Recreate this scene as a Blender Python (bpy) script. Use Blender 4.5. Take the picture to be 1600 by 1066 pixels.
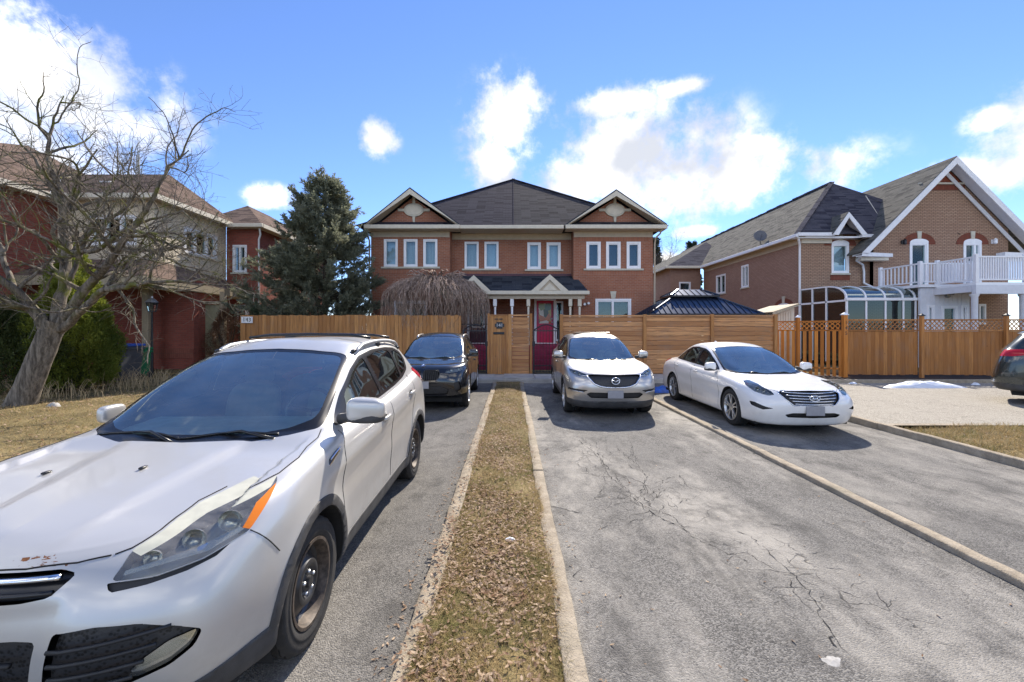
import bpy, bmesh, math, random
import numpy as np
from mathutils import Vector, Matrix
from mathutils.bvhtree import BVHTree
R = math.radians
random.seed(7); rng = np.random.default_rng(7)
for o in list(bpy.data.objects): bpy.data.objects.remove(o)
scene = bpy.context.scene
COL = scene.collection

# ------------------------------------------------------------------ camera
cd = bpy.data.cameras.new('camera'); cam = bpy.data.objects.new('camera', cd); COL.objects.link(cam)
cam.location = (0, 0, 1.75); cam.rotation_euler = (R(90), 0, 0)
cd.sensor_width = 36; cd.lens = 670/1600*36; cd.shift_y = -18/1600
cd.clip_start = 0.05; cd.clip_end = 2000
scene.camera = cam
# ------------------------------------------------------------------ sun, sky, exposure
SUN_AZ, SUN_EL = 18.0, 40.0            # degrees right of +Y, above the horizon
sd = Vector((math.sin(R(SUN_AZ))*math.cos(R(SUN_EL)), math.cos(R(SUN_AZ))*math.cos(R(SUN_EL)), math.sin(R(SUN_EL))))
sl = bpy.data.lights.new('sun', 'SUN'); sl.energy = 3.1; sl.angle = R(0.53); sl.color = (1, .91, .79)
so = bpy.data.objects.new('sun', sl); COL.objects.link(so)
so.rotation_euler = (-sd).to_track_quat('-Z', 'Y').to_euler(); so.location = (10, 20, 30)
scene.view_settings.view_transform = 'Standard'; scene.view_settings.look = 'None'
scene.view_settings.exposure = 1.45; scene.view_settings.gamma = 1.0
scene.view_settings.use_curve_mapping = False
world = bpy.data.worlds.new('World'); scene.world = world; world.use_nodes = True

def build_sky():
    nt = world.node_tree; N = nt.nodes; L = nt.links; N.clear()
    out = N.new('ShaderNodeOutputWorld'); bg = N.new('ShaderNodeBackground')
    sky = N.new('ShaderNodeTexSky'); sky.sky_type = 'NISHITA'; sky.sun_disc = False
    sky.sun_elevation = R(SUN_EL); sky.sun_rotation = R(SUN_AZ)
    sky.air_density = 0.9; sky.dust_density = 0.0; sky.ozone_density = 6.0; sky.altitude = 200
    bg.inputs[1].default_value = 0.15
    tc = N.new('ShaderNodeTexCoord')
    def math_(op, a, b=None, c=None):
        n = N.new('ShaderNodeMath'); n.operation = op
        for k, v in enumerate((a, b, c)):
            if v is None: continue
            if isinstance(v, (int, float)): n.inputs[k].default_value = v
            else: L.new(v, n.inputs[k])
        return n.outputs[0]
    D = tc.outputs['Generated']
    # cloud banks: direction (px-like azimuth/elevation converted to unit vectors), half sizes in radians
    def dirv(px, py): return Vector(((px-800)/670, 1, (515-py)/670)).normalized()
    banks = [(30,105,.17,.075),(120,165,.12,.05),(-160,150,.2,.09),(590,215,.035,.035),(795,185,.085,.075),(770,255,.06,.05),
             (1000,250,.17,.10),(1140,285,.18,.065),(900,290,.09,.06),(960,160,.085,.03),(1065,137,.05,.016),(1170,235,.06,.022),
             (1565,270,.06,.035),(1555,185,.03,.02),(1640,200,.06,.06),(425,312,.04,.025),(1040,405,.05,.02),(1090,362,.04,.014),(1480,268,.05,.016)]
    B = [(dirv(a, b), c, d) for a, b, c, d in banks]
    rr = random.Random(4)
    for k in range(24):                                  # unseen clouds round the rest of the sky, added to fill the shade
        az = R(75 + 210*(k+rr.random())/24); el = R(rr.uniform(8, 50))
        B.append((Vector((math.sin(az)*math.cos(el), math.cos(az)*math.cos(el), math.sin(el))), rr.uniform(.12,.26), rr.uniform(.05,.10)))
    nz = N.new('ShaderNodeTexNoise'); nz.inputs['Scale'].default_value = 8; nz.inputs['Detail'].default_value = 10; nz.inputs['Roughness'].default_value = .66
    L.new(D, nz.inputs['Vector'])
    dens = None
    for c, a, e in B:
        h = Vector((c.x, c.y, 0)).normalized(); r = Vector((h.y, -h.x, 0)); up = r.cross(c) if False else Vector((-h.x*c.z, -h.y*c.z, math.hypot(c.x, c.y)))
        d1 = N.new('ShaderNodeVectorMath'); d1.operation = 'DOT_PRODUCT'; L.new(D, d1.inputs[0]); d1.inputs[1].default_value = r/a
        d2 = N.new('ShaderNodeVectorMath'); d2.operation = 'DOT_PRODUCT'; L.new(D, d2.inputs[0]); d2.inputs[1].default_value = up/e
        d3 = N.new('ShaderNodeVectorMath'); d3.operation = 'DOT_PRODUCT'; L.new(D, d3.inputs[0]); d3.inputs[1].default_value = c
        q = math_('ADD', math_('MULTIPLY', d1.outputs['Value'], d1.outputs['Value']), math_('MULTIPLY', d2.outputs['Value'], d2.outputs['Value']))
        g = math_('MULTIPLY', math_('POWER', 2.718, math_('MULTIPLY', q, -0.9)), math_('GREATER_THAN', d3.outputs['Value'], 0.0))
        dens = g if dens is None else math_('MAXIMUM', dens, g)
    nn = math_('MULTIPLY', math_('SUBTRACT', nz.outputs[0], .5), 2.9)
    v = math_('ADD', dens, nn)
    mr = N.new('ShaderNodeMapRange'); mr.interpolation_type = 'SMOOTHSTEP'
    mr.inputs['From Min'].default_value = .18; mr.inputs['From Max'].default_value = 1.0; L.new(v, mr.inputs['Value'])
    gate = N.new('ShaderNodeMapRange'); gate.interpolation_type = 'SMOOTHSTEP'; gate.inputs['From Min'].default_value = .08; gate.inputs['From Max'].default_value = .3; L.new(dens, gate.inputs['Value'])
    mask = math_('MULTIPLY', mr.outputs[0], gate.outputs[0])
    # soft grey undersides from a second noise
    nz2 = N.new('ShaderNodeTexNoise'); nz2.inputs['Scale'].default_value = 7; nz2.inputs['Detail'].default_value = 6; L.new(D, nz2.inputs['Vector'])
    sh2 = N.new('ShaderNodeMapRange'); sh2.interpolation_type = 'SMOOTHSTEP'; sh2.inputs['From Min'].default_value = .38; sh2.inputs['From Max'].default_value = .66; L.new(nz2.outputs[0], sh2.inputs['Value'])
    cr = N.new('ShaderNodeMix'); cr.data_type = 'RGBA'; L.new(sh2.outputs[0], cr.inputs[0])
    cr.inputs[6].default_value = (4.1, 4.3, 4.8, 1); cr.inputs[7].default_value = (9.5, 9.1, 8.5, 1)
    tint = N.new('ShaderNodeMix'); tint.data_type = 'RGBA'; tint.blend_type = 'MULTIPLY'; tint.inputs[0].default_value = 1
    L.new(sky.outputs[0], tint.inputs[6]); tint.inputs[7].default_value = (.505, .50, .57, 1)
    # clouds towards the sun are seen from their shaded side, clouds away from it from their lit side
    dp = N.new('ShaderNodeVectorMath'); dp.operation = 'DOT_PRODUCT'; L.new(D, dp.inputs[0]); dp.inputs[1].default_value = sd
    ph = N.new('ShaderNodeMapRange'); ph.inputs['From Min'].default_value = .75; ph.inputs['From Max'].default_value = -.2; ph.inputs['To Min'].default_value = .46; ph.inputs['To Max'].default_value = 1.15; L.new(dp.outputs['Value'], ph.inputs['Value'])
    cs = N.new('ShaderNodeVectorMath'); cs.operation = 'SCALE'; L.new(cr.outputs[2], cs.inputs[0]); L.new(ph.outputs[0], cs.inputs['Scale'])
    mx = N.new('ShaderNodeMix'); mx.data_type = 'RGBA'; L.new(mask, mx.inputs[0]); L.new(tint.outputs[2], mx.inputs[6]); L.new(cs.outputs[0], mx.inputs[7])
    L.new(mx.outputs[2], bg.inputs[0]); L.new(bg.outputs[0], out.inputs[0])
build_sky()

# ------------------------------------------------------------------ helpers
def X(px, d): return (px-800)*d/670.0
def Z(py, d): return 1.75+(515-py)*d/670.0

class G:
    """collects faces; obj() links them as ONE mesh object"""
    def __init__(s): s.v = []; s.f = []
    def add(s, v, f):
        n = len(s.v); s.v += [tuple(p) for p in v]; s.f += [tuple(i+n for i in q) for q in f]; return s
    def box(s, a, b):
        x0,x1 = sorted((a[0],b[0])); y0,y1 = sorted((a[1],b[1])); z0,z1 = sorted((a[2],b[2]))
        return s.add([(x0,y0,z0),(x1,y0,z0),(x1,y1,z0),(x0,y1,z0),(x0,y0,z1),(x1,y0,z1),(x1,y1,z1),(x0,y1,z1)],
              [(3,2,1,0),(4,5,6,7),(0,1,5,4),(1,2,6,5),(2,3,7,6),(3,0,4,7)])
    def prism(s, pts, vec):
        n = len(pts); p = [Vector(q) for q in pts]; vec = Vector(vec); q = [a+vec for a in p]
        return s.add(p+q, [tuple(range(n))[::-1], tuple(range(n, 2*n))]+[(i, (i+1)%n, n+(i+1)%n, n+i) for i in range(n)])
    def quad(s, *p): return s.add(p, [tuple(range(len(p)))])
    def bar(s, a, b, w, h, up=(0,0,1)):
        a = Vector(a); b = Vector(b); d = (b-a).normalized(); up = Vector(up)
        r = d.cross(up)
        if r.length < 1e-5: r = d.cross(Vector((0,1,0)))
        r.normalize(); u = r.cross(d); r *= w/2; u *= h/2
        return s.prism([a-r-u, a+r-u, a+r+u, a-r+u], b-a)
    def tube(s, pts, r, n=8, cap=True):
        P = [Vector(p) for p in pts]; m = len(P); rs = r if isinstance(r, (list, tuple)) else [r]*m
        base = len(s.v); ref = None
        for i in range(m):
            t = (P[min(i+1, m-1)]-P[max(i-1, 0)])
            if t.length < 1e-9: t = Vector((0,0,1))
            t.normalize()
            if ref is None: ref = t.orthogonal()
            ref = (ref - t*ref.dot(t))
            if ref.length < 1e-6: ref = t.orthogonal()
            ref.normalize(); b = t.cross(ref)
            for k in range(n):
                a = 2*math.pi*k/n; s.v.append(tuple(P[i]+(ref*math.cos(a)+b*math.sin(a))*rs[i]))
        for i in range(m-1):
            for k in range(n):
                s.f.append((base+i*n+k, base+i*n+(k+1)%n, base+(i+1)*n+(k+1)%n, base+(i+1)*n+k))
        if cap:
            s.f.append(tuple(base+k for k in range(n))[::-1]); s.f.append(tuple(base+(m-1)*n+k for k in range(n)))
        return s
    def lathe(s, prof, c=(0,0,0), axis='z', n=24, cap=False):
        """prof: (radius, offset along axis)"""
        base = len(s.v); c = Vector(c)
        for r, h in prof:
            for k in range(n):
                a = 2*math.pi*k/n; x, y = r*math.cos(a), r*math.sin(a)
                s.v.append(tuple(c+(Vector((x,y,h)) if axis == 'z' else Vector((h,x,y)) if axis == 'x' else Vector((x,h,y)))))
        m = len(prof)
        for i in range(m-1):
            for k in range(n): s.f.append((base+i*n+k, base+i*n+(k+1)%n, base+(i+1)*n+(k+1)%n, base+(i+1)*n+k))
        if cap:
            s.f.append(tuple(base+k for k in range(n))); s.f.append(tuple(base+(m-1)*n+k for k in range(n)))
        return s
    def obj(s, name, m, parent=None, smooth=False, bevel=0, local=False, weld=False, seg=2):
        me = bpy.data.meshes.new(name); me.from_pydata(s.v, [], s.f); me.materials.append(m)
        bm = bmesh.new(); bm.from_mesh(me)
        if weld: bmesh.ops.remove_doubles(bm, verts=bm.verts, dist=1e-4)
        bmesh.ops.recalc_face_normals(bm, faces=bm.faces); bm.to_mesh(me); bm.free()
        o = bpy.data.objects.new(name, me); COL.objects.link(o)
        if smooth:
            for p in me.polygons: p.use_smooth = True
            if smooth != 'all': me.set_sharp_from_angle(angle=R(smooth if smooth is not True else 40))
        if bevel:
            b = o.modifiers.new('bevel', 'BEVEL'); b.width = bevel; b.segments = seg; b.limit_method = 'ANGLE'; b.angle_limit = R(40)
        if parent:
            o.parent = parent
            if not local and parent.type == 'EMPTY': o.matrix_parent_inverse = parent.matrix_basis.inverted()
        return o
def tag(o, label=None, cat=None, group=None, kind=None):
    if label: o['label'] = label
    if cat: o['category'] = cat
    if group: o['group'] = group
    if kind: o['kind'] = kind
    return o
def empty(name, loc, label, cat, group=None, rz=0):
    o = bpy.data.objects.new(name, None); COL.objects.link(o); o.location = loc; o.rotation_euler = (0,0,rz); o.empty_display_size = .2
    bpy.context.view_layer.update()
    return tag(o, label, cat, group)
def mesh_np(name, v, f, m, parent=None, smooth=False, kind=None):
    """fast mesh from arrays; f is (n,3) or (n,4)"""
    me = bpy.data.meshes.new(name); k = f.shape[1]
    me.vertices.add(len(v)); me.vertices.foreach_set('co', np.asarray(v, np.float32).ravel())
    me.loops.add(f.size); me.loops.foreach_set('vertex_index', f.astype(np.int32).ravel())
    me.polygons.add(len(f)); me.polygons.foreach_set('loop_start', np.arange(0, f.size, k, dtype=np.int32))
    me.update(calc_edges=True); me.materials.append(m)
    if smooth: me.polygons.foreach_set('use_smooth', np.ones(len(f), bool))
    o = bpy.data.objects.new(name, me); COL.objects.link(o)
    if parent:
        o.parent = parent
        if parent.type == 'EMPTY': o.matrix_parent_inverse = parent.matrix_basis.inverted()
    if kind: o['kind'] = kind
    return o

# ------------------------------------------------------------------ materials
class NT:
    def __init__(s, name):
        s.m = bpy.data.materials.new(name); s.m.use_nodes = True; s.t = s.m.node_tree; s.N = s.t.nodes; s.L = s.t.links
        s.b = s.N['Principled BSDF']; s.out = s.N['Material Output']
    def n(s, typ, **kw):
        x = s.N.new(typ)
        for k, v in kw.items():
            if k in x.inputs:
                if hasattr(v, 'is_linked') or hasattr(v, 'links'): s.L.new(v, x.inputs[k])
                else: x.inputs[k].default_value = v
            else: setattr(x, k, v)
        return x
    def set(s, **kw):
        for k, v in kw.items():
            k = k.replace('_', ' ')
            if hasattr(v, 'links'): s.L.new(v, s.b.inputs[k])
            else: s.b.inputs[k].default_value = v
    def mix(s, fac, a, b, blend='MIX'):
        x = s.N.new('ShaderNodeMix'); x.data_type = 'RGBA'; x.blend_type = blend
        for i, v in ((0, fac), (6, a), (7, b)):
            if hasattr(v, 'links'): s.L.new(v, x.inputs[i])
            else: x.inputs[i].default_value = v if i == 0 else (*v[:3], 1)
        return x.outputs[2]
    def math(s, op, a, b=0.0, clamp=False):
        x = s.N.new('ShaderNodeMath'); x.operation = op; x.use_clamp = clamp
        for i, v in ((0, a), (1, b)):
            if hasattr(v, 'links'): s.L.new(v, x.inputs[i])
            else: x.inputs[i].default_value = v
        return x.outputs[0]
    def pos(s): return s.n('ShaderNodeNewGeometry').outputs['Position']
    def obj(s): return s.n('ShaderNodeTexCoord').outputs['Object']
    def noise(s, scale, detail=4, rough=.55, vec=None, sc=None):
        x = s.n('ShaderNodeTexNoise', Scale=scale, Detail=detail, Roughness=rough)
        v = vec if vec is not None else s.pos()
        if sc is not None:
            mp = s.n('ShaderNodeMapping'); mp.inputs['Scale'].default_value = sc; s.L.new(v, mp.inputs[0]); v = mp.outputs[0]
        s.L.new(v, x.inputs['Vector']); return x.outputs['Fac']
    def ramp(s, f, lo, hi, smooth=True):
        x = s.n('ShaderNodeMapRange'); x.interpolation_type = 'SMOOTHSTEP' if smooth else 'LINEAR'
        x.inputs['From Min'].default_value = lo; x.inputs['From Max'].default_value = hi; s.L.new(f, x.inputs['Value']); return x.outputs[0]
    def bump(s, h, strength=.3, dist=.01, normal=None):
        x = s.n('ShaderNodeBump'); x.inputs['Strength'].default_value = strength; x.inputs['Distance'].default_value = dist
        s.L.new(h, x.inputs['Height'])
        if normal is not None: s.L.new(normal, x.inputs['Normal'])
        s.L.new(x.outputs[0], s.b.inputs['Normal']); return x.outputs[0]

def simple(name, c, rough=.6, metal=0, var=.12, scale=6, bump=0, bscale=40, spec=.5, sc=None, coord='pos'):
    m = NT(name); v = m.pos() if coord == 'pos' else m.obj()
    f = m.noise(scale, 5, .6, v, sc); g = m.ramp(f, .25, .75)
    lo = [x*(1-var) for x in c]; hi = [min(1, x*(1+var)) for x in c]
    m.set(Base_Color=m.mix(g, lo, hi), Roughness=rough, Metallic=metal, Specular_IOR_Level=spec)
    if bump: m.bump(m.noise(bscale, 4, .6, v, sc), bump, .01)
    return m.m
def planar(m, sloped=False):
    """wall/roof coordinates: along the face horizontally, and up"""
    g = m.n('ShaderNodeNewGeometry'); sp = m.n('ShaderNodeSeparateXYZ'); m.L.new(g.outputs['Position'], sp.inputs[0])
    sn = m.n('ShaderNodeSeparateXYZ'); m.L.new(g.outputs['True Normal'], sn.inputs[0])
    k = m.math('GREATER_THAN', m.math('ABSOLUTE', sn.outputs[0]), m.math('ABSOLUTE', sn.outputs[1]))
    u = m.math('ADD', m.math('MULTIPLY', sp.outputs[0], m.math('SUBTRACT', 1.0, k)), m.math('MULTIPLY', sp.outputs[1], k))
    z = sp.outputs[2] if not sloped else m.math('MULTIPLY', sp.outputs[2], 1.75)
    c = m.n('ShaderNodeCombineXYZ'); m.L.new(u, c.inputs[0]); m.L.new(z, c.inputs[1]); return c.outputs[0], u, sp.outputs[2]
def brick(name, c1, c2, mortar, soldier=False, bw=.215, bh=.075, msize=.009, var=.35):
    m = NT(name); v, u, z = planar(m)
    if soldier:
        c = m.n('ShaderNodeCombineXYZ'); m.L.new(z, c.inputs[0]); m.L.new(u, c.inputs[1]); v = c.outputs[0]
    b = m.n('ShaderNodeTexBrick'); m.L.new(v, b.inputs['Vector']); b.offset = 0 if soldier else .5
    b.inputs['Scale'].default_value = 1; b.inputs['Brick Width'].default_value = bw; b.inputs['Row Height'].default_value = bh
    b.inputs['Mortar Size'].default_value = msize; b.inputs['Mortar Smooth'].default_value = .2; b.inputs['Bias'].default_value = -.1
    b.inputs['Color1'].default_value = (*c1, 1); b.inputs['Color2'].default_value = (*c2, 1); b.inputs['Mortar'].default_value = (*mortar, 1)
    n1 = m.noise(1.1, 5, .6); n2 = m.noise(14, 3)
    col = m.mix(m.math('MULTIPLY', m.ramp(n1, .3, .7), var), b.outputs['Color'], (c1[0]*.55, c1[1]*.5, c1[2]*.5))
    col = m.mix(m.math('MULTIPLY', n2, .3), col, (c2[0]*1.15, c2[1]*1.1, c2[2]*1.1))
    m.set(Base_Color=col, Roughness=.88, Specular_IOR_Level=.25)
    inv = m.math('SUBTRACT', 1.0, b.outputs['Fac']); m.bump(m.math('ADD', inv, m.math('MULTIPLY', n2, .3)), .6, .012)
    return m.m
def shingle(name, c, c2, var=.5):
    m = NT(name); v, u, z = planar(m, True)
    b = m.n('ShaderNodeTexBrick'); m.L.new(v, b.inputs['Vector'])
    b.inputs['Scale'].default_value = 1; b.inputs['Brick Width'].default_value = .31; b.inputs['Row Height'].default_value = .145
    b.inputs['Mortar Size'].default_value = .008; b.inputs['Mortar Smooth'].default_value = .4; b.inputs['Bias'].default_value = 0
    b.inputs['Color1'].default_value = (*c, 1); b.inputs['Color2'].default_value = (*c2, 1); b.inputs['Mortar'].default_value = (c[0]*.4, c[1]*.4, c[2]*.4, 1)
    n1 = m.noise(.9, 5, .6); n2 = m.noise(60, 3)
    col = m.mix(m.math('MULTIPLY', m.ramp(n1, .3, .75), var*.6), b.outputs['Color'], (c2[0]*1.25, c2[1]*1.25, c2[2]*1.2))
    col = m.mix(m.math('MULTIPLY', n2, .5), col, (c[0]*.6, c[1]*.6, c[2]*.6))
    wn = m.n('ShaderNodeTexWhiteNoise', noise_dimensions='2D'); fl = m.n('ShaderNodeVectorMath', operation='FLOOR'); dv = m.n('ShaderNodeVectorMath', operation='DIVIDE'); m.L.new(v, dv.inputs[0]); dv.inputs[1].default_value = (.45, .145, 1); m.L.new(dv.outputs[0], fl.inputs[0]); m.L.new(fl.outputs[0], wn.inputs['Vector'])
    col = m.mix(m.math('MULTIPLY', wn.outputs['Value'], .45), col, (c2[0]*1.5, c2[1]*1.48, c2[2]*1.45)); col = m.mix(m.math('MULTIPLY', m.math('SUBTRACT', 1.0, m.ramp(wn.outputs['Value'], 0, .35)), .6), col, (c[0]*.5, c[1]*.5, c[2]*.55))
    m.set(Base_Color=col, Roughness=1.0, Specular_IOR_Level=.03)
    m.bump(m.math('ADD', m.math('SUBTRACT', 1.0, b.outputs['Fac']), m.math('MULTIPLY', n2, .5)), .7, .015)
    return m.m
def wood(name, c, along='z', weather=.3, spread=.35):
    m = NT(name); v = m.pos(); sc = {'z': (28, 28, 1.4), 'x': (1.4, 28, 28)}[along]
    oi = m.n('ShaderNodeObjectInfo'); rnd = oi.outputs['Random']
    sh = m.n('ShaderNodeVectorMath', operation='ADD'); m.L.new(v, sh.inputs[0])
    cc = m.n('ShaderNodeCombineXYZ'); m.L.new(m.math('MULTIPLY', rnd, 40.0), cc.inputs[0]); m.L.new(m.math('MULTIPLY', rnd, 17.0), cc.inputs[2]); m.L.new(cc.outputs[0], sh.inputs[1])
    g = m.noise(1, 6, .65, sh.outputs[0], sc); k = m.noise(2.2, 3, .5, sh.outputs[0])
    lo = [x*(1-spread) for x in c]; hi = [x*(1+spread) for x in c]
    col = m.mix(m.ramp(g, .3, .7), lo, hi)
    col = m.mix(m.math('MULTIPLY', rnd, .8), col, (c[0]*.58, c[1]*.50, c[2]*.45))
    kn = m.n('ShaderNodeTexVoronoi', Scale=2.6); m.L.new(sh.outputs[0], kn.inputs['Vector'])
    col = m.mix(m.math('MULTIPLY', m.math('SUBTRACT', 1.0, m.ramp(kn.outputs['Distance'], .02, .075)), .75), col, (c[0]*.25, c[1]*.2, c[2]*.2))
    col = m.mix(m.math('MULTIPLY', m.ramp(k, .45, .8), weather), col, (.22, .19, .16))
    m.set(Base_Color=col, Roughness=.75, Specular_IOR_Level=.3); m.bump(g, .25, .004)
    return m.m
def glassy(name, tint, refl=.06, rough=.02, dirt=0.0):
    """thin pane: tinted see-through with a Fresnel reflection"""
    m = NT(name); m.N.remove(m.b)
    tr = m.n('ShaderNodeBsdfTransparent'); tr.inputs[0].default_value = (*tint, 1)
    gl = m.n('ShaderNodeBsdfGlossy'); gl.inputs['Roughness'].default_value = rough; gl.inputs['Color'].default_value = (.88, 1, .98, 1)
    fr = m.n('ShaderNodeFresnel'); fr.inputs[0].default_value = 1.5
    fac = m.math('ADD', m.math('MULTIPLY', fr.outputs[0], 1.1), refl, True)
    mx = m.n('ShaderNodeMixShader'); m.L.new(fac, mx.inputs[0]); m.L.new(tr.outputs[0], mx.inputs[1]); m.L.new(gl.outputs[0], mx.inputs[2])
    last = mx.outputs[0]
    if dirt:
        df = m.n('ShaderNodeBsdfDiffuse'); df.inputs[0].default_value = (.55, .53, .5, 1)
        d = m.math('MULTIPLY', m.ramp(m.noise(5, 6, .65, m.obj(), (1, 2.5, 1)), .1, .95), dirt)
        m2 = m.n('ShaderNodeMixShader'); m.L.new(d, m2.inputs[0]); m.L.new(last, m2.inputs[1]); m.L.new(df.outputs[0], m2.inputs[2]); last = m2.outputs[0]
    m.L.new(last, m.out.inputs[0]); return m.m
def paint(name, c, metal=.0, rough=.3, coat=.6, flake=.0, dirt=.25, dirtc=(.3,.27,.23)):
    m = NT(name); v = m.obj(); sp = m.n('ShaderNodeSeparateXYZ'); m.L.new(v, sp.inputs[0])
    low = m.math('SUBTRACT', 1.0, m.ramp(sp.outputs[2], .15, .75)); n = m.noise(4, 7, .68, v); n2 = m.noise(1.3, 4, .6, v)
    d = m.math('MULTIPLY', m.math('ADD', m.math('MULTIPLY', low, .8), m.math('MULTIPLY', m.ramp(n2, .4, .75), .35)), m.math('MULTIPLY', m.ramp(n, .3, .75), dirt), True)
    fl = m.noise(900, 1, .5, v)
    col = m.mix(m.math('MULTIPLY', fl, flake), c, [min(1, x*1.5+.02) for x in c])
    m.set(Base_Color=m.mix(d, col, dirtc), Metallic=metal, Roughness=m.math('ADD', rough, m.math('MULTIPLY', d, .5)), Coat_Weight=coat, Coat_Roughness=.05)
    return m.m
M = {}
M['brick_main'] = brick('brick_main', (.37,.15,.085), (.27,.105,.062), (.35,.27,.215))
M['brick_main_s'] = brick('brick_main_soldier', (.38,.155,.088), (.28,.11,.065), (.33,.245,.195), True)
M['brick_tan'] = brick('brick_tan', (.44,.295,.20), (.36,.225,.15), (.10,.07,.055), msize=.013)
M['brick_tan_s'] = brick('brick_tan_side', (.40,.255,.19), (.33,.20,.145), (.17,.12,.095), msize=.011)
M['brick_red'] = brick('brick_red', (.24,.07,.042), (.17,.05,.03), (.14,.075,.055), True, bw=.2, bh=.07)
M['brick_dark'] = brick('brick_dark', (.30,.085,.058), (.21,.058,.042), (.19,.11,.085))
M['brick_dark_s'] = brick('brick_dark_soldier', (.27,.09,.06), (.20,.06,.042), (.15,.09,.065), True)
M['shingle'] = shingle('shingle_grey_shaded', (.062,.06,.078), (.088,.085,.10))  # tan house front slopes: shade painted in as a darker tone
M['shingle_main'] = shingle('shingle_charcoal', (.036,.035,.047), (.05,.048,.061), .3)
M['shingle_dark'] = shingle('shingle_slate', (.035,.042,.055), (.055,.062,.075), .3)
M['shingle_lit'] = shingle('shingle_sunlit', (.105,.103,.095), (.145,.14,.125))  # lit slopes of the same roof: sunlight painted in as a paler tone
M['shingle_brown'] = shingle('shingle_brown', (.125,.092,.075), (.165,.122,.10))
M['trim'] = simple('cream_trim', (.60,.55,.44), .6, var=.08)
M['trim_white'] = simple('white_trim', (.74,.75,.77), .5, var=.06)
M['soffit'] = simple('tan_soffit', (.46,.39,.29), .7, var=.08)
M['stone'] = simple('cast_stone', (.52,.49,.40), .8, var=.12, bump=.2)
M['stucco'] = simple('beige_stucco', (.60,.52,.39), .9, var=.14, scale=3, bump=.4, bscale=90)
M['siding'] = simple('pale_siding', (.66,.68,.72), .55, var=.06)
M['pvc'] = simple('white_frame', (.80,.81,.83), .4, var=.04)
M['glass'] = glassy('window_glass', (.80,.86,.88), .01)
M['glass_dark'] = glassy('solarium_glass', (.16,.30,.40), .03)
M['glass_roof'] = glassy('solarium_roof_glass', (.20,.40,.50), .26)
M['curtain'] = simple('curtain_cloth', (.62,.60,.55), .9, var=.25, scale=2, sc=(26,26,.4))
M['blind'] = simple('pale_blind', (.70,.76,.80), .7, var=.05, sc=(1,1,30))
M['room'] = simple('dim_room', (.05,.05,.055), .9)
M['door_red'] = simple('crimson_paint', (.52,.008,.07), .35, var=.08)
M['door_maroon'] = simple('maroon_paint', (.07,.012,.022), .45, var=.15)
M['step_red'] = simple('oxblood_step', (.24,.014,.055), .6, var=.25)
M['iron'] = simple('black_iron', (.012,.012,.014), .4, var=.2)
M['fence'] = wood('cedar_vertical', (.50,.25,.09), 'z')
M['fence_h'] = wood('cedar_horizontal', (.53,.275,.12), 'x')
M['fence_o'] = wood('stained_cedar', (.62,.235,.045), 'z', .1, .25)
M['fence_b'] = wood('aged_stained_board', (.42,.185,.055), 'z', .2, .3)
M['post_w'] = wood('pale_post', (.42,.37,.26), 'z', .35, .2)
M['metal_roof'] = simple('blue_black_steel', (.035,.05,.085), .28, .75, var=.15)
M['grey_metal'] = simple('grey_metal', (.35,.36,.37), .45, .6)
M['plastic_blk'] = simple('black_plastic', (.018,.018,.019), .55, var=.25)
M['concrete'] = simple('concrete', (.40,.385,.36), .9, var=.2, scale=2.5, bump=.4, bscale=70)
M['snow'] = simple('old_snow', (.80,.83,.88), .6, var=.06, bump=.5, bscale=30)
# ================================================================== GROUND
def sm(a, b, x):
    t = min(1, max(0, (x-a)/(b-a))); return t*t*(3-2*t)
def zl(x, y):      # lawn height left of the driveways
    return .05 + .16*sm(-4.0, -9.5, x) + .05*sm(9, 15, y)*sm(-3.8, -7, x) + .025*math.sin(x*1.7+y*.9)*math.cos(y*1.3)
def m_soil():
    m = NT('winter_lawn_soil'); n = m.noise(1.4, 6, .65); n2 = m.noise(22, 4, .6); n3 = m.noise(.35, 3)
    c = m.mix(m.ramp(n, .3, .7), (.13, .10, .055), (.26, .20, .10)); c = m.mix(m.math('MULTIPLY', m.ramp(n2, .4, .7), .7), c, (.09, .09, .035))
    c = m.mix(m.math('MULTIPLY', m.ramp(n3, .45, .65), .4), c, (.30, .23, .12))
    m.set(Base_Color=c, Roughness=1, Specular_IOR_Level=.1); m.bump(n2, .8, .03); return m.m
M['soil'] = m_soil()
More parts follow.
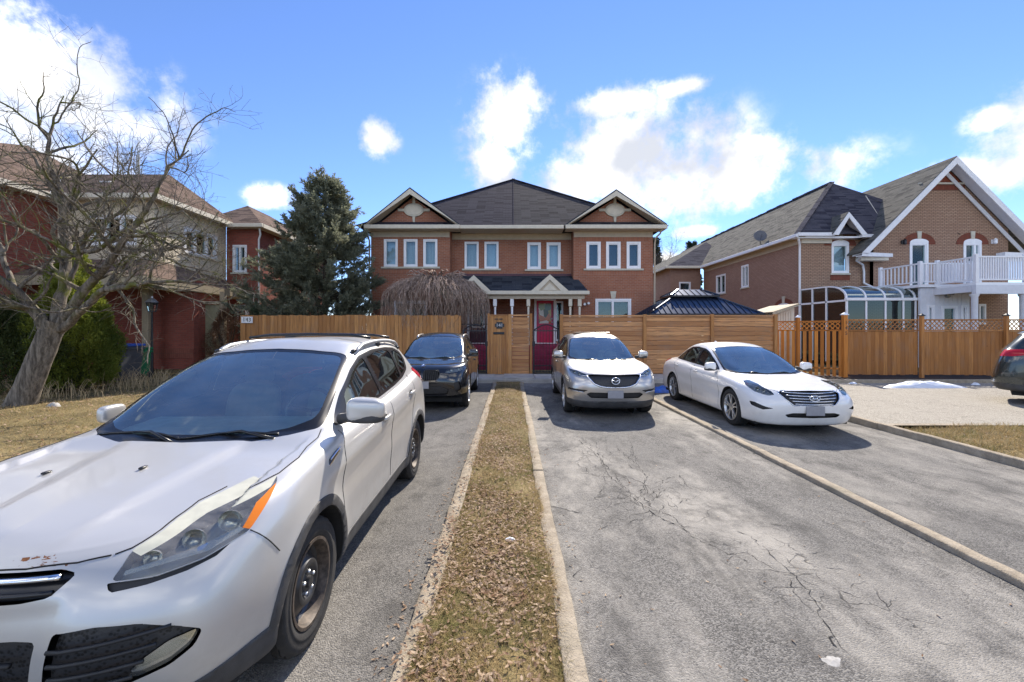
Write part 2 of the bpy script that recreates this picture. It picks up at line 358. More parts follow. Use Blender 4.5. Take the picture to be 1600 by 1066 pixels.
def m_asphalt(name, c, c2, stain=0.0, crack=.35):
    m = NT(name); p = m.pos()
    vo = m.n('ShaderNodeTexVoronoi', Scale=120); m.L.new(p, vo.inputs['Vector'])
    sp = m.n('ShaderNodeSeparateColor'); m.L.new(vo.outputs['Color'], sp.inputs[0])
    n1 = m.noise(.9, 6, .65, p, (1, .55, 1)); n2 = m.noise(5, 5, .65); n3 = m.noise(260, 2)
    col = m.mix(m.ramp(sp.outputs[0], .1, .95), [x*.62 for x in c], [x*1.35 for x in c2])
    col = m.mix(m.math('MULTIPLY', m.ramp(n1, .35, .7), .55), col, c2)
    col = m.mix(m.math('MULTIPLY', m.ramp(n2, .5, .75), .45), col, [x*.5 for x in c])
    if stain:
        s1 = m.noise(.55, 6, .7, p, (1, .35, 1)); s2 = m.noise(2.4, 6, .7)
        k = m.math('MULTIPLY', m.ramp(s1, .42, .62), m.ramp(s2, .25, .6))
        col = m.mix(m.math('MULTIPLY', k, stain), col, (.38, .355, .31))
        d1 = m.noise(1.7, 6, .75, p, (1.3, .8, 1)); col = m.mix(m.math('MULTIPLY', m.ramp(d1, .49, .66), .55), col, (.05, .048, .045))
    # alligator cracking: warped cell edges, only where a broad mask allows
    wn = m.n('ShaderNodeTexNoise', Scale=3.0, Detail=4.0); m.L.new(p, wn.inputs['Vector'])
    wv = m.n('ShaderNodeVectorMath', operation='MULTIPLY_ADD'); m.L.new(wn.outputs['Color'], wv.inputs[0]); wv.inputs[1].default_value = (.35, .35, 0); m.L.new(p, wv.inputs[2])
    ce = m.n('ShaderNodeTexVoronoi', Scale=4.2, feature='DISTANCE_TO_EDGE'); m.L.new(wv.outputs[0], ce.inputs['Vector'])
    mk = m.ramp(m.noise(.42, 4, .6, p, (1.2, .6, 1)), .50, .62)
    ck = m.math('MULTIPLY', m.math('SUBTRACT', 1.0, m.ramp(ce.outputs['Distance'], .004, .022)), m.math('MULTIPLY', mk, crack))
    ck = m.math('MULTIPLY', ck, m.ramp(m.noise(6, 3), .35, .6))
    col = m.mix(ck, col, (.012, .012, .012))
    m.set(Base_Color=col, Roughness=.9, Specular_IOR_Level=.3)
    h = m.math('ADD', m.math('SUBTRACT', 1.0, vo.outputs['Distance']), m.math('MULTIPLY', n2, .8)); h = m.math('SUBTRACT', h, m.math('MULTIPLY', ck, 3.0))
    m.bump(h, .55, .012); return m.m
M['asph1'] = m_asphalt('asphalt_worn', (.108, .103, .094), (.15, .142, .13), .3, .25)
M['asph2'] = m_asphalt('asphalt_old_bleached', (.118, .113, .104), (.172, .164, .15), .85, .9)
M['asph3'] = m_asphalt('asphalt_grey', (.115, .11, .101), (.16, .153, .14), .55, .35)
M['aggregate'] = m_asphalt('exposed_aggregate', (.27, .245, .20), (.36, .33, .275), 0, .0)
def m_kerb():
    m = NT('kerb_concrete'); n = m.noise(6, 6, .7); n2 = m.noise(70, 4, .65); n3 = m.noise(1.2, 4)
    c = m.mix(m.ramp(n, .3, .7), (.28, .235, .175), (.44, .375, .285)); c = m.mix(m.math('MULTIPLY', m.ramp(n2, .5, .75), .5), c, (.15, .13, .105))
    c = m.mix(m.math('MULTIPLY', m.ramp(n3, .5, .7), .35), c, (.20, .19, .13))
    m.set(Base_Color=c, Roughness=.95, Specular_IOR_Level=.2); m.bump(m.math('ADD', n2, n), .8, .015); return m.m
M['kerb'] = m_kerb()
M['mulch'] = simple('dark_mulch', (.035,.02,.014), 1, var=.5, scale=30, bump=1, bscale=45)
M['crackm'] = simple('crack_dark', (.012,.012,.012), 1, var=.3)
M['sealer'] = simple('pale_patch', (.36,.35,.33), .9, var=.25, scale=25)

def sheet(name, x0, x1, y0, y1, z, m, nx=2, ny=2, fz=None):
    xs = np.linspace(x0, x1, nx); ys = np.linspace(y0, y1, ny)
    v = [(x, y, z if fz is None else fz(x, y)) for y in ys for x in xs]
    f = np.array([(j*nx+i, j*nx+i+1, (j+1)*nx+i+1, (j+1)*nx+i) for j in range(ny-1) for i in range(nx-1)])
    return tag(mesh_np(name, np.array(v), f, m, smooth=True), kind='structure')
sheet('ground', -900, 900, -300, 1500, -.06, M['soil'])
sheet('back_yard', -60, 60, 15.7, 90, .14, M['soil'])
drive_a = sheet('driveway', -3.75, -.58, -5, 14.0, 0, M['asph1'])
drive_b = sheet('driveway', .345, 3.46, -5, 14.0, 0, M['asph2'])
drive_c = sheet('driveway', 3.54, 6.43, -5, 14.0, 0, M['asph3'])
sheet('lawn', -26, -3.7, -5, 16.2, 0, M['soil'], 90, 84, zl)
sheet('grass_strip', -.52, .30, -5, 13.95, .035, M['soil'], 12, 120, lambda x, y: .035+.02*math.sin(y*3.1+x*5)*math.cos(y*1.3)+.03*(1-((x+.11)/.41)**2))
sheet('grass_verge', 6.5, 30, -5, 7.35, .06, M['soil'], 60, 40, lambda x, y: .07+.03*math.sin(x*2+y)*math.cos(y*2.1))
sheet('parking_pad', 6.5, 40, 7.45, 13.35, .085, M['aggregate'])
sheet('mulch_bed', 9.4, 40, 13.45, 16.0, .13, M['mulch'], 60, 10, lambda x, y: .13+.03*math.sin(x*5+y*7)*math.cos(x*2.3))
# kerbs (poured in lengths, each a little out of line)
def kerb(x, w, y0, y1, top, step=1.9, jit=.006, slope=None, lo=-.08):
    k = tag(G().box((x-w/2+.01, y0, lo), (x+w/2-.01, y1, top-.03)).obj('kerb', M['kerb']), kind='structure')
    y = y0; rr = random.Random(int(x*100))
    while y < y1-.05:
        l = min(step*rr.uniform(.8, 1.2), y1-y); g = G(); n = max(2, int(l/.12)); prof = []
        dx, dz = rr.uniform(-jit, jit)*2, rr.uniform(-jit, jit)
        for i in range(n+1):
            yy = y+.004+(l-.008)*i/n; a = rr.uniform(-.005, .005); b = rr.uniform(-.005, .005); c = rr.uniform(-.006, .004)
            t = top+dz+c
            prof.append([(x-w/2+dx+a, yy, lo), (x-w/2+dx+a, yy, t-.009), (x-w/2+dx+a+.009, yy, t), (x+w/2+dx+b-.009, yy, t), (x+w/2+dx+b, yy, t-.009), (x+w/2+dx+b, yy, lo)])
        v = [p for r in prof for p in r]; f = []
        for i in range(n):
            for j in range(5): f.append((i*6+j, (i+1)*6+j, (i+1)*6+j+1, i*6+j+1))
        f += [tuple(range(6)), tuple(range(n*6, n*6+6))]
        g.add(v, f).obj('kerb_length', M['kerb'], k, smooth=50)
        y += l
    return k
kerb(-.545, .12, -4, 13.93, .055); kerb(.31, .12, -4, 13.93, .055)
kerb(3.50, .115, -4, 13.9, .05, 3.2, .004); kerb(6.46, .10, -4, 13.3, .11, 2.6)
sheet('pad_edge', 6.53, 8.3, 7.34, 7.47, .112, M['kerb'])
k = tag(G().box((6.6, 13.34, 0), (40, 13.46, .19)).obj('kerb', M['kerb'], bevel=.02), kind='structure')
# front walk slabs below the fence
walk = tag(G().box((-9.5, 13.98, -.05), (6.6, 15.75, .125)).obj('front_walk', M['concrete'], bevel=.015), kind='structure')
for a, b, c, d, zz in ((-3.6,-2.2,14.0,15.4,.15),(-2.17,-.62,14.02,15.4,.155),(-.28,.74,14.05,15.35,.17),(.77,2.3,14.0,15.4,.15),(2.33,4.0,14.0,15.4,.148),(4.03,6.4,14.0,15.4,.15)):
    G().box((a, c, .1), (b, d, zz)).obj('slab', M['concrete'], walk, bevel=.012)
# cracks in the middle driveway: thin irregular dark ribbons
def gp(px, py): d = 1172.5/(py-515); return ((px-800)*d/670, d)
cracks = [[(903,688),(925,705),(960,740),(975,765),(992,782),(1030,808),(1060,822),(1092,842),(1130,852),(1165,846)],
          [(930,690),(938,720),(955,748),(988,770),(1000,790),(1012,800)], [(985,690),(995,725),(1010,745),(1002,775),(1030,800)],
          [(1150,830),(1172,838),(1200,862),(1222,884),(1240,898),(1262,925),(1285,962),(1300,990),(1312,1010),(1345,1035),(1390,1062)],
          [(1222,884),(1255,890),(1290,892)], [(1232,905),(1248,935),(1286,966)], [(1198,818),(1230,822),(1258,828),(1272,832)],
          [(1080,838),(1110,852),(1160,872),(1180,885)], [(1192,998),(1225,1006),(1252,1024)], [(1060,742),(1075,760),(1085,768)],
          [(960,740),(990,748),(1012,760),(1030,780)], [(1000,790),(1050,806),(1080,838)], [(860,792),(900,800),(918,806)], [(1300,990),(1296,1005),(1310,1022)]]
rr = random.Random(3)
for k in range(48):
    a = rr.uniform(0, 1); bx, by = 905+150*a+rr.gauss(0, 22), 690+120*a+rr.gauss(0, 14); l = [(bx, by)]; an = rr.uniform(0, 6.28)
    for q in range(rr.randint(3, 6)): an += rr.gauss(0, .6); bx += 16*math.cos(an); by += 7*math.sin(an); l.append((bx, by))
    cracks.append(l)
for k in range(5):
    bx, by = rr.uniform(880, 1380), rr.uniform(720, 1030); l = [(bx, by)]; an = rr.gauss(.4, .5)
    for q in range(rr.randint(2, 6)): an += rr.gauss(0, .5); bx += 20*math.cos(an); by += 12*math.sin(an); l.append((bx, by))
    cracks.append(l)
cracks = [[p for p in l if gp(*p)[0] < 3.3 and p[1] < 1062] for l in cracks]; cracks = [l for l in cracks if len(l) > 1]
for ci, line in enumerate(cracks):
    P = [gp(*q) for q in line]; pts = []
    for a, b in zip(P[:-1], P[1:]):
        n = max(2, int(math.dist(a, b)/.035))
        for i in range(n): t = i/n; pts.append((a[0]+(b[0]-a[0])*t+rr.gauss(0, .012), a[1]+(b[1]-a[1])*t+rr.gauss(0, .012)))
    g = G(); v = []; n = len(pts)
    for i, (x, y) in enumerate(pts):
        q = pts[min(i+1, n-1)]; p = pts[max(i-1, 0)]; dx, dy = q[0]-p[0], q[1]-p[1]; l = math.hypot(dx, dy) or 1
        w = (.0011+.0045*rr.random()**3)*(1 if ci < 14 else .6)*(1 if 0 < i < n-1 else .1); v += [(x-dy/l*w, y+dx/l*w, .004), (x+dy/l*w, y-dx/l*w, .004)]
    g.add(v, [(2*i, 2*i+1, 2*i+3, 2*i+2) for i in range(n-1)])
    g.obj('crack', M['crackm'], drive_b)
def blob(name, cx, cy, rx, ry, z, h, m, label=None, cat=None, seed=1, kind=None, parent=None):
    r_ = random.Random(seed); n = 26; rings = 5; v = [(cx, cy, z+h)]; f = []
    ph = [r_.uniform(0, 6.28) for _ in range(4)]
    for j in range(1, rings+1):
        t = j/rings
        for i in range(n):
            a = 2*math.pi*i/n; k = 1+.16*math.sin(2*a+ph[0])+.12*math.sin(3*a+ph[1])+.08*math.sin(5*a+ph[2])+.05*r_.uniform(-1, 1)
            v.append((cx+rx*t*k*math.cos(a), cy+ry*t*k*math.sin(a), z-.004+h*(1-t**2.2)*(1+.25*r_.uniform(-1, 1))))
    for i in range(n): f.append((0, 1+i, 1+(i+1)%n))
    for j in range(rings-1):
        for i in range(n): f.append((1+j*n+i, 1+(j+1)*n+i, 1+(j+1)*n+(i+1)%n, 1+j*n+(i+1)%n))
    o = G().add(v, f).obj(name, m, parent, smooth='all'); return tag(o, label, cat, kind=kind)
x, y = gp(1300, 1033); blob('sealed_patch', x, y, .07, .05, .001, .006, M['sealer'], seed=2, parent=drive_b)
blob('snow_patch', *((1440-800)*12.4/670, 12.4), 1.0, .34, .085, .16, M['snow'], 'largest patch of old snow melting by the stained fence', 'snow', 3)
blob('snow_lump', X(1524, 12.9), 12.9, .12, .06, .085, .07, M['snow'], 'small lump of snow near the dark grey car', 'snow', 5)
blob('snow_lump', X(1325, 13.4), 13.2, .15, .07, .085, .05, M['snow'], 'thin dab of snow near the corner post of the slatted fence', 'snow', 6)
blob('snow_lump', X(797, 3.45), 3.42, .035, .025, .075, .02, M['snow'], 'tiny scrap of snow on the leafy grass strip', 'snow', 8)
tarp = simple('blue_plastic', (.05,.16,.62), .4, var=.3, bump=.8, bscale=18)
blob('blue_tarp', X(1038, 12.0), 12.0, .42, .22, 0, .16, tarp, 'crumpled blue plastic bag behind the parked cars', 'bag', 9)
blob('stepping_stone', 11.2, 6.55, .34, .22, .09, .05, M['concrete'], 'flat grey stone lying in the dry grass verge', 'stone', 12)
blob('field_stone', X(92, 8.7), 8.6, .13, .10, .18, .1, M['concrete'], 'small rounded stone at the foot of the gnarled bare tree', 'stone', 13)
# ================================================================== building helpers
XA, YA = Vector((1,0,0)), Vector((0,1,0))
class Face:
    """a vertical wall plane: origin o, horizontal axis ax, outward normal nm"""
    def __init__(s, o, ax, nm): s.o = Vector(o); s.ax = Vector(ax); s.nm = Vector(nm)
    def p(s, a, z, out=0): q = s.o+s.ax*a+s.nm*out; return (q.x, q.y, z)
def front(y): return Face((0, y, 0), XA, -YA)
def side(x, sg): return Face((x, 0, 0), YA, XA*sg)
def wall(face, a0, a1, z0, z1, holes, m, parent, name='wall', th=.22, top=None):
    A = sorted({a0, a1, *[h[0] for h in holes], *[h[1] for h in holes]}); ZZ = sorted({z0, z1, *[h[2] for h in holes], *[h[3] for h in holes]})
    g = G()
    for i in range(len(A)-1):
        for j in range(len(ZZ)-1):
            ca, cz = (A[i]+A[i+1])/2, (ZZ[j]+ZZ[j+1])/2
            if any(h[0] < ca < h[1] and h[2] < cz < h[3] for h in holes): continue
            g.quad(face.p(A[i], ZZ[j]), face.p(A[i+1], ZZ[j]), face.p(A[i+1], ZZ[j+1]), face.p(A[i], ZZ[j+1]))
            g.quad(face.p(A[i], ZZ[j], -th), face.p(A[i+1], ZZ[j], -th), face.p(A[i+1], ZZ[j+1], -th), face.p(A[i], ZZ[j+1], -th))
    for b0, b1, c0, c1 in list(holes)+[(a0, a1, z0, z1)]:
        for (p, q) in (((b0,c0),(b1,c0)),((b1,c0),(b1,c1)),((b1,c1),(b0,c1)),((b0,c1),(b0,c0))):
            g.quad(face.p(*p), face.p(*q), face.p(*q, -th), face.p(*p, -th))
    return g.obj(name, m, parent, weld=True)
def fbox(face, a0, a1, z0, z1, o0, o1, g=None):
    g = g or G(); return g.prism([face.p(a0, z0, o0), face.p(a1, z0, o0), face.p(a1, z1, o0), face.p(a0, z1, o0)], face.nm*(o1-o0))
def window(face, a0, a1, z0, z1, parent, fw=.07, back='curtain', mull=(), sill=None, casing=None, rail=(), glass='glass', name='window', out=.03):
    g = G()
    def fr(b0, b1, c0, c1, w, o0, o1):
        fbox(face, b0, b1, c1-w, c1, o0, o1, g); fbox(face, b0, b1, c0, c0+w, o0, o1, g)
        fbox(face, b0, b0+w, c0+w, c1-w, o0, o1, g); fbox(face, b1-w, b1, c0+w, c1-w, o0, o1, g)
    fr(a0, a1, z0, z1, fw, -.12, out)
    fr(a0+fw+.001, a1-fw-.001, z0+fw+.001, z1-fw-.001, fw*.55, -.10, out-.02)
    for q in mull: fbox(face, q-fw*.55, q+fw*.55, z0+fw, z1-fw, -.11, out-.006, g)
    for q in rail: fbox(face, a0+fw, a1-fw, q-fw*.4, q+fw*.4, -.105, out-.012, g)
    w = g.obj(name, casing or M['pvc'], parent)
    i = fw*1.4
    xs = [a0+i]+[q for q in mull]+[a1-i]
    for p, q in zip(xs[:-1], xs[1:]): fbox(face, p+.003, q-.003, z0+i, z1-i, -.07, -.06).obj('pane', M[glass], w)
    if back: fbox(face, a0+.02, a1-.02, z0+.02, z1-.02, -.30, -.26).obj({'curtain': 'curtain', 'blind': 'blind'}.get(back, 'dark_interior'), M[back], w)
    if sill: fbox(face, a0-sill, a1+sill, z0-.07, z0-.002, -.05, .07).obj('sill', M['stone'], w)
    return w
def gable_roof(a0, a1, y0, y1, ze, za, m, parent, th=.12, name='gable_roof'):
    """ridge along Y from y0 (front) to y1; eaves at a0, a1"""
    c = (a0+a1)/2; r = None
    for s, a in ((-1, a0), (1, a1)):
        g = G().prism([(a, y0, ze), (c, y0, za), (c, y1, za), (a, y1, ze)], (0, 0, th)); r = g.obj(name, m, parent)
    return r
def roof_poly(pts, m, parent, name='roof_plane', th=.09):
    return G().prism(pts, (0, 0, th)).obj(name, m, parent)

# ================================================================== MAIN HOUSE (semi-detached pair, brick)
H = empty('brick_house', (0, 19.8, .14), 'orange brick semi-detached pair with twin front gables and grey hip roof', 'house')
YB, YR = 19.8, 20.45          # bay fronts, recessed wall
FB, FR = front(YB), front(YR)
hz = 6.33
def wpx(a, b, c, e, d): return (X(a, d), X(b, d), Z(e, d), Z(c, d))
lw = [wpx(600,621.5,374,417,YB), wpx(631,652.5,374,417,YB), wpx(661.5,683.5,374,417,YB)]
rw = [wpx(916,938.5,378,420,YB), wpx(947,969.5,378,420,YB), wpx(979,1001,378,420,YB)]
cw = [wpx(726,748,378,420,YR), wpx(757,779,378,420,YR), wpx(824,845,379,421,YR), wpx(854,876,379,421,YR)]
gw = wpx(930,986,467,510,YB); glw = wpx(616,668,470,510,YB)
wall(FB, -6.51, -2.87, .1, hz, lw+[glw], M['brick_main'], H)
wall(FB, 2.84, 6.51, .1, hz, rw+[gw], M['brick_main'], H)
door_r = (1.17, 1.98, 1.12, 3.12); door_l = (-2.02, -1.2, 1.12, 3.12)
side_r = (2.06, 2.44, 1.2, 3.10)
wall(FR, -2.87, 2.84, .1, hz, cw+[door_r, door_l, side_r], M['brick_main'], H)
for x, sg in ((-6.51, -1), (6.51, 1)): wall(side(x, sg), YB+.001, 33, .1, hz, [], M['brick_main'], H, 'side_wall')
wall(side(-2.87, 1), YB+.23, YR-.001, .1, hz, [], M['brick_main'], H, 'return_wall'); wall(side(2.84, -1), YB+.23, YR-.001, .1, hz, [], M['brick_main'], H, 'return_wall')
for i, h in enumerate(lw): window(FB, *h, H, back=['blind','curtain','curtain'][i])
for i, h in enumerate(rw): window(FB, *h, H, back='room', fw=.085)
for i, h in enumerate(cw): window(FR, *h, H, back=['curtain','blind','blind','blind'][i], fw=.085 if i > 1 else .065)
window(FB, *gw, H, back='room', mull=((gw[0]+gw[1])/2-.02,), fw=.09); window(FB, *glw, H, back='room', mull=((glw[0]+glw[1])/2,), fw=.09)
def band(face, a0, a1, z0, z1, m, name, out=.015): return fbox(face, a0, a1, z0, z1, -.02, out).obj(name, m, H)
for F_, ww in ((FB, lw), (FB, rw), (FR, cw[:2]), (FR, cw[2:])):
    a0, a1 = ww[0][0], ww[-1][1]; z0, z1 = ww[0][2], ww[0][3]
    band(F_, a0-.12, a1+.12, z0-.085, z0-.003, M['stone'], 'window_sill', .07)
    band(F_, a0-.28, a1+.28, z0-.32, z0-.088, M['brick_main_s'], 'soldier_course', .012)
    band(F_, a0-.35, a1+.35, z1+.003, z1+.235, M['brick_main_s'], 'soldier_course', .012)
band(FB, gw[0]-.12, gw[1]+.12, gw[3]+.003, gw[3]+.24, M['brick_main_s'], 'soldier_course')
c_ = (gw[0]+gw[1])/2
G().prism([FB.p(c_-.09, gw[3]+.005, .05), FB.p(c_+.09, gw[3]+.005, .05), FB.p(c_+.14, gw[3]+.34, .05), FB.p(c_-.14, gw[3]+.34, .05)], (0, .06, 0)).obj('keystone', M['stone'], H)
# main hip roof
ex, ey, ez = 7.0, 19.32, 6.42; ap = (.08, 26.6, 11.05); bk = (.08, 28.0, 11.05)
rf = G().quad((-ex, ey, ez), (.08, ey, ez), ap); rl = rf.obj('front_roof_plane', M['shingle_main'], H)
G().quad((.08, ey, ez), (ex, ey, ez), ap).obj('front_roof_plane', shingle('shingle_striped', (.042,.041,.046), (.058,.056,.062)), H)
G().quad((-ex, ey, ez), ap, bk, (-ex, 35, ez)).obj('side_roof_plane', M['shingle_main'], H)
G().quad((ex, ey, ez), ap, bk, (ex, 35, ez)).obj('side_roof_plane', M['shingle_main'], H)
G().quad((-ex, 35, ez), bk, (ex, 35, ez)).obj('rear_roof_plane', M['shingle_main'], H)
for s in (-1, 1): G().bar((s*ex, ey, ez+.02), (ap[0], ap[1], ap[2]+.03), .22, .05).obj('hip_cap', M['shingle_main'], H)
G().bar((.08, ey, ez+.015), (.08, ap[1], ap[2]+.015), .05, .02).obj('party_line_cap', M['shingle_main'], H)
# eaves: soffit + gutter + frieze
G().box((-2.4, ey, ez-.12), (2.35, YR, ez-.05)).obj('soffit', M['soffit'], H)
G().box((-2.35, ey-.08, ez-.14), (2.33, ey+.04, ez+.02)).obj('gutter', M['trim'], H, bevel=.02)
band(FR, -2.85, 2.82, hz-.3, hz, M['soffit'], 'frieze_board', .03)
def gable(xa, xb, xm, zt, w0, w1):
    yf = 19.22; ze = 6.42
    sl = (zt-ze)/(xm-xa)
    yk = ey+(zt-ez)/((ap[2]-ez)/(ap[1]-ey))        # where the ridge dies into the hip roof
    for a in (xa, xb):
        G().prism([(a, yf, ze), (xm, yf, zt), (xm, yk+.4, zt), (a, yk-1.6, ze)], (0, 0, .07)).obj('gable_roof_plane', M['shingle_dark'], H)
        d = Vector((xm-a, 0, zt-ze)).normalized(); n_ = Vector((-d.z, 0, d.x)) if d.x > 0 else Vector((d.z, 0, -d.x))
        g = G(); p0 = Vector((a, yf-.02, ze+.0)); p1 = Vector((xm, yf-.02, zt+.0))
        g.prism([p0, p1, p1-Vector((0,0,.24)), p0+d*.28-Vector((0,0,.02))-n_*.0], (0, .05, 0)).obj('rake_board', M['trim'], H)
        G().prism([p0+Vector((0,.05,-.03)), p1+Vector((0,.05,-.03)), p1+Vector((0,.62,-.03)), p0+Vector((0,.62,-.03))], (0, 0, -.03)).obj('rake_soffit', M['soffit'], H)
    i = .24
    tri = [(xa+.3, ze+.05), (xb-.3, ze+.05), (xm, zt-.22)]
    G().prism([(a, YB-.02, z) for a, z in tri], (0, .2, 0)).obj('gable_wall', M['brick_main'], H)
    # skirt roof + eave trim
    G().prism([(xa+.1, yf+.02, ze-.01), (xa+.1, YB-.02, ze+.24), (xa+.1, YB-.02, ze-.01)], (xb-xa-.2, 0, 0)).obj('skirt_roof', M['shingle_dark'], H)
    G().box((xa-.02, yf-.04, ze-.15), (xb+.02, yf+.06, ze+.03)).obj('eave_gutter', M['trim'], H, bevel=.02)
    G().box((xa+.02, yf+.06, ze-.16), (xb-.02, YB+.02, ze-.1)).obj('soffit', M['soffit'], H)
    band(FB, w0+.01, w1-.01, hz-.32, hz-.02, M['soffit'], 'frieze_board', .035)
    # oval medallion with four keys
    cx, cz = xm+.06, ze+.83; g = G(); n = 32
    ring = [(cx+.46*math.cos(2*math.pi*k/n), YB-.09, cz+.31*math.sin(2*math.pi*k/n)) for k in range(n)]
    o = G().prism(ring, (0, .1, 0)).obj('medallion', M['stone'], H, bevel=.02)
    ring2 = [(cx+.37*math.cos(2*math.pi*k/n), YB-.105, cz+.23*math.sin(2*math.pi*k/n)) for k in range(n)]
    G().prism(ring2, (0, .02, 0)).obj('medallion_face', M['trim'], o, bevel=.006)
    for dx, dz, w, h in ((0, .45, .12, .3), (0, -.42, .13, .26), (-.58, 0, .3, .12), (.58, 0, .3, .12)):
        if dz: G().prism([(cx-w/2*(.7 if dz < 0 else 1), YB-.075, cz+dz-h/2), (cx+w/2*(.7 if dz < 0 else 1), YB-.075, cz+dz-h/2), (cx+w/2, YB-.075, cz+dz+h/2), (cx-w/2, YB-.075, cz+dz+h/2)], (0, .08, 0)).obj('medallion_key', M['stone'], o)
        else: G().box((cx+dx-w/2, YB-.075, cz-h/2), (cx+dx+w/2, YB+.0, cz+h/2)).obj('medallion_key', M['stone'], o)
gable(-6.62, -2.36, -4.58, 8.06, -6.51, -2.87)
gable(2.42, 6.95, 4.68, 7.97, 2.84, 6.51)
# porch
zf = 1.08; ye = 18.2; zpe = 3.36; zpt = 4.27
pr = G().prism([(-3.0, ye, zpe), (3.22, ye, zpe), (3.0, YR, zpt), (-3.0, YR, zpt)], (0, 0, .05)).obj('porch_roof', M['shingle_dark'], H)
G().box((-3.05, ye-.09, zpe-.13), (3.28, ye+.03, zpe+.03)).obj('porch_gutter', M['trim'], H, bevel=.02)
G().box((-3.0, ye+.03, zpe-.14), (3.2, YB-.05, zpe-.1)).obj('porch_ceiling', M['soffit'], H)
G().box((-2.95, ye+.1, zpe-.3), (3.1, ye+.24, zpe-.141)).obj('porch_beam', M['soffit'], H)
G().bar((-2.86, YR-.03, zpt+.06), (2.83, YR-.03, zpt+.06), .06, .14).obj('porch_flashing', M['door_maroon'], H)
for xm, w, za in ((-1.62, .72, 4.02), (1.60, .80, 4.05)):
    zb = zpe+.0; yk = ye+2.0*(za-zpe)/(zpt-zpe)
    for s in (-1, 1):
        G().prism([(xm+s*w, ye-.06, zb), (xm, ye-.06, za), (xm, yk+.3, za), (xm+s*w, ye+.3, zb)], (0, 0, .05)).obj('porch_gable_roof', M['shingle_dark'], H)
        p0 = Vector((xm+s*w, ye-.09, zb+.02)); p1 = Vector((xm, ye-.09, za+.03)); d = (p1-p0).normalized()
        G().prism([p0, p1, p1-Vector((0,0,.22)), p0+Vector((-s*.32, 0, 0))], (0, .05, 0)).obj('porch_rake', M['trim'], H)
    G().prism([(xm-w+.15, ye-.03, zb+.03), (xm+w-.15, ye-.03, zb+.03), (xm, ye-.03, za-.1)], (0, .05, 0)).obj('porch_gable_panel', M['soffit'], H)
    G().prism([(xm-.3, ye-.05, zb+.06), (xm+.3, ye-.05, zb+.06), (xm, ye-.05, zb+.36)], (0, .025, 0)).obj('porch_gable_inset', M['trim'], H)
for px in (773.5, 800, 825.5, 891, 905.5):
    x = X(px, 18.4); g = G(); g.lathe([(.052, zf), (.052, zf+.15), (.038, zf+.2), (.05, zf+.5), (.036, zf+.75), (.05, 1.75+.95), (.04, 2.72), (.09, 2.76)], (x, 18.4, 0), n=12)
    g.box((x-.075, 18.4-.075, 2.75), (x+.075, 18.4+.075, zpe-.3)); g.obj('porch_post', M['pvc'] if px < 810 else M['trim'], H, smooth=35)
G().box((-2.9, 18.25, .1), (3.05, YR-.002, zf)).obj('porch_floor', M['step_red'], H, bevel=.02)
for s0, s1 in ((.75, 2.2), (-2.25, -.8)):
    for k in range(5): G().box((s0, 18.25-.28*(k+1), .1), (s1, 18.25-.28*k-.001, zf-.19*(k+1))).obj('porch_step', M['step_red'], H, bevel=.012)
G().box((-2.9, 18.3, 1.95), (-1.0, 18.34, 2.0)).obj('porch_rail', M['iron'], H)
# front doors
def front_door(a0, a1, z0, z1, m, glass):
    g = G(); w = .11
    fbox(FR, a0-w, a0-.002, z0-.03, z1+w, -.1, .05, g); fbox(FR, a1+.002, a1+w, z0-.03, z1+w, -.1, .05, g); fbox(FR, a0-.002, a1+.002, z1+.002, z1+w, -.1, .05, g); fbox(FR, a0-.15, a1+.15, z0-.07, z0-.004, -.1, .09, g)
    d = fbox(FR, a0+.005, a1-.005, z0, z1, -.1, -.045).obj('door', m, H)
    g.obj('door_frame', M['pvc'], d)
    if glass == 'art':
        gz0, gz1 = z0+.92, z1-.13; fbox(FR, a0+.11, a1-.11, gz0, gz1, -.045, -.03).obj('door_glass', art_glass(), d)
        for q in range(3): fbox(FR, a0+.13+q*.2, a0+.28+q*.2, z0+.1, z0+.72, -.045, -.035).obj('door_panel', m, d, bevel=.008)
        G().lathe([(.0, -.05), (.03, -.05), (.035, 0), (.0, .02)], FR.p(a1-.07, z0+.98, .0), 'y', 12).obj('door_knob', M['grey_metal'], d, smooth=True)
        G().lathe([(.0, -.03), (.03, -.03), (.03, 0), (.0, .0)], FR.p(a1-.07, z0+1.15, -.02), 'y', 12).obj('deadbolt', M['grey_metal'], d, smooth=True)
    else:
        g = G()
        for q in ((a0+.1, a0+.15, z0+.72, z1-.12), (a1-.15, a1-.1, z0+.72, z1-.12), (a0+.15, a1-.15, z0+.72, z0+.77), (a0+.15, a1-.15, z1-.17, z1-.12)): fbox(FR, *q, -.045, -.02, g)
        g.obj('window_frame', M['pvc'], d); fbox(FR, a0+.15, a1-.15, z0+.77, z1-.17, -.044, -.035).obj('door_glass', M['glass'], d)
        fbox(FR, a0+.1, a1-.1, z0+.1, z0+.6, -.045, -.035).obj('door_panel', m, d, bevel=.01)
def art_glass():
    m = NT('stained_art_glass'); vo = m.n('ShaderNodeTexVoronoi', Scale=3.3); m.L.new(m.pos(), vo.inputs['Vector'])
    cr = m.n('ShaderNodeValToRGB'); sp = m.n('ShaderNodeSeparateColor'); m.L.new(vo.outputs['Color'], sp.inputs[0]); m.L.new(sp.outputs[0], cr.inputs[0])
    e = cr.color_ramp; e.interpolation = 'CONSTANT'; cols = [(.62,.64,.62), (.03,.03,.02), (.36,.27,.04), (.22,.24,.05), (.5,.12,.04), (.04,.09,.05), (.66,.6,.5)]
    e.elements[0].color = (*cols[0], 1); e.elements[1].position = .9; e.elements[1].color = (*cols[-1], 1)
    for i, c in enumerate(cols[1:-1]): q = e.elements.new(.15+.15*i); q.color = (*c, 1)
    m.set(Base_Color=cr.outputs[0], Roughness=.15); return m.m
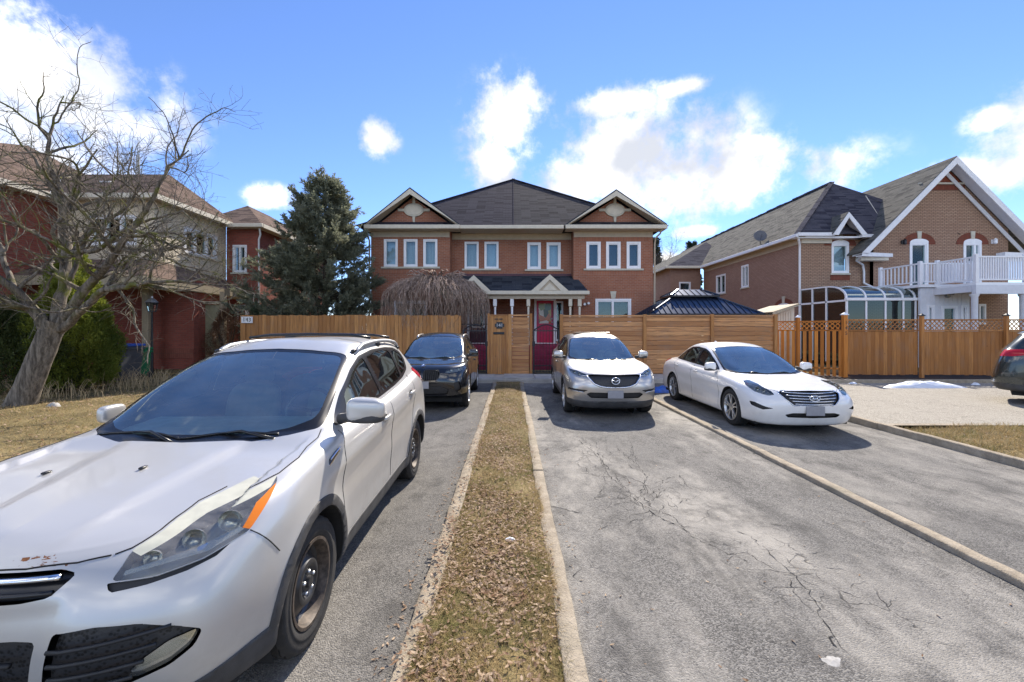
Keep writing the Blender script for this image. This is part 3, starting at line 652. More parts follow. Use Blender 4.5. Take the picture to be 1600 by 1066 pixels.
front_door(*door_r, M['door_red'], 'art'); front_door(*door_l, M['door_maroon'], 'storm')
window(FR, *side_r, H, back='room', fw=.05, name='sidelight')
# downspouts
def spout(pts, m, parent, r=.04): return G().tube(pts, r, 8).obj('downspout', m, parent, smooth=50)
spout([(6.75, 19.3, 6.28), (6.72, 19.45, 6.1), (6.6, 19.72, 5.95), (6.575, 19.76, 5.7), (6.575, 19.76, .2)], M['soffit'], H)
spout([(-6.6, 19.3, 6.28), (-6.6, 19.5, 6.05), (-6.57, 19.76, 5.85), (-6.57, 19.76, .2)], M['soffit'], H)
# small fittings on the porch
def lamp_fixture(x, y, z, label, m=None):
    L_ = empty('wall_lantern', (x, y, z), label, 'wall lamp'); m = m or M['iron']
    G().box((x-.05, y, z-.1), (x+.05, y+.03, z+.1)).obj('back_plate', m, L_); G().lathe([(.0,.16), (.09,.08), (.07,.06), (.075,-.1), (.03,-.14), (0,-.14)], (x, y-.13, z), n=8).obj('lantern_body', m, L_, smooth=30)
    G().bar((x, y, z+.08), (x, y-.13, z+.12), .02, .02).obj('arm', m, L_)
def floodlight(x, y, z):
    e = empty('floodlight', (x, y, z), 'twin white security floodlight beside the right porch post', 'floodlight')
    G().lathe([(0,.0), (.05,0), (.05,.05), (0,.05)], (x, y-.05, z), 'y', 12).obj('base', M['iron'], e)
    for s in (-1, 1): G().lathe([(0,.06), (.045,.04), (.06,-.06), (0,-.05)], (x+s*.09, y-.12, z+.02*s), 'y', 12).obj('lamp_head', M['pvc'], e, smooth=40)
floodlight(X(916, 19.75), 19.78, Z(475, 19.8))
# ================================================================== FENCES AND GATES
YF = 15.5; FT = 2.27; FBZ = .16
def board_v(name, x0, x1, y, z0, z1, m, parent, th=.02, top=0):
    return G().box((x0, y, z0), (x1, y+th, z1+top)).obj(name, m, parent)
def post(x, y, z0, z1, m, parent, w=.09, cap=None):
    o = G().box((x-w/2, y-w/2, z0), (x+w/2, y+w/2, z1)).obj('post', m, parent, bevel=.006)
    if cap:
        g = G().box((x-w*.68, y-w*.68, z1+.001), (x+w*.68, y+w*.68, z1+.035)); c = w*.55
        g.add([(x-c,y-c,z1+.035),(x+c,y-c,z1+.035),(x+c,y+c,z1+.035),(x-c,y+c,z1+.035),(x,y,z1+.1)], [(0,1,4),(1,2,4),(2,3,4),(3,0,4)]); g.obj('post_cap', cap, o)
    return o
rr = random.Random(11)
# left run: close-set vertical cedar boards
f1 = empty('cedar_fence', (-5.8, YF, FBZ), 'close-boarded brown cedar fence in front of the blue-green conifer', 'fence')
x = -9.75
while x < -1.9:
    w = .136+rr.uniform(-.004, .004); board_v('board', x, min(x+w, -1.86), YF+rr.uniform(-.008, .008), FBZ+.03, FT+rr.uniform(-.02, .01)-.0, M['fence'], f1); x += w+.009
for zz in (.5, 1.3, 2.0): G().box((-9.75, YF+.03, zz), (-1.86, YF+.07, zz+.09)).obj('rail', M['fence'], f1)
for xx in (-9.6, -7.7, -5.8, -3.9, -1.9): post(xx, YF+.12, FBZ, FT-.03, M['fence'], f1)
G().box((-9.8, YF-.03, FBZ), (-9.62, YF-.005, FT)).obj('end_board', M['fence'], f1)
# centre panel between the gates
f2 = empty('cedar_fence', (0, YF, FBZ), 'cedar fence panel between the two iron gates', 'fence')
xs = [X(p, YF) for p in (765, 786, 800, 831)]
x = X(766, YF)
for w in (.10, .16, .15, .16, .13): board_v('board', x, x+w-.006, YF-.02, FBZ-.02, FT-.02, M['fence'], f2); x += w
px0 = X(797, YF)
post(px0, YF-.03, FBZ-.04, FT+.03, M['fence'], f2, .13); post(X(763.5, YF), YF, FBZ-.04, FT+.06, M['fence'], f2); post(X(829.5, YF), YF, FBZ-.06, FT+.06, M['fence'], f2)
z = FBZ-.03; n = 15
for k in range(n):
    h = (FT-.04-FBZ)/n; G().box((px0+.068, YF-.03+rr.uniform(-.003, .003)+(.008 if k % 2 else 0), z), (X(826.5, YF), YF-.005, z+h-.012)).obj('board', M['fence_h'], f2); z += h
G().box((px0+.068, YF-.045, FT-.04), (X(827, YF), YF+.0, FT+.02)).obj('top_rail', M['fence_h'], f2); G().box((X(766, YF), YF-.045, FT-.02), (px0-.068, YF+.02, FT+.02)).obj('top_rail', M['fence_h'], f2)
# right run: horizontal boards
f3 = empty('horizontal_cedar_fence', (5.6, YF, FBZ), 'tall fence of horizontal cedar boards behind the silver and white cars', 'fence')
px = [877, 1007, 1112, 1211]; pxs = [X(p, YF) for p in px]
for a in pxs: post(a, YF-.01, FBZ-.05, FT+.03, M['fence'], f3, .115)
for a, b in zip(pxs[:-1], pxs[1:]):
    z = FBZ; n = 12; h = (FT-.06-FBZ)/n
    for k in range(n): G().box((a+.06, YF+rr.uniform(-.004, .004)+(.012 if k % 2 else -.004), z), (b-.06, YF+.03, z+h-.012)).obj('board', M['fence_h'], f3, bevel=.004, seg=1); z += h
    G().box((a+.058, YF-.035, FT-.055), (b-.058, YF+.05, FT+.0)).obj('top_rail', M['fence_h'], f3)
# stained slat fence, going back to the corner post
def lattice(p0, p1, z0, z1, m, parent, s=.105):
    p0 = Vector(p0); p1 = Vector(p1); d = p1-p0; L_ = d.length; d.normalize(); n = Vector((d.y, -d.x, 0)); g = G(); h = z1-z0
    for sg, off in ((1, .004), (-1, -.008)):
        k = -h
        while k < L_+h:
            a, za, b, zb = k, z0, k+h, z1
            if a < 0: za += -a; a = 0
            if b > L_: zb -= b-L_; b = L_
            if b > a+.01:
                q0 = p0+d*(a if sg > 0 else L_-a)+n*off; q1 = p0+d*(b if sg > 0 else L_-b)+n*off
                g.bar((q0.x, q0.y, za), (q1.x, q1.y, zb), .007, .028, up=n.cross(d))
            k += s*1.41
    o = g.obj('lattice', m, parent); o['kind'] = 'stuff'; return o
f4 = empty('slatted_fence', (10.4, 15.4, .1), 'orange stained fence of spaced vertical slats with lattice top', 'fence')
A = Vector((9.72, 16.1)); B = Vector((11.28, 14.62))
def on(t): q = A+(B-A)*t; return q.x, q.y
def slat(x, y, d, w, z0, z1, m, parent, th=.02, name='slat'):
    n = Vector((d.y, -d.x)); a = Vector((x, y))-d*w/2; b = a+d*w
    return G().prism([(a.x, a.y, z0), (b.x, b.y, z0), (b.x+n.x*th, b.y+n.y*th, z0), (a.x+n.x*th, a.y+n.y*th, z0)], (0, 0, z1-z0)).obj(name, m, parent)
dirn = (B-A).normalized(); LL = (B-A).length
for k in range(13):
    t = .02+.95*k/12
    if abs(t-.40) < .035: continue
    slat(*on(t), dirn, .10, .14, 1.72, M['fence_o'], f4)
q = on(.40); post(q[0], q[1], .1, 2.18, M['fence_o'], f4, .10, M['snow'])
lattice((*on(.12), 0), (*on(.375), 0), 1.76, 2.03, M['fence_o'], f4); lattice((*on(.425), 0), (*on(.965), 0), 1.76, 2.03, M['fence_o'], f4)
for a, b in ((.0, .375), (.425, .97)):
    for zz in (1.72, 2.035, .4): G().bar((*on(a), zz), (*on(b), zz), .04, .05).obj('rail', M['fence_o'], f4)
for k in range(5): slat(*on(.02+.02*k), dirn, .05, .14, 2.0, M['fence_o'], f4)
# stained board fence along the pad
f5 = empty('board_fence', (15, 14.5, .1), 'brown stained solid board fence with lattice top by the dark grey car', 'fence')
C = Vector((11.3, 14.6)); E = Vector((22.0, 14.15)); d5 = (E-C).normalized(); L5 = (E-C).length
pp = [0, 2.52, 5.25, 8.1, L5]
for i, s in enumerate(pp):
    q = C+d5*s; post(q.x, q.y-.03, .02, 2.2 if i else 2.24, M['fence_o'] if i == 0 else M['fence_b'], f5, .13 if i == 0 else .1, M['iron'] if i else M['snow'])
    if i and i < 4:
        c = bpy.data.objects[f5.children[-1].name]
s = .08
while s < L5-.1:
    w = .135+rr.uniform(-.004, .004)
    if all(abs(s+w/2-p) > .05 for p in pp): q = C+d5*(s+w/2); slat(q.x, q.y+.05+rr.uniform(-.003, .003), d5, w, .2+rr.uniform(0, .03), 1.69, M['fence_b'], f5, .018, 'board')
    s += w+.004
for a, b in zip(pp[:-1], pp[1:]):
    p0 = C+d5*(a+.06); p1 = C+d5*(b-.06)
    lattice((p0.x, p0.y+.03, 0), (p1.x, p1.y+.03, 0), 1.75, 2.06, M['fence_b'], f5)
    for zz in (1.72, 2.075): G().bar((p0.x, p0.y+.03, zz), (p1.x, p1.y+.03, zz), .05, .045).obj('rail', M['fence_b'], f5)
# lettering on the corner post
def text(body, size, loc, m, parent, name='lettering', rot=(R(90), 0, 0), ext=.002, ax='CENTER', local=False, sx=1):
    cu = bpy.data.curves.new(name, 'FONT'); cu.body = body; cu.size = size; cu.extrude = ext; cu.align_x = ax; cu.align_y = 'CENTER'
    t = bpy.data.objects.new(name, cu); COL.objects.link(t); bpy.context.view_layer.update()
    me = bpy.data.meshes.new_from_object(t.evaluated_get(bpy.context.evaluated_depsgraph_get())); bpy.data.objects.remove(t)
    o = bpy.data.objects.new(name, me); COL.objects.link(o); me.materials.clear(); me.materials.append(m)
    o.location = loc; o.rotation_euler = rot; o.scale = (sx, 1, 1)
    if parent:
        o.parent = parent
        if not local and parent.type == 'EMPTY': o.matrix_parent_inverse = parent.matrix_basis.inverted()
    return o
q = C; yq = q.y-.03-.068
for ch, zz in (('1', 1.98), ('4', 1.80), ('5', 1.62)): text(ch, .17, (q.x+.005, yq, zz), M['iron'], f5, 'house_numeral')
# plaques
def plaque(cx, cz, w, h, y, label, body):
    e = empty('number_plaque', (cx, y, cz), label, 'sign')
    pts = []; r = .06
    for sx, sz, in ((1,1),(-1,1),(-1,-1),(1,-1)):
        pts += [(cx+sx*(w/2), y, cz+sz*(h/2-r)), (cx+sx*(w/2-r), y, cz+sz*(h/2-r)), (cx+sx*(w/2-r), y, cz+sz*h/2)][::(1 if sx*sz > 0 else -1)]
    G().prism(pts, (0, .02, 0)).obj('plate', M['iron'], e)
    text(body, .17, (cx, y-.003, cz), simple('plaque_numeral', (.55,.56,.58), .4), e, 'house_number')
plaque(X(780.5, YF-.03), Z(508.5, YF-.03), .34, .24, YF-.042, 'black plaque with house number on the cedar panel between the gates', '141')
o = G().box((X(771, YF), YF-.05, Z(522.5, YF)), (X(788, YF), YF-.022, Z(519, YF))).obj('mail_slot', M['iron'], bevel=.008); tag(o, 'narrow black letter slot below the house number plaque', 'mail slot')
for a, b in ((773, 778.5), (780, 785.5)): G().box((X(a, YF), YF-.05, Z(499.5, YF)), (X(b, YF), YF-.022, Z(498, YF))).obj('slot', M['iron'], f2)
e = empty('number_sign', (X(388, YF), YF-.05, Z(500, YF)), 'white house number sign at the left end of the cedar fence', 'sign')
G().box((X(378.5, YF), YF-.06, Z(505, YF)), (X(396, YF), YF-.035, Z(495, YF))).obj('plate', M['pvc'], e, bevel=.004)
text('143', .20, (X(387.3, YF), YF-.063, Z(500, YF)), M['iron'], e, 'house_number', sx=1.05)
# iron gates with arched tops
def gate(x0, x1, label, mirror):
    e = empty('iron_gate', ((x0+x1)/2, YF, FBZ), label, 'gate', 'arched black iron gates'); y = YF; zt = Z(517, YF); zb = FBZ+.06
    w = x1-x0; arch = [(x0+w*t, y, zt+.02+.20*math.sin(math.pi*t)) for t in [k/12 for k in range(13)]]
    G().tube(arch, .022, 8).obj('arch', M['iron'], e, smooth=50); 
    for xx in (x0, x1): G().box((xx-.025, y-.025, zb-.05), (xx+.025, y+.025, zt+.04)).obj('stile', M['iron'], e)
    for zz in (zb, zb+.22, zt): G().box((x0, y-.015, zz-.017), (x1, y+.015, zz+.017)).obj('rail', M['iron'], e)
    n = 8
    for k in range(1, n): xx = x0+w*k/n; G().tube([(xx, y, zb), (xx, y, zt+.16*math.sin(math.pi*k/n))], .008, 6).obj('bar', M['iron'], e)
    G().box(((x0 if mirror else x1)-.05, y-.05, 1.15), ((x0 if mirror else x1)+.05, y+.03, 1.32)).obj('latch', M['iron'], e)
gate(X(724, YF), X(760, YF), 'arched black iron gate left of the cedar panel, beside the black car', False)
gate(X(834, YF), X(873, YF), 'arched black iron gate in front of the red door', True)
# ================================================================== RIGHT HOUSE (tan brick)
RH = empty('tan_brick_house', (17, 21, .14), 'tan brick house with steep white-trimmed gable, balcony and glass solarium', 'house')
GW = 21.0
FA, FG, FS = front(21.3), front(GW), side(14.3, -1)
wa = (X(1299,21.3), X(1326,21.3), Z(427,21.3), Z(381,21.3))
wall(FA, 14.3, 18.4, .1, 6.5, [wa], M['brick_tan'], RH)
s1 = (25.9, 26.7, 4.33, 5.7); s2 = (28.7, 30.0, 4.2, 5.5); s3 = (22.0, 23.1, 2.1, 2.95)
wall(FS, 21.3+.23, 32, .1, 6.35, [s1, s2, s3], M['brick_tan_s'], RH, 'side_wall')
window(FA, *wa, RH, back='blind', fw=.075); 
for s in (s1, s2): window(FS, *s, RH, back='room', mull=((s[0]+s[1])/2,), sill=.06)
window(FS, *s3, RH, back='blind')
ww = (X(1061,32), X(1079,32), 4.2, 5.3); FW = front(32)
wall(FW, 11.8, 14.3-.23, .1, 6.35, [ww], M['brick_tan_s'], RH, 'wing_wall'); window(FW, *ww, RH, back='room')
wall(side(11.8, -1), 32.23, 46, .1, 6.35, [], M['brick_tan_s'], RH, 'wing_wall')
d1 = (X(1421,GW), X(1450,GW), 3.6, Z(379,GW)); d2 = (X(1505,GW), X(1533,GW), 3.6, Z(379,GW)); lowwin = (X(1529,GW), X(1540,GW), 2.0, 3.0)
wall(FG, 17.7, 24.3, .1, 6.1, [d1, d2, lowwin], M['brick_tan'], RH)
wall(side(17.7, -1), GW+.001, 21.299, .1, 6.1, [], M['brick_tan'], RH, 'return_wall', .15)
window(FG, *lowwin, RH, back='blind')
for d in (d1, d2): window(FG, *d, RH, fw=.09, back='curtain' if d is d1 else 'blind', mull=() if d is d1 else (d[1]-.32,), name='balcony_door')
def arch(face, a0, a1, z, parent, ro=.36, dark=None, head=.18):
    c = (a0+a1)/2; hw = (a1-a0)/2; n = 12
    # segmental white head filling the top of the opening, then a red brick arch and keystone
    hd = [face.p(a0, z, .045), face.p(a1, z, .045)]+[face.p(c+hw*math.cos(math.pi*k/n), z+head*math.sin(math.pi*k/n), .045) for k in range(1, n)]
    G().prism(hd, -face.nm*.06).obj('arch_head', M['pvc'], parent)
    ir, orr = (hw, head), (hw+ro, head+ro)
    ring = [face.p(c+orr[0]*math.cos(math.pi*k/n), z-.10+(orr[1]+.05)*math.sin(math.pi*k/n), .02) for k in range(n+1)]+[face.p(c+(ir[0]+.01)*math.cos(math.pi*k/n), z-.10+(ir[1]+.11)*math.sin(math.pi*k/n), .02) for k in range(n, -1, -1)]
    m2 = len(ring)//2; g = G()
    for k in range(n):
        q = [ring[k], ring[k+1], ring[2*n+1-k-1], ring[2*n+1-k]]; g.prism(q, -face.nm*.03)
    g.obj('brick_arch', dark or M['brick_red'], parent)
    G().prism([face.p(c-.08, z+head-.02, .05), face.p(c+.08, z+head-.02, .05), face.p(c+.11, z+head+.36, .05), face.p(c-.11, z+head+.36, .05)], -face.nm*.05).obj('keystone', M['stone'], parent)
arch(FA, wa[0], wa[1], wa[3], RH); arch(FG, d1[0], d1[1], d1[3], RH); arch(FG, d2[0], d2[1], d2[3], RH); arch(FS, s3[0], s3[1], s3[3], RH, .3)
fbox(FA, wa[0]-.05, wa[1]+.05, wa[2]-.36, wa[2]-.09, -.02, .02).obj('soldier_course', M['brick_red'], RH); fbox(FA, wa[0]-.06, wa[1]+.06, wa[2]-.085, wa[2]-.003, -.05, .06).obj('sill', M['stone'], RH)
# roofs
eL, eF = 13.9, 20.9
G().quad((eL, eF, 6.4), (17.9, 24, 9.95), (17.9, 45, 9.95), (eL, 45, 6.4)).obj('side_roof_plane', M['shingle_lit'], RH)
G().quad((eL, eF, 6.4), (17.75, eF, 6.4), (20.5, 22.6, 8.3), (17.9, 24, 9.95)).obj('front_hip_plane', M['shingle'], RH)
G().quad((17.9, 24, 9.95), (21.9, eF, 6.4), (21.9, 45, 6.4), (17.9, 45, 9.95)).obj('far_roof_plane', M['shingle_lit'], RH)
G().bar((eL, eF, 6.43), (17.9, 24, 9.98), .24, .05).obj('hip_cap', M['shingle'], RH); 
rr = random.Random(5)
for k in range(30): y = 24+k*.55; G().box((17.8, y, 9.93), (18.0, y+.5, 9.99+rr.uniform(0, .05))).obj('ridge_cap', M['shingle'], RH)
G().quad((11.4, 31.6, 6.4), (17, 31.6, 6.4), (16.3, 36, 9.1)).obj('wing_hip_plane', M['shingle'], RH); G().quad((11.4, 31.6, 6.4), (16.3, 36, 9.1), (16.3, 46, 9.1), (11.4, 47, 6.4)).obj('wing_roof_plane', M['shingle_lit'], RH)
# eaves left side
G().box((eL, eF, 6.26), (14.3, 31.9, 6.33)).obj('soffit', M['soffit'], RH); G().box((eL-.08, eF-.05, 6.25), (eL+.05, 31.6, 6.42)).obj('gutter', M['trim_white'], RH, bevel=.02)
fbox(FS, 21.32, 31.9, 6.0, 6.3, -.02, .04).obj('frieze_board', M['soffit'], RH)
G().box((11.3, 31.5, 6.25), (14.2, 31.62, 6.42)).obj('gutter', M['trim'], RH, bevel=.02); G().box((11.3, 31.62, 6.25), (11.42, 46, 6.42)).obj('gutter', M['trim'], RH); G().box((11.4, 31.6, 6.27), (14.2, 32, 6.32)).obj('soffit', M['soffit'], RH)
# section A eave + dormer gable
da, db, dm, dz = X(1300,20.8), X(1354,20.8), X(1325,20.8), Z(333,20.8)
G().box((eL, eF-.1, 6.3), (da+.15, eF+.02, 6.46)).obj('fascia', M['trim_white'], RH); G().box((eL, eF, 6.22), (17.2, 21.3, 6.29)).obj('soffit', M['trim_white'], RH)
fbox(FA, 14.32, da+.3, 6.02, 6.28, -.02, .1).obj('frieze_board', M['trim'], RH)
wall_t = [(da+.28, 21.27, 6.2), (db-.28, 21.27, 6.2), (dm, 21.27, dz-.18)]
G().prism(wall_t, (0, .15, 0)).obj('dormer_wall', M['brick_tan'], RH)
for s, a in ((1, da), (-1, db)):
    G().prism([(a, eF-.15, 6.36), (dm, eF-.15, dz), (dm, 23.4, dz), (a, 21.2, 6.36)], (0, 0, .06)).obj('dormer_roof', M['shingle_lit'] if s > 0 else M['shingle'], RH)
    p0 = Vector((a, eF-.18, 6.34)); p1 = Vector((dm, eF-.18, dz+.03))
    G().prism([p0, p1, p1-Vector((0,0,.26)), p0+Vector((s*.27, 0, -.02))], (0, .04, 0)).obj('dormer_rake', M['trim_white'], RH)
    G().prism([p0+Vector((0,.05,-.02)), p1+Vector((0,.05,-.02)), p1+Vector((0,.55,-.02)), p0+Vector((0,.55,-.02))], (0, 0, -.03)).obj('dormer_soffit', M['siding'], RH)
G().box((db-.25, eF-.16, 6.22), (db+.75, 21.25, 6.36)).obj('eave_return', M['trim_white'], RH)
# big gable
gx0, gx1, gm, ge, gz, gy = 16.62, 25.6, 21.11, 5.38, 9.92, 20.35
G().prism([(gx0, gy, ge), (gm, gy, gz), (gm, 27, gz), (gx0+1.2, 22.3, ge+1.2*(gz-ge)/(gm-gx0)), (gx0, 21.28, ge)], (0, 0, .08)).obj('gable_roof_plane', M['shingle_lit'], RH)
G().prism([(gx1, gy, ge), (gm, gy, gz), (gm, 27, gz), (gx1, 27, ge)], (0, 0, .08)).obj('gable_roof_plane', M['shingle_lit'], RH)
zt = lambda x: gz-(gz-ge)*abs(x-gm)/(gm-gx0)
G().prism([(x_, GW-.004, z_) for x_, z_ in ((17.7, 6.09), (24.3, 6.09), (24.3, zt(24.3)-.05), (gm+.95, zt(gm+.95)-.05), (gm-.95, zt(gm-.95)-.05), (17.7, zt(17.7)-.05))], (0, .2, 0)).obj('gable_wall', M['brick_tan'], RH)
red = simple('rust_siding', (.20,.045,.018), .7, var=.2); zr = zt(gm+.95)-.05
G().prism([(gm-.93, GW-.03, zr+.0), (gm+.93, GW-.03, zr), (gm, GW-.03, gz-.12)], (0, .1, 0)).obj('gable_peak_panel', red, RH)
G().box((gm-1.2, GW-.08, zr-.06), (gm+1.2, GW+.02, zr+.02)).obj('gable_trim', M['stone'], RH); fbox(FG, gm-1.05, gm+1.05, zr-.34, zr-.065, -.01, .02).obj('soldier_course', M['brick_red'], RH)
for s, a in ((1, gx0), (-1, gx1)):
    p0 = Vector((a, gy-.03, ge+.02)); p1 = Vector((gm, gy-.03, gz+.04))
    G().prism([p0, p1, p1-Vector((0,0,.34)), p0+Vector((s*.3, 0, -.04))], (0, .05, 0)).obj('rake_board', M['trim_white'], RH)
    G().prism([p0+Vector((0,.05,-.05)), p1+Vector((0,.05,-.05)), p1+Vector((0,.62,-.05)), p0+Vector((0,.62,-.05))], (0, 0, -.05)).obj('rake_soffit', M['siding'], RH)
    q0 = p0+Vector((s*.55, .84, .0)); 
    G().prism([p0+Vector((s*.62,.58,.2)), p1+Vector((0,.58,-.38)), p1+Vector((0,.58,-.62)), p0+Vector((s*.62,.58,-.05))], (0, .04, 0)).obj('inner_rake', M['trim_white'], RH)
# eave return boxes
for a0, a1 in ((gx0, 18.3), (23.4, gx1)):
    G().prism([(a0, gy, ge-.14), (a1, gy+.25, ge-.14), (a1, gy+.25, ge+.02), (a0, gy, ge+.05)], (0, .38, 0)).obj('eave_return', M['trim_white'], RH)
    G().box((a0+.2, gy+.3, ge-.3), (a1-.15, GW-.005, ge-.145)).obj('return_frieze', M['trim'], RH)
G().bar((X(1386,21.2), 21.2, 6.62), (X(1352,23.2), 23.2, 8.95), .06, .09).obj('valley_flashing', M['trim'], RH)
lamp_fixture(X(1410,20.97), 20.97, Z(379,21), 'black wall lantern left of the balcony door')
lamp_fixture(X(1551,20.97), 20.97, Z(378,21), 'white wall lantern right of the open balcony door', M['pvc'])
spout([(14.0, eF+.1, 6.28), (14.05, 21.0, 6.1), (14.22, 21.2, 5.95), (14.25, 21.24, 5.7), (14.25, 21.24, .2)], M['trim_white'], RH, .05)
spout([(16.75, 20.6, 5.25), (16.8, 20.9, 5.1), (17.3, 21.15, 4.95), (17.4, 21.2, 4.6), (17.4, 21.2, 4.05), (17.6, 20.9, 3.8), (17.7, 20.5, 3.68)], M['trim_white'], RH, .05)
vent = G().box((X(1403,23), 22.8, 8.92), (X(1403,23)+.5, 23.3, 9.12)).obj('roof_vent', M['iron'], RH)
# enclosure, balcony decks, rails
def rail(p0, p1, z0, z1, parent, n, posts=(1, 1), bw=.04):
    p0 = Vector(p0); p1 = Vector(p1); d = p1-p0
    for zz, h in ((z1, .06), (z0+.1, .05)): G().bar((p0.x, p0.y, zz), (p1.x, p1.y, zz), .07, h).obj('handrail', M['pvc'], parent)
    for k in range(1, n): q = p0+d*k/n; G().box((q.x-bw/2, q.y-bw/2, z0+.125), (q.x+bw/2, q.y+bw/2, z1-.03)).obj('baluster', M['pvc'], parent)
    for f, q in zip(posts, (p0, p1)):
        if f: G().box((q.x-.06, q.y-.06, z0), (q.x+.06, q.y+.06, z1+.1)).obj('rail_post', M['pvc'], parent, bevel=.008)
ds = empty('balcony', (18, 19, 3.5), 'white railed lower balcony over the siding-clad entry of the tan house', 'balcony')
G().box((17.05, 17.95, 3.52), (19.35, 20.95, 3.64)).obj('deck', M['pvc'], ds)
rail((17.15, 18.02), (19.25, 18.02), 3.65, 4.52, ds, 18); rail((17.1, 19.9), (17.15, 18.08), 3.65, 4.52, ds, 10, (1, 0))
db_ = empty('balcony', (20, 17, 3.3), 'white railed raised deck on columns at the right of the tan house', 'balcony')
G().box((17.8, 16.45, 3.46), (24, 20.9, 3.56)).obj('deck', M['pvc'], db_); G().box((17.75, 16.4, 3.12), (24, 16.56, 3.455)).obj('beam', M['siding'], db_)
G().box((17.75, 16.57, 3.2), (17.9, 19.9, 3.45)).obj('beam', M['siding'], db_)
rail((17.85, 16.5), (19.75, 16.5), 3.57, 4.55, db_, 20); rail((19.75, 16.5), (22.5, 16.5), 3.57, 4.55, db_, 28, (0, 1)); rail((17.85, 18.0), (17.85, 16.56), 3.57, 4.55, db_, 12, (1, 0))
for xx in (17.85, 19.72, 22.4): G().lathe([(.13, .1), (.13, .2), (.10, .25), (.10, 3.0), (.14, 3.08), (.14, 3.12)], (xx, 16.55, 0), n=16).obj('column', M['siding'], db_, smooth=40)
fe = front(18.06)
ed = (X(1471,18.06), X(1496,18.06), .4, 2.75); ew1 = (X(1448,18.06), X(1460,18.06), .9, 2.78); ew2 = (X(1501,18.06), X(1512,18.06), .9, 2.78)
wall(fe, 17.2, 19.28, .1, 3.5, [ed, ew1, ew2], M['siding'], RH, 'entry_wall', .1)
for h in (ed, ew1, ew2): window(fe, *h, RH, back='room', fw=.075, name='entry_window' if h is not ed else 'entry_door')
x = 17.22
while x < 19.26: fbox(fe, x, x+.015, 2.85, 3.48, 0, .012).obj('siding_batten', M['siding'], RH); x += .19
wall(side(19.28, 1), 18.07, 20.1, .1, 3.5, [], M['siding'], RH, 'entry_side', .1)
fl = empty('floodlight', (X(1482,18), 18, 3.15), 'grey twin floodlight on the siding above the entry door', 'floodlight')
for dx, dz in ((-.08, -.05), (.09, .06)): G().lathe([(0,-.02), (.06,-.02), (.075,-.14), (0,-.13)], (X(1482,18)+dx, 18.04, 3.2+dz), 'y', 12).obj('lamp_head', M['grey_metal'], fl, smooth=40)
G().box((X(1482,18)-.06, 17.99, 3.1), (X(1482,18)+.06, 18.045, 3.24)).obj('base', M['grey_metal'], fl)
# solarium
SL = empty('solarium', (15.9, 19.7, .14), 'curved glass lean-to solarium with white ribs on the tan house', 'solarium')
prof = [(21.15, 3.70), (19.5, 3.68)]+[(19.4-1.1*math.sin(t), 3.12+.55*math.cos(t)) for t in [R(a) for a in range(10, 91, 10)]]+[(18.27, 2.95), (18.27, .3)]
xs = [14.26, 15.08, 15.9, 16.66, 17.18]
for x in xs:
    g = G()
    for (y0, z0), (y1, z1) in zip(prof[:-1], prof[1:]): g.bar((x, y0, z0), (x, y1, z1), .06, .07, up=(1,0,0))
    g.obj('rib', M['pvc'], SL)
for a, b in zip(xs[:-1], xs[1:]):
    g = G(); pv = [(x, y, z) for (y, z) in prof[:-2] for x in (a+.03, b-.03)]; n = len(prof)-2
    g.add(pv, [(2*i, 2*i+1, 2*i+3, 2*i+2) for i in range(n-1)]); g.obj('roof_pane', M['glass_roof'], SL, smooth='all')
    G().quad((a+.03, 18.27, .3), (b-.03, 18.27, .3), (b-.03, 18.27, 2.98), (a+.03, 18.27, 2.98)).obj('front_pane', M['glass_dark'], SL)
G().box((14.2, 18.2, 2.98), (17.35, 18.33, 3.10)).obj('eave_beam', M['pvc'], SL, bevel=.01); G().box((14.23, 18.22, .14), (17.2, 18.32, .6)).obj('base_wall', M['siding'], SL)
for zz in (2.95,): G().box((14.23, 18.3, zz), (14.3, 21.2, zz+.08)).obj('side_rail', M['pvc'], SL)
for yy in (19.4, 20.3, 21.15): G().box((14.23, yy, .3), (14.3, yy+.08, 3.68 if yy > 19 else 3.4)).obj('side_mullion', M['pvc'], SL)
sp_ = [(14.265, y, z) for y, z in prof]+[(14.265, 21.15, .3)]
G().quad(*sp_).obj('side_pane', M['glass_dark'], SL)
G().box((14.35, 20.9, .2), (17.1, 21.0, 2.9)).obj('dark_interior', M['room'], SL)
# satellite dish on the roof edge
sdv = empty('satellite_dish', (X(1186,24.5), 24.5, 6.4), 'dark grey satellite dish on the tan house roof edge', 'satellite dish')
c = Vector((X(1184,24.5), 24.3, Z(371,24.5))); g = G(); n = 20; v = [tuple(c)]; f = []
ax = Vector((-.25, -.9, .3)).normalized(); u_ = ax.orthogonal().normalized(); w_ = ax.cross(u_)
for j in range(1, 5):
    for i in range(n): a = 2*math.pi*i/n; v.append(tuple(c+(u_*math.cos(a)+w_*math.sin(a))*.34*j/4+ax*.09*(j/4)**2))
f = [(0, 1+i, 1+(i+1)%n) for i in range(n)]+[(1+j*n+i, 1+(j+1)*n+i, 1+(j+1)*n+(i+1)%n, 1+j*n+(i+1)%n) for j in range(3) for i in range(n)]
dk = simple('dish_grey', (.11,.115,.13), .5); o = G().add(v, f).obj('dish', dk, sdv, smooth='all'); s_ = o.modifiers.new('solid', 'SOLIDIFY'); s_.thickness = .015
G().tube([c, c+Vector((.12, .15, -.45)), (c.x+.16, c.y+.2, 6.45)], .025, 8).obj('mast', dk, sdv); G().tube([c+Vector((0,0,-.3))+ax*.05, c+ax*.42+Vector((0,0,-.12))], .012, 6).obj('feed_arm', dk, sdv); G().box(tuple(c+ax*.4+Vector((-.04,-.04,-.16))), tuple(c+ax*.4+Vector((.04,.04,-.07)))).obj('feed_horn', dk, sdv)
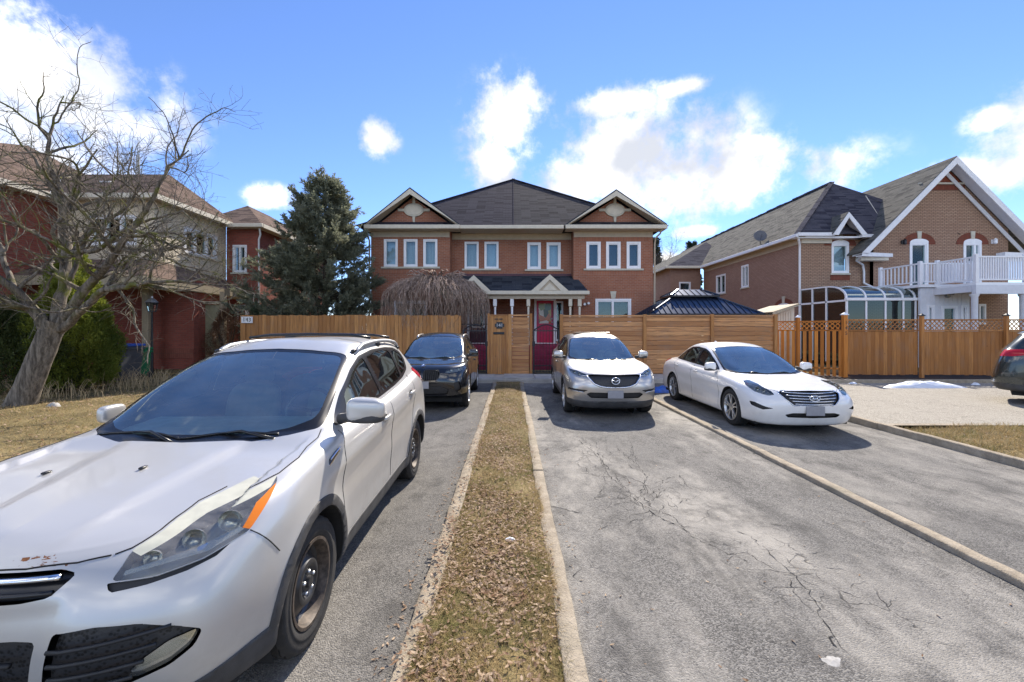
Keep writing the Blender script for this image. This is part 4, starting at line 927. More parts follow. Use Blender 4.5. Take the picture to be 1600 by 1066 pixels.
# ================================================================== GAZEBO AND SHED
GZ = empty('gazebo', (8, 19.4, .14), 'hardtop gazebo with two-tier blue-black ribbed metal roof behind the fence', 'gazebo')
def tier(x0, x1, y0, y1, z0, tx0, tx1, ty, z1, ns):
    cx = (x0+x1)/2
    for (a, b, c_, d_) in (((x0,y0,z0),(x1,y0,z0),(tx1,ty[0],z1),(tx0,ty[0],z1)), ((x0,y1,z0),(x1,y1,z0),(tx1,ty[1],z1),(tx0,ty[1],z1)), ((x0,y0,z0),(x0,y1,z0),(tx0,ty[1],z1),(tx0,ty[0],z1)), ((x1,y0,z0),(x1,y1,z0),(tx1,ty[1],z1),(tx1,ty[0],z1))):
        a, b, c_, d_ = map(Vector, (a, b, c_, d_)); e = (b-a).normalized(); L_ = (b-a).length; nrm = (b-a).cross(d_-a).normalized()
        if nrm.z < 0: nrm = -nrm
        s0, s1 = (d_-a).dot(e), (c_-a).dot(e); up = (d_-a)-e*s0
        for k in range(ns):
            p, q = L_*k/ns, L_*(k+1)/ns
            def top(s):     # how far up the slope a seam at s runs
                return min(1, s/s0 if s < s0 else 1, (L_-s)/(L_-s1) if s > s1 else 1)
            pts = [a+e*p, a+e*q, a+e*q+up*top(q)+e*0, a+e*p+up*top(p)]
            if s0 > p and s0 < q: pts = [pts[0], pts[1], pts[2], a+e*s0+up, pts[3]]
            if s1 > p and s1 < q: pts = [pts[0], pts[1], pts[2], a+e*s1+up, pts[-1]]
            pts = [x for i, x in enumerate(pts) if (x-pts[i-1]).length > .01]
            G().add(pts, [tuple(range(len(pts)))]).obj('roof_panel', M['metal_roof'], GZ)
            if 0 < k: G().bar(a+e*p+nrm*.012, a+e*p+up*top(p)+nrm*.012, .025, .03, up=nrm).obj('roof_rib', M['metal_roof'], GZ)
    for p, q in (((x0,y0,z0),(tx0,ty[0],z1)),((x1,y0,z0),(tx1,ty[0],z1)),((x0,y1,z0),(tx0,ty[1],z1)),((x1,y1,z0),(tx1,ty[1],z1))): G().bar((p[0],p[1],p[2]+.02), (q[0],q[1],q[2]+.02), .06, .05).obj('hip_cap', M['metal_roof'], GZ)
    g = G()
    for p, q in (((x0,y0),(x1,y0)),((x1,y0),(x1,y1)),((x1,y1),(x0,y1)),((x0,y1),(x0,y0))): g.bar((*p, z0-.03), (*q, z0-.03), .06, .07)
    g.obj('eave_trim', M['iron'], GZ)
tier(5.65, 10.35, 17.6, 21.2, 2.40, 7.15, 8.85, (18.9, 19.9), 3.22, 20)
tier(6.95, 9.05, 18.7, 20.1, 3.24, 7.5, 8.5, (19.35, 19.45), 3.55, 8)
for xx in (5.95, 10.05):
    for yy in (17.9, 20.9): G().box((xx-.07, yy-.07, .14), (xx+.07, yy+.07, 2.4)).obj('post', M['iron'], GZ)
SH = empty('garden_shed', (X(1225,17.6), 18, .14), 'small beige shed with pale lean-to roof behind the slatted fence', 'shed')
sx0, sx1 = X(1196,17.4), X(1243,17.4)
fs = front(17.4); G().prism([(sx0+.35, 17.4, .14), (sx1-.05, 17.4, .14), (sx1-.05, 17.4, Z(480,17.4)), (sx0+.35, 17.4, Z(493,17.4))], (0, 1.6, 0)).obj('wall', M['trim'], SH)
for k in range(7): x = sx0+.4+k*(sx1-sx0-.5)/7; G().box((x, 17.385, .14), (x+.02, 17.4, Z(493,17.4)+.03*k)).obj('batten', M['soffit'], SH)
G().prism([(sx0+.2, 17.2, Z(493,17.4)), (sx1+.05, 17.2, Z(477.5,17.4)), (sx1+.05, 17.25, Z(476,17.4)), (sx0+.2, 17.25, Z(488,17.4))], (0, .05, 0)).obj('fascia', M['post_w'], SH)
for k in range(8):
    t0 = k/8; y0 = 17.25+.25*k; xa = sx0-.5+.7*0
    G().prism([(sx0+.2, y0, Z(491,17.4)+.06), (sx1+.05, y0, Z(478,17.4)+.06), (sx1+.05, y0+.22, Z(478,17.4)+.06), (sx0+.2, y0+.22, Z(491,17.4)+.06)], (0, 0, .03)).obj('roof_board', M['post_w'], SH)
# ================================================================== LEFT HOUSE (dark brick, stucco)
LH = empty('dark_brick_house', (-14, 16, .2), 'dark red brick and beige stucco house behind the bare gnarled tree', 'house')
BD = M['brick_dark']
wall(side(-16.2, 1), 10, 15.5, .1, 6.35, [(11.0, 12.4, 4.4, 5.6)], BD, LH, 'wing_wall'); window(side(-16.2, 1), 11.0, 12.4, 4.4, 5.6, LH, back='room', mull=(11.7,))
G().quad((-15.8, 9.7, 6.4), (-15.8, 24, 6.4), (-19.1, 16.9, 9.0)).obj('wing_roof_plane', M['shingle_brown'], LH); G().quad((-15.8, 9.7, 6.4), (-19.1, 16.9, 9.0), (-28, 16.9, 9.0), (-28, 9.7, 6.4)).obj('wing_roof_plane', M['shingle_brown'], LH)
G().box((-15.85, 9.7, 6.24), (-15.72, 15.0, 6.42)).obj('gutter', M['trim'], LH); G().box((-16.2, 9.7, 6.27), (-15.8, 15.2, 6.31)).obj('soffit', M['soffit'], LH)
wall(front(10), -22, -16.2, .1, 6.35, [], BD, LH, 'wing_wall')
LF, LS = front(15.1), side(-12.6, 1)
wf = (-14.85, -13.2, 4.72, 5.78); ws = (16.45, 18.3, 4.72, 5.72)
wall(LF, -16.0, -12.6, 3.3, 6.35, [wf], M['stucco'], LH, 'stucco_wall'); wall(LS, 15.33, 18.9, 3.3, 6.35, [ws], M['stucco'], LH, 'stucco_wall')
window(LF, *wf, LH, back='curtain', mull=(-14.3, -13.75), fw=.08, sill=.1); window(LS, *ws, LH, back='room', mull=(17.05, 17.7), fw=.09, sill=.1)
r0, r1 = (-12.25, 14.7), 19.4
G().quad((-17.5, 14.7, 6.4), (-12.25, 14.7, 6.4), (-13.6, 17.0, 7.9), (-17.5, 17.0, 7.9)).obj('roof_plane', M['shingle_brown'], LH)
G().quad((-12.25, 14.7, 6.4), (-12.25, 19.4, 6.4), (-13.6, 17.0, 7.9)).obj('roof_plane', M['shingle_brown'], LH); G().quad((-12.25, 19.4, 6.4), (-17.5, 19.4, 6.4), (-17.5, 17, 7.9), (-13.6, 17, 7.9)).obj('roof_plane', M['shingle_brown'], LH)
G().box((-17, 14.62, 6.25), (-12.2, 14.74, 6.42)).obj('gutter', M['trim'], LH, bevel=.02); G().box((-12.3, 14.74, 6.25), (-12.18, 19.4, 6.42)).obj('gutter', M['trim'], LH)
G().box((-16, 14.74, 6.27), (-12.3, 15.1, 6.31)).obj('soffit', M['soffit'], LH); G().box((-12.6, 15.1, 6.27), (-12.3, 19.3, 6.31)).obj('soffit', M['soffit'], LH)
G().bar((-15.9, 14.75, 6.45), (-17.2, 16.4, 7.5), .09, .05).obj('valley_flashing', M['trim_white'], LH)
G().box((-15.4, 16.0, 7.05), (-15.0, 16.3, 7.3)).obj('roof_vent', M['trim_white'], LH)
ch = G().tube([(-15.0, 17.2, 7.7), (-15.0, 17.2, 8.75)], .06, 10).obj('vent_pipe', M['grey_metal'], LH, smooth=50); G().tube([(-15.0, 17.2, 8.75), (-15.0, 17.2, 9.45)], .012, 6).obj('antenna_pole', M['grey_metal'], LH)
# third block
L3, S3 = front(18.9), side(-11.17, 1); w3 = (X(364,18.9), X(386,18.9), Z(426,18.9), Z(383,18.9))
wall(L3, -12.58, -11.17, .1, 6.25, [w3], BD, LH, 'rear_block_wall'); wall(S3, 19.13, 26, .1, 6.25, [(21, 22, 2.0, 3.2)], BD, LH, 'rear_block_wall')
window(L3, *w3, LH, back='room', mull=((w3[0]+w3[1])/2,), sill=.08); window(S3, 21, 22, 2.0, 3.2, LH, back='room')
G().quad((-14, 18.5, 6.3), (-10.8, 18.5, 6.3), (-13.56, 22, 8.1)).obj('roof_plane', M['shingle_brown'], LH); G().quad((-10.8, 18.5, 6.3), (-10.8, 27, 6.3), (-13.56, 24, 8.1), (-13.56, 22, 8.1)).obj('roof_plane', M['shingle_brown'], LH)
G().box((-12.3, 18.42, 6.16), (-10.75, 18.54, 6.32)).obj('gutter', M['trim'], LH, bevel=.02); G().box((-10.86, 18.54, 6.16), (-10.74, 27, 6.32)).obj('gutter', M['trim'], LH); G().box((-12.3, 18.5, 6.17), (-10.8, 18.9, 6.21)).obj('soffit', M['soffit'], LH); G().box((-11.17, 18.9, 6.17), (-10.8, 26.5, 6.21)).obj('soffit', M['soffit'], LH)
for k in range(2): G().box((-12.3+.45*k, 23.1+.6*k, 7.3-.25*k), (-11.9+.45*k, 23.5+.6*k, 7.45-.25*k)).obj('skylight', M['iron'], LH)
spout([(-10.95, 18.6, 6.15), (-11.0, 18.75, 5.9), (-11.12, 18.84, 5.7), (-11.12, 18.84, .3)], M['trim_white'], LH)
# ground floor + porch
LG = front(16.0)
wall(LG, -22, -11.87, .1, 3.6, [], BD, LH, 'porch_wall'); fbox(LG, -21.9, -11.88, .68, 1.02, -.02, .02).obj('soldier_course', M['brick_dark_s'], LH)
wall(side(-11.87, 1), 16.23, 18.0, .1, 3.6, [], BD, LH, 'porch_wall')
L4 = front(18.0); dr = (-12.0+.25, -11.87+.05, .3, 2.8)
o = G().box((X(318,16.6), 16.6, .2), (X(344,16.6), 16.68, Z(476,16.6))).obj('entry_door', simple('sage_door', (.26,.25,.16), .6), LH)
G().box((X(344.5,16.5), 16.45, .2), (X(352,16.5), 16.6, 3.2)).obj('entry_pilaster', M['post_w'], LH); G().box((X(318,16.5), 16.45, Z(475,16.5)), (X(344,16.5), 16.58, Z(471,16.5))).obj('door_head', M['post_w'], LH)
pw = (X(361,18.6), X(383,18.6), 1.9, Z(476,18.6)); window(front(18.85), *pw, LH, back='room', fw=.09, out=.05)
pv = [(-20, 13.9, 3.46), (-11.95, 13.9, 3.46), (-12.6, 15.1, 4.15), (-20, 15.1, 4.15)]
roof_poly(pv, M['shingle_brown'], LH, 'porch_roof', .07); roof_poly([(-11.95, 13.9, 3.46), (-11.4, 20.3, 3.26), (-12.6, 20.3, 3.75), (-12.6, 15.1, 4.15)], M['shingle_brown'], LH, 'porch_roof', .07)
G().box((-20, 13.84, 3.2), (-11.9, 13.95, 3.5)).obj('porch_fascia', M['post_w'], LH); G().bar((-11.92, 13.95, 3.36), (-11.37, 20.3, 3.17), .08, .26).obj('porch_fascia', M['post_w'], LH)
G().prism([(-20, 13.95, 3.28), (-12.0, 13.95, 3.28), (-12.0, 15.98, 3.28), (-20, 15.98, 3.28)], (0, 0, .05)).obj('porch_ceiling', M['soffit'], LH)
G().prism([(-11.86, 14.1, 3.2), (-11.42, 20.2, 3.05), (-12.55, 20.2, 3.05), (-12.0, 14.1, 3.2)], (0, 0, .04)).obj('porch_ceiling', M['soffit'], LH)
G().box((-13.22, 15.3, .2), (-12.98, 15.52, 3.27)).obj('porch_post', M['post_w'], LH, bevel=.015)
# lamp post, bins
LP = empty('lamp_post', (X(237.5,14.6), 14.6, .25), 'black lamp post with glass lantern beside the wooden porch post', 'lamp post')
x, y, z = X(237.5,14.6), 14.6, Z(487,14.6); G().tube([(x,y,.2),(x,y,.5),(x,y,z-.02)], [.06,.04,.03], 10).obj('pole', M['iron'], LP, smooth=40)
g = G()
for a in range(6):
    t = math.pi/3*a; t2 = t+math.pi/3; p = lambda r, t_, zz: (x+r*math.cos(t_), y+r*math.sin(t_), zz)
    g.bar(p(.11,t,z), p(.17,t,z+.3), .015, .015); g.bar(p(.17,t,z+.3), p(.17,t2,z+.3), .02, .02); g.bar(p(.11,t,z), p(.11,t2,z), .02, .02)
lc = g.obj('lantern_cage', M['iron'], LP); G().lathe([(.10, z), (.16, z+.3)], (x, y, 0), n=6).obj('lantern_glass', M['glass'], lc)
G().lathe([(.21, z+.31), (.10, z+.42), (.04, z+.46), (.03, z+.52), (0, z+.53)], (x, y, 0), n=6).obj('lantern_cap', M['grey_metal'], LP)
def bin_(cx, cy, z0, w, d, h, label, body, lid, tilt=0, name='wheelie_bin'):
    e = empty(name, (cx, cy, z0), label, 'bin')
    a, b = w/2*.82, w/2; c, d2 = d/2*.82, d/2
    g = G().add([(cx-a,cy-c,z0+.06),(cx+a,cy-c,z0+.06),(cx+a,cy+c,z0+.06),(cx-a,cy+c,z0+.06),(cx-b,cy-d2,z0+h),(cx+b,cy-d2,z0+h),(cx+b,cy+d2,z0+h),(cx-b,cy+d2,z0+h)], [(3,2,1,0),(4,5,6,7),(0,1,5,4),(1,2,6,5),(2,3,7,6),(3,0,4,7)])
    o = g.obj('body', body, e, bevel=.02)
    for k in range(6): xx = cx-b*.8+k*b*1.6/5; G().bar((xx, cy-d2*.93, z0+h*.62), (xx, cy-d2*1.005, z0+h-.03), .03, .03).obj('body_rib', body, o)
    G().box((cx-b-.03, cy-d2-.03, z0+h-.09), (cx+b+.03, cy+d2+.03, z0+h-.03)).obj('rim', body, e, bevel=.01)
    G().prism([(cx-b-.03, cy-d2-.05, z0+h), (cx-b-.03, cy+d2+.03, z0+h), (cx-b-.03, cy+d2+.03, z0+h+.07), (cx-b-.03, cy-d2*.3, z0+h+.09), (cx-b-.03, cy-d2-.05, z0+h+.04)], (2*b+.06, 0, 0)).obj('lid', lid, e, bevel=.015)
    for s in (-1, 1): G().lathe([(0,-.025), (.1,-.025), (.1,.025), (0,.025)], (cx+s*(a+.03), cy+c, z0+.10), 'x', 14).obj('wheel', M['plastic_blk'], e)
    G().tube([(cx-b*.8, cy+d2+.06, z0+h-.05), (cx+b*.8, cy+d2+.06, z0+h-.05)], .018, 8).obj('handle', body, e)
grey = simple('charcoal_plastic', (.06,.065,.07), .5); blue = simple('blue_plastic_lid', (.03,.09,.36), .4); green = simple('green_plastic', (.01,.15,.06), .4)
bin_(X(188,12.4), 12.4, .24, .72, .78, 1.02, 'charcoal recycling bin with blue lid by the cedar shrub', grey, blue); bin_(X(214,13.3), 13.3, .24, .5, .5, .88, 'green organics bin beside the wooden porch post', green, green)
# ================================================================== CARS: shell surface, cuts, wheels
# local car frame: x = lateral (car's left is +), y = distance back from the nose, z up
def spl(P, sub, crease=()):
    """Hermite spline through P (n,3) with chord-length tangents; crease indices keep a corner"""
    P = np.asarray(P, float); n = len(P); d = P[1:]-P[:-1]; l = np.maximum(np.linalg.norm(d, axis=1), 1e-6); s = d/l[:, None]; out = []
    T = np.zeros((n, 2, 3))
    for i in range(n):
        if i == 0: t = (s[0], s[0])
        elif i == n-1: t = (s[-1], s[-1])
        elif i in crease: t = (s[i-1], s[i])
        else: w = l[i-1]/(l[i-1]+l[i]); q = s[i-1]*(1-w)+s[i]*w; t = (q, q)
        T[i] = t
    for i in range(n-1):
        k = sub[i] if isinstance(sub, (list, tuple)) else sub
        for a in range(k):
            t = a/k; h = (2*t**3-3*t**2+1, t**3-2*t**2+t, -2*t**3+3*t**2, t**3-t**2)
            out.append(h[0]*P[i]+h[1]*l[i]*T[i, 1]+h[2]*P[i+1]+h[3]*l[i]*T[i+1, 0])
    out.append(P[-1]); return np.array(out)
def shell(rows, si, sj, ci=(), cj=()):
    A = np.array([spl(r, si, ci) for r in rows])                  # rows x dense columns
    return np.stack([spl(A[:, k], sj, cj) for k in range(A.shape[1])], 1)   # dense rows x dense columns x (u,v,z)
def grid_normals(S):
    du = np.gradient(S, axis=1); dv = np.gradient(S, axis=0); n = np.cross(du, dv); n /= np.maximum(np.linalg.norm(n, axis=2, keepdims=True), 1e-9); return n
def chaikin(P, it=2):
    P = [Vector(p) for p in P]
    for _ in range(it):
        Q = []
        for a, b in zip(P, P[1:]+P[:1]): Q += [a*.75+b*.25, a*.25+b*.75]
        P = Q
    return P
def rounded(P, r=.03, n=4):
    """polygon with rounded corners (points 2D)"""
    P = [Vector(p[:2]) for p in P]; out = []
    for i, p in enumerate(P):
        a = P[i-1]; b = P[(i+1) % len(P)]; ra = min(r, (a-p).length*.45, (b-p).length*.45); q0 = p+(a-p).normalized()*ra; q1 = p+(b-p).normalized()*ra
        for k in range(n+1): t = k/n; out.append(q0*(1-t)**2+p*2*t*(1-t)+q1*t*t)
    return out
PROJ = {'side': (Vector((0,1,0)), Vector((0,0,1))), 'front': (Vector((1,0,0)), Vector((0,0,1))), 'top': (Vector((1,0,0)), Vector((0,1,0))),
        'diag': (Vector((1,1,0)).normalized(), Vector((0,0,1))), 'rear': (Vector((1,-1,0)).normalized(), Vector((0,0,1)))}
def inside(poly, x, y):
    c = False; j = len(poly)-1
    for i in range(len(poly)):
        xi, yi = poly[i][0], poly[i][1]; xj, yj = poly[j][0], poly[j][1]
        if (yi > y) != (yj > y) and x < (xj-xi)*(y-yi)/(yj-yi)+xi: c = not c
        j = i
    return c
class Shell:
    """half body (x>=0) as a bmesh whose faces carry a region number"""
    def __init__(s, S):
        s.S = S; nj, ni = S.shape[:2]; N_ = grid_normals(S)
        s.bm = bm = bmesh.new(); s.nl = bm.verts.layers.float_vector.new('nrm'); s.rl = bm.faces.layers.int.new('reg')
        V = []
        for j in range(nj):
            for i in range(ni):
                p = S[j, i]; v = bm.verts.new((max(p[1], 0), p[0], p[2])); q = N_[j, i]; nv = Vector((q[1], q[0], q[2]))
                if p[1] < .004: nv.x = 0
                v[s.nl] = nv; V.append(v)
        for j in range(nj-1):
            for i in range(ni-1):
                q = [V[j*ni+i], V[j*ni+i+1], V[(j+1)*ni+i+1], V[(j+1)*ni+i]]
                try: bm.faces.new(q)
                except ValueError: pass
        # outward check on a side vertex
        v = max(bm.verts, key=lambda w: w.co.x)
        if v[s.nl].x < 0:
            for w in bm.verts: w[s.nl] = -w[s.nl]
        bm.faces.ensure_lookup_table(); s.bvh = BVHTree.FromBMesh(bm); s.names = {0: 'body'}
    def cut(s, name, poly, proj, filt=lambda c: True, only=(0,)):
        A, B = PROJ[proj]; bm = s.bm; n = len(poly); rid = len(s.names); s.names[rid] = name
        xs = [p[0] for p in poly]; ys = [p[1] for p in poly]; x0, x1, y0, y1 = min(xs)-.01, max(xs)+.01, min(ys)-.01, max(ys)+.01
        def cand():
            out = []
            for f in bm.faces:
                if f[s.rl] not in only: continue
                c = f.calc_center_median(); a, b = A.dot(c), B.dot(c)
                if x0-.08 < a < x1+.08 and y0-.08 < b < y1+.08 and filt(c): out.append(f)
            return out
        C = set(cand())
        for i in range(n):
            p, q = poly[i], poly[(i+1) % n]; d = Vector((q[0]-p[0], q[1]-p[1]))
            if d.length < 1e-5: continue
            no = A*(-d.y)+B*d.x; co = A*p[0]+B*p[1]; mx, Mx, my, My = min(p[0], q[0])-1e-4, max(p[0], q[0])+1e-4, min(p[1], q[1])-1e-4, max(p[1], q[1])+1e-4
            sel = []
            for f in C:
                if not f.is_valid: continue
                aa = [A.dot(v.co) for v in f.verts]; bb = [B.dot(v.co) for v in f.verts]
                if max(aa) >= mx and min(aa) <= Mx and max(bb) >= my and min(bb) <= My: sel.append(f)
            if not sel: continue
            ge = set(); gv = set()
            for f in sel: ge.update(f.edges); gv.update(f.verts)
            r = bmesh.ops.bisect_plane(bm, geom=list(sel)+list(ge)+list(gv), plane_co=co, plane_no=no, dist=1e-5)
            for g in r['geom']:
                if isinstance(g, bmesh.types.BMFace): C.add(g)
            C = {f for f in C if f.is_valid}
            for e in r['geom_cut']:
                if isinstance(e, bmesh.types.BMEdge): C.update(e.link_faces)
        k = 0
        for f in C:
            if f.is_valid and f[s.rl] in only:
                c = f.calc_center_median()
                if inside(poly, A.dot(c), B.dot(c)) and filt(c): f[s.rl] = rid; k += 1
        return rid
    def part(s, names, obname, m, parent, off=0.0, both='weld', thick=0, smooth=True):
        """mesh of the named regions. both: 'weld' one mirrored mesh, 'pair' two objects, 'left' only +x"""
        ids = [k for k, v in s.names.items() if v in names]
        fs = [f for f in s.bm.faces if f[s.rl] in ids]
        if not fs: return []
        vm = {}; co = []; nr = []; F = []
        for f in fs:
            q = []
            for v in f.verts:
                if v not in vm: vm[v] = len(co); n = v[s.nl].normalized(); co.append(v.co+n*off); nr.append(n)
                q.append(vm[v])
            F.append(q)
        def mk(sgn):
            c = [(p.x*sgn, p.y, p.z) for p in co]; n = [Vector((a.x*sgn, a.y, a.z)) for a in nr]; f = [q if sgn > 0 else q[::-1] for q in F]; return c, n, f
        res = []
        sets = [mk(1)] if both == 'left' else [mk(1), mk(-1)] if both == 'pair' else None
        if sets is None:
            a, b = mk(1), mk(-1); k = len(a[0]); idx = list(range(k, 2*k)); c = a[0]+b[0]
            for i, p in enumerate(a[0]):
                if p[0] < .0005: idx[i-0] = i
            sets = [(c, a[1]+b[1], a[2]+[[idx[i-k] if False else (idx[i] if True else 0) for i in q] for q in b[2]])]
        for c, n, f in sets:
            me = bpy.data.meshes.new(obname); me.from_pydata(c, [], f); me.materials.append(m)
            # make winding agree with the stored normals
            bm2 = bmesh.new(); bm2.from_mesh(me)
            bm2.faces.ensure_lookup_table()
            for fc in bm2.faces:
                fc.normal_update(); av = Vector((0,0,0))
                for v in fc.verts: av += n[v.index]
                if fc.normal.dot(av) < 0: fc.normal_flip()
            bm2.to_mesh(me); bm2.free()
            for p in me.polygons: p.use_smooth = True
            if smooth: me.normals_split_custom_set_from_vertices([tuple(a) for a in n])
            o = bpy.data.objects.new(obname, me); COL.objects.link(o); o.parent = parent
            if thick: md = o.modifiers.new('solid', 'SOLIDIFY'); md.thickness = thick; md.offset = -1
            res.append(o)
        return res
    def hit(s, a, b, proj, out=.0):
        """surface point under a projected 2D point, pushed out along the normal"""
        A, B = PROJ[proj]; Cc = B.cross(A) if proj != 'side' else Vector((1,0,0))
        src = {'side': Vector((3,0,0)), 'front': Vector((0,-3,0)), 'top': Vector((0,0,5)), 'diag': Vector((1,-1,0))*3, 'rear': Vector((1,1,0))*4}[proj]
        o = A*a+B*b; r = s.bvh.ray_cast(o+src, -src.normalized())
        if r[0] is None:
            r = s.bvh.find_nearest(o+src*.25)
        n = r[1]; n = n if n.dot(src) > 0 else -n
        return r[0]+n*out, n
    def line(s, pts, proj, name, m, parent, r=.0028, out=0.0, n=6, both=True, step=.03, smoothc=False):
        """thin tube that follows the surface: shut lines, seals, trims"""
        P = []
        for a, b in zip(pts[:-1], pts[1:]):
            a = Vector(a); b = Vector(b); k = max(1, int((b-a).length/step))
            P += [a+(b-a)*i/k for i in range(k)]
        P.append(Vector(pts[-1])); Q = [s.hit(p[0], p[1], proj, out)[0] for p in P]
        res = []
        for sg in ((1, -1) if both else (1,)):
            res.append(G().tube([(q.x*sg, q.y, q.z) for q in Q], r, n).obj(name, m, parent, smooth='all', local=True))
        return res
def T2(rows): return [[tuple(p) for p in r] for r in rows]
# ---- compact-SUV shell: rows from the sill up to the centreline, columns from the nose round to the tail (u, v, z)
def suv_rows():
    r1 = [(.14,0,.23),(.15,.28,.23),(.19,.54,.235),(.30,.74,.25),(.46,.83,.26),(.60,.87,.27),(.93,.885,.28),(1.30,.87,.26),(1.7,.865,.26),(2.1,.865,.26),(2.55,.865,.26),(3.0,.865,.265),(3.3,.87,.27),(3.62,.885,.29),(3.98,.87,.31),(4.25,.83,.33),(4.40,.72,.34),(4.46,.42,.34),(4.47,0,.34)]
    r2 = [(.06,0,.36),(.075,.28,.36),(.125,.55,.365),(.25,.77,.375),(.43,.862,.38),(.58,.895,.385),(.93,.91,.39),(1.30,.895,.36),(1.7,.885,.36),(2.1,.885,.36),(2.55,.885,.36),(3.0,.887,.37),(3.3,.895,.38),(3.62,.91,.40),(3.98,.898,.43),(4.28,.855,.45),(4.44,.75,.46),(4.51,.43,.46),(4.52,0,.46)]
    r3 = [(.015,0,.52),(.03,.28,.52),(.085,.56,.525),(.215,.79,.535),(.41,.878,.54),(.57,.908,.55),(.93,.918,.56),(1.30,.903,.52),(1.7,.893,.52),(2.1,.893,.52),(2.55,.895,.52),(3.0,.90,.53),(3.3,.91,.55),(3.62,.92,.57),(3.98,.91,.6),(4.29,.868,.61),(4.45,.765,.62),(4.52,.44,.62),(4.53,0,.62)]
    r4 = [(.005,0,.68),(.025,.28,.68),(.09,.56,.69),(.24,.78,.70),(.43,.875,.715),(.58,.91,.72),(.93,.92,.74),(1.30,.912,.70),(1.7,.910,.70),(2.1,.912,.70),(2.55,.915,.70),(3.0,.918,.72),(3.3,.92,.74),(3.62,.92,.76),(3.98,.908,.78),(4.27,.865,.80),(4.42,.77,.81),(4.48,.45,.81),(4.49,0,.81)]
    r5 = [(.04,0,.80),(.065,.28,.80),(.15,.55,.81),(.31,.75,.83),(.48,.855,.86),(.62,.895,.88),(.94,.91,.90),(1.30,.910,.88),(1.7,.914,.885),(2.1,.92,.89),(2.55,.922,.90),(3.0,.922,.92),(3.3,.92,.94),(3.62,.912,.96),(3.98,.895,.98),(4.24,.85,1.0),(4.37,.76,1.0),(4.43,.45,1.0),(4.44,0,1.0)]
    r6 = [(.10,0,.875),(.13,.27,.878),(.23,.52,.895),(.40,.70,.925),(.55,.80,.955),(.68,.845,.975),(.95,.87,1.0),(1.30,.868,1.03),(1.7,.872,1.045),(2.1,.878,1.06),(2.55,.88,1.08),(3.0,.88,1.11),(3.3,.875,1.13),(3.62,.865,1.15),(3.98,.845,1.17),(4.20,.80,1.18),(4.31,.72,1.18),(4.36,.44,1.18),(4.37,0,1.18)]
    r7 = [(.14,0,.90),(.17,.265,.905),(.28,.49,.925),(.45,.64,.955),(.60,.73,.985),(.73,.775,1.005),(.98,.80,1.035),(1.33,.79,1.07),(1.7,.81,1.085),(2.1,.82,1.10),(2.55,.822,1.12),(3.0,.818,1.15),(3.3,.81,1.17),(3.62,.795,1.20),(3.98,.77,1.23),(4.16,.735,1.25),(4.25,.66,1.26),(4.30,.42,1.26),(4.31,0,1.26)]
    r8 = [(.18,0,.92),(.22,.24,.925),(.33,.44,.945),(.50,.56,.975),(.66,.63,1.0),(.80,.67,1.02),(1.03,.69,1.045),(1.38,.755,1.09),(1.72,.755,1.18),(2.1,.74,1.28),(2.55,.724,1.35),(3.0,.72,1.37),(3.3,.712,1.385),(3.62,.70,1.39),(3.95,.675,1.39),(4.08,.65,1.40),(4.15,.59,1.40),(4.19,.40,1.40),(4.20,0,1.40)]
    r9 = [(.21,0,.932),(.26,.19,.938),(.38,.34,.96),(.56,.42,.985),(.73,.46,1.01),(.87,.49,1.03),(1.08,.51,1.055),(1.36,.70,1.10),(1.72,.685,1.285),(2.1,.632,1.46),(2.55,.585,1.575),(3.0,.58,1.60),(3.3,.575,1.60),(3.62,.565,1.59),(3.9,.55,1.565),(4.0,.535,1.55),(4.05,.49,1.54),(4.08,.34,1.55),(4.09,0,1.555)]
    r10 = [(.24,0,.943),(.30,.10,.95),(.43,.18,.97),(.61,.22,.995),(.79,.24,1.018),(.93,.26,1.037),(1.08,.27,1.055),(1.25,.37,1.085),(1.63,.38,1.278),(2.0,.36,1.455),(2.48,.33,1.632),(3.0,.33,1.655),(3.3,.325,1.655),(3.62,.32,1.645),(3.92,.31,1.62),(4.05,.30,1.595),(4.10,.27,1.58),(4.115,.18,1.58),(4.12,0,1.58)]
    r11 = [(.28,0,.952),(.35,0,.962),(.48,0,.98),(.66,0,1.003),(.83,0,1.024),(.97,0,1.04),(1.09,0,1.056),(1.20,0,1.07),(1.58,0,1.27),(1.96,0,1.45),(2.44,0,1.645),(3.0,0,1.67),(3.3,0,1.67),(3.62,0,1.66),(3.93,0,1.635),(4.07,0,1.61),(4.11,0,1.595),(4.125,0,1.59),(4.13,0,1.585)]
    rows = [r1, r2, r3, r4, r5, r6, r7, r8, r9, r10, r11]
    # header column between 9 and 10
    hd = {6: (2.33,.821,1.11), 7: (2.33,.727,1.325), 8: (2.33,.60,1.535), 9: (2.29,.335,1.575), 10: (2.27,0,1.588)}
    for j, r in enumerate(rows):
        a, b = r[9], r[10]; r.insert(10, hd.get(j, tuple((x+y)/2 for x, y in zip(a, b))))
    r0 = [(u+(.08 if i < 3 else -.08 if i > 17 else 0), v*.9, z-.03) for i, (u, v, z) in enumerate(r1)]
    return [r0]+rows
def warp_rows(rows, fu=lambda u: u, fz=lambda z, u, v: z, fv=lambda v, u, z: v):
    return [[(fu(u), fv(v, u, z), fz(z, u, v)) for (u, v, z) in r] for r in rows]
def pw(xs, ys): return lambda t: float(np.interp(t, xs, ys))
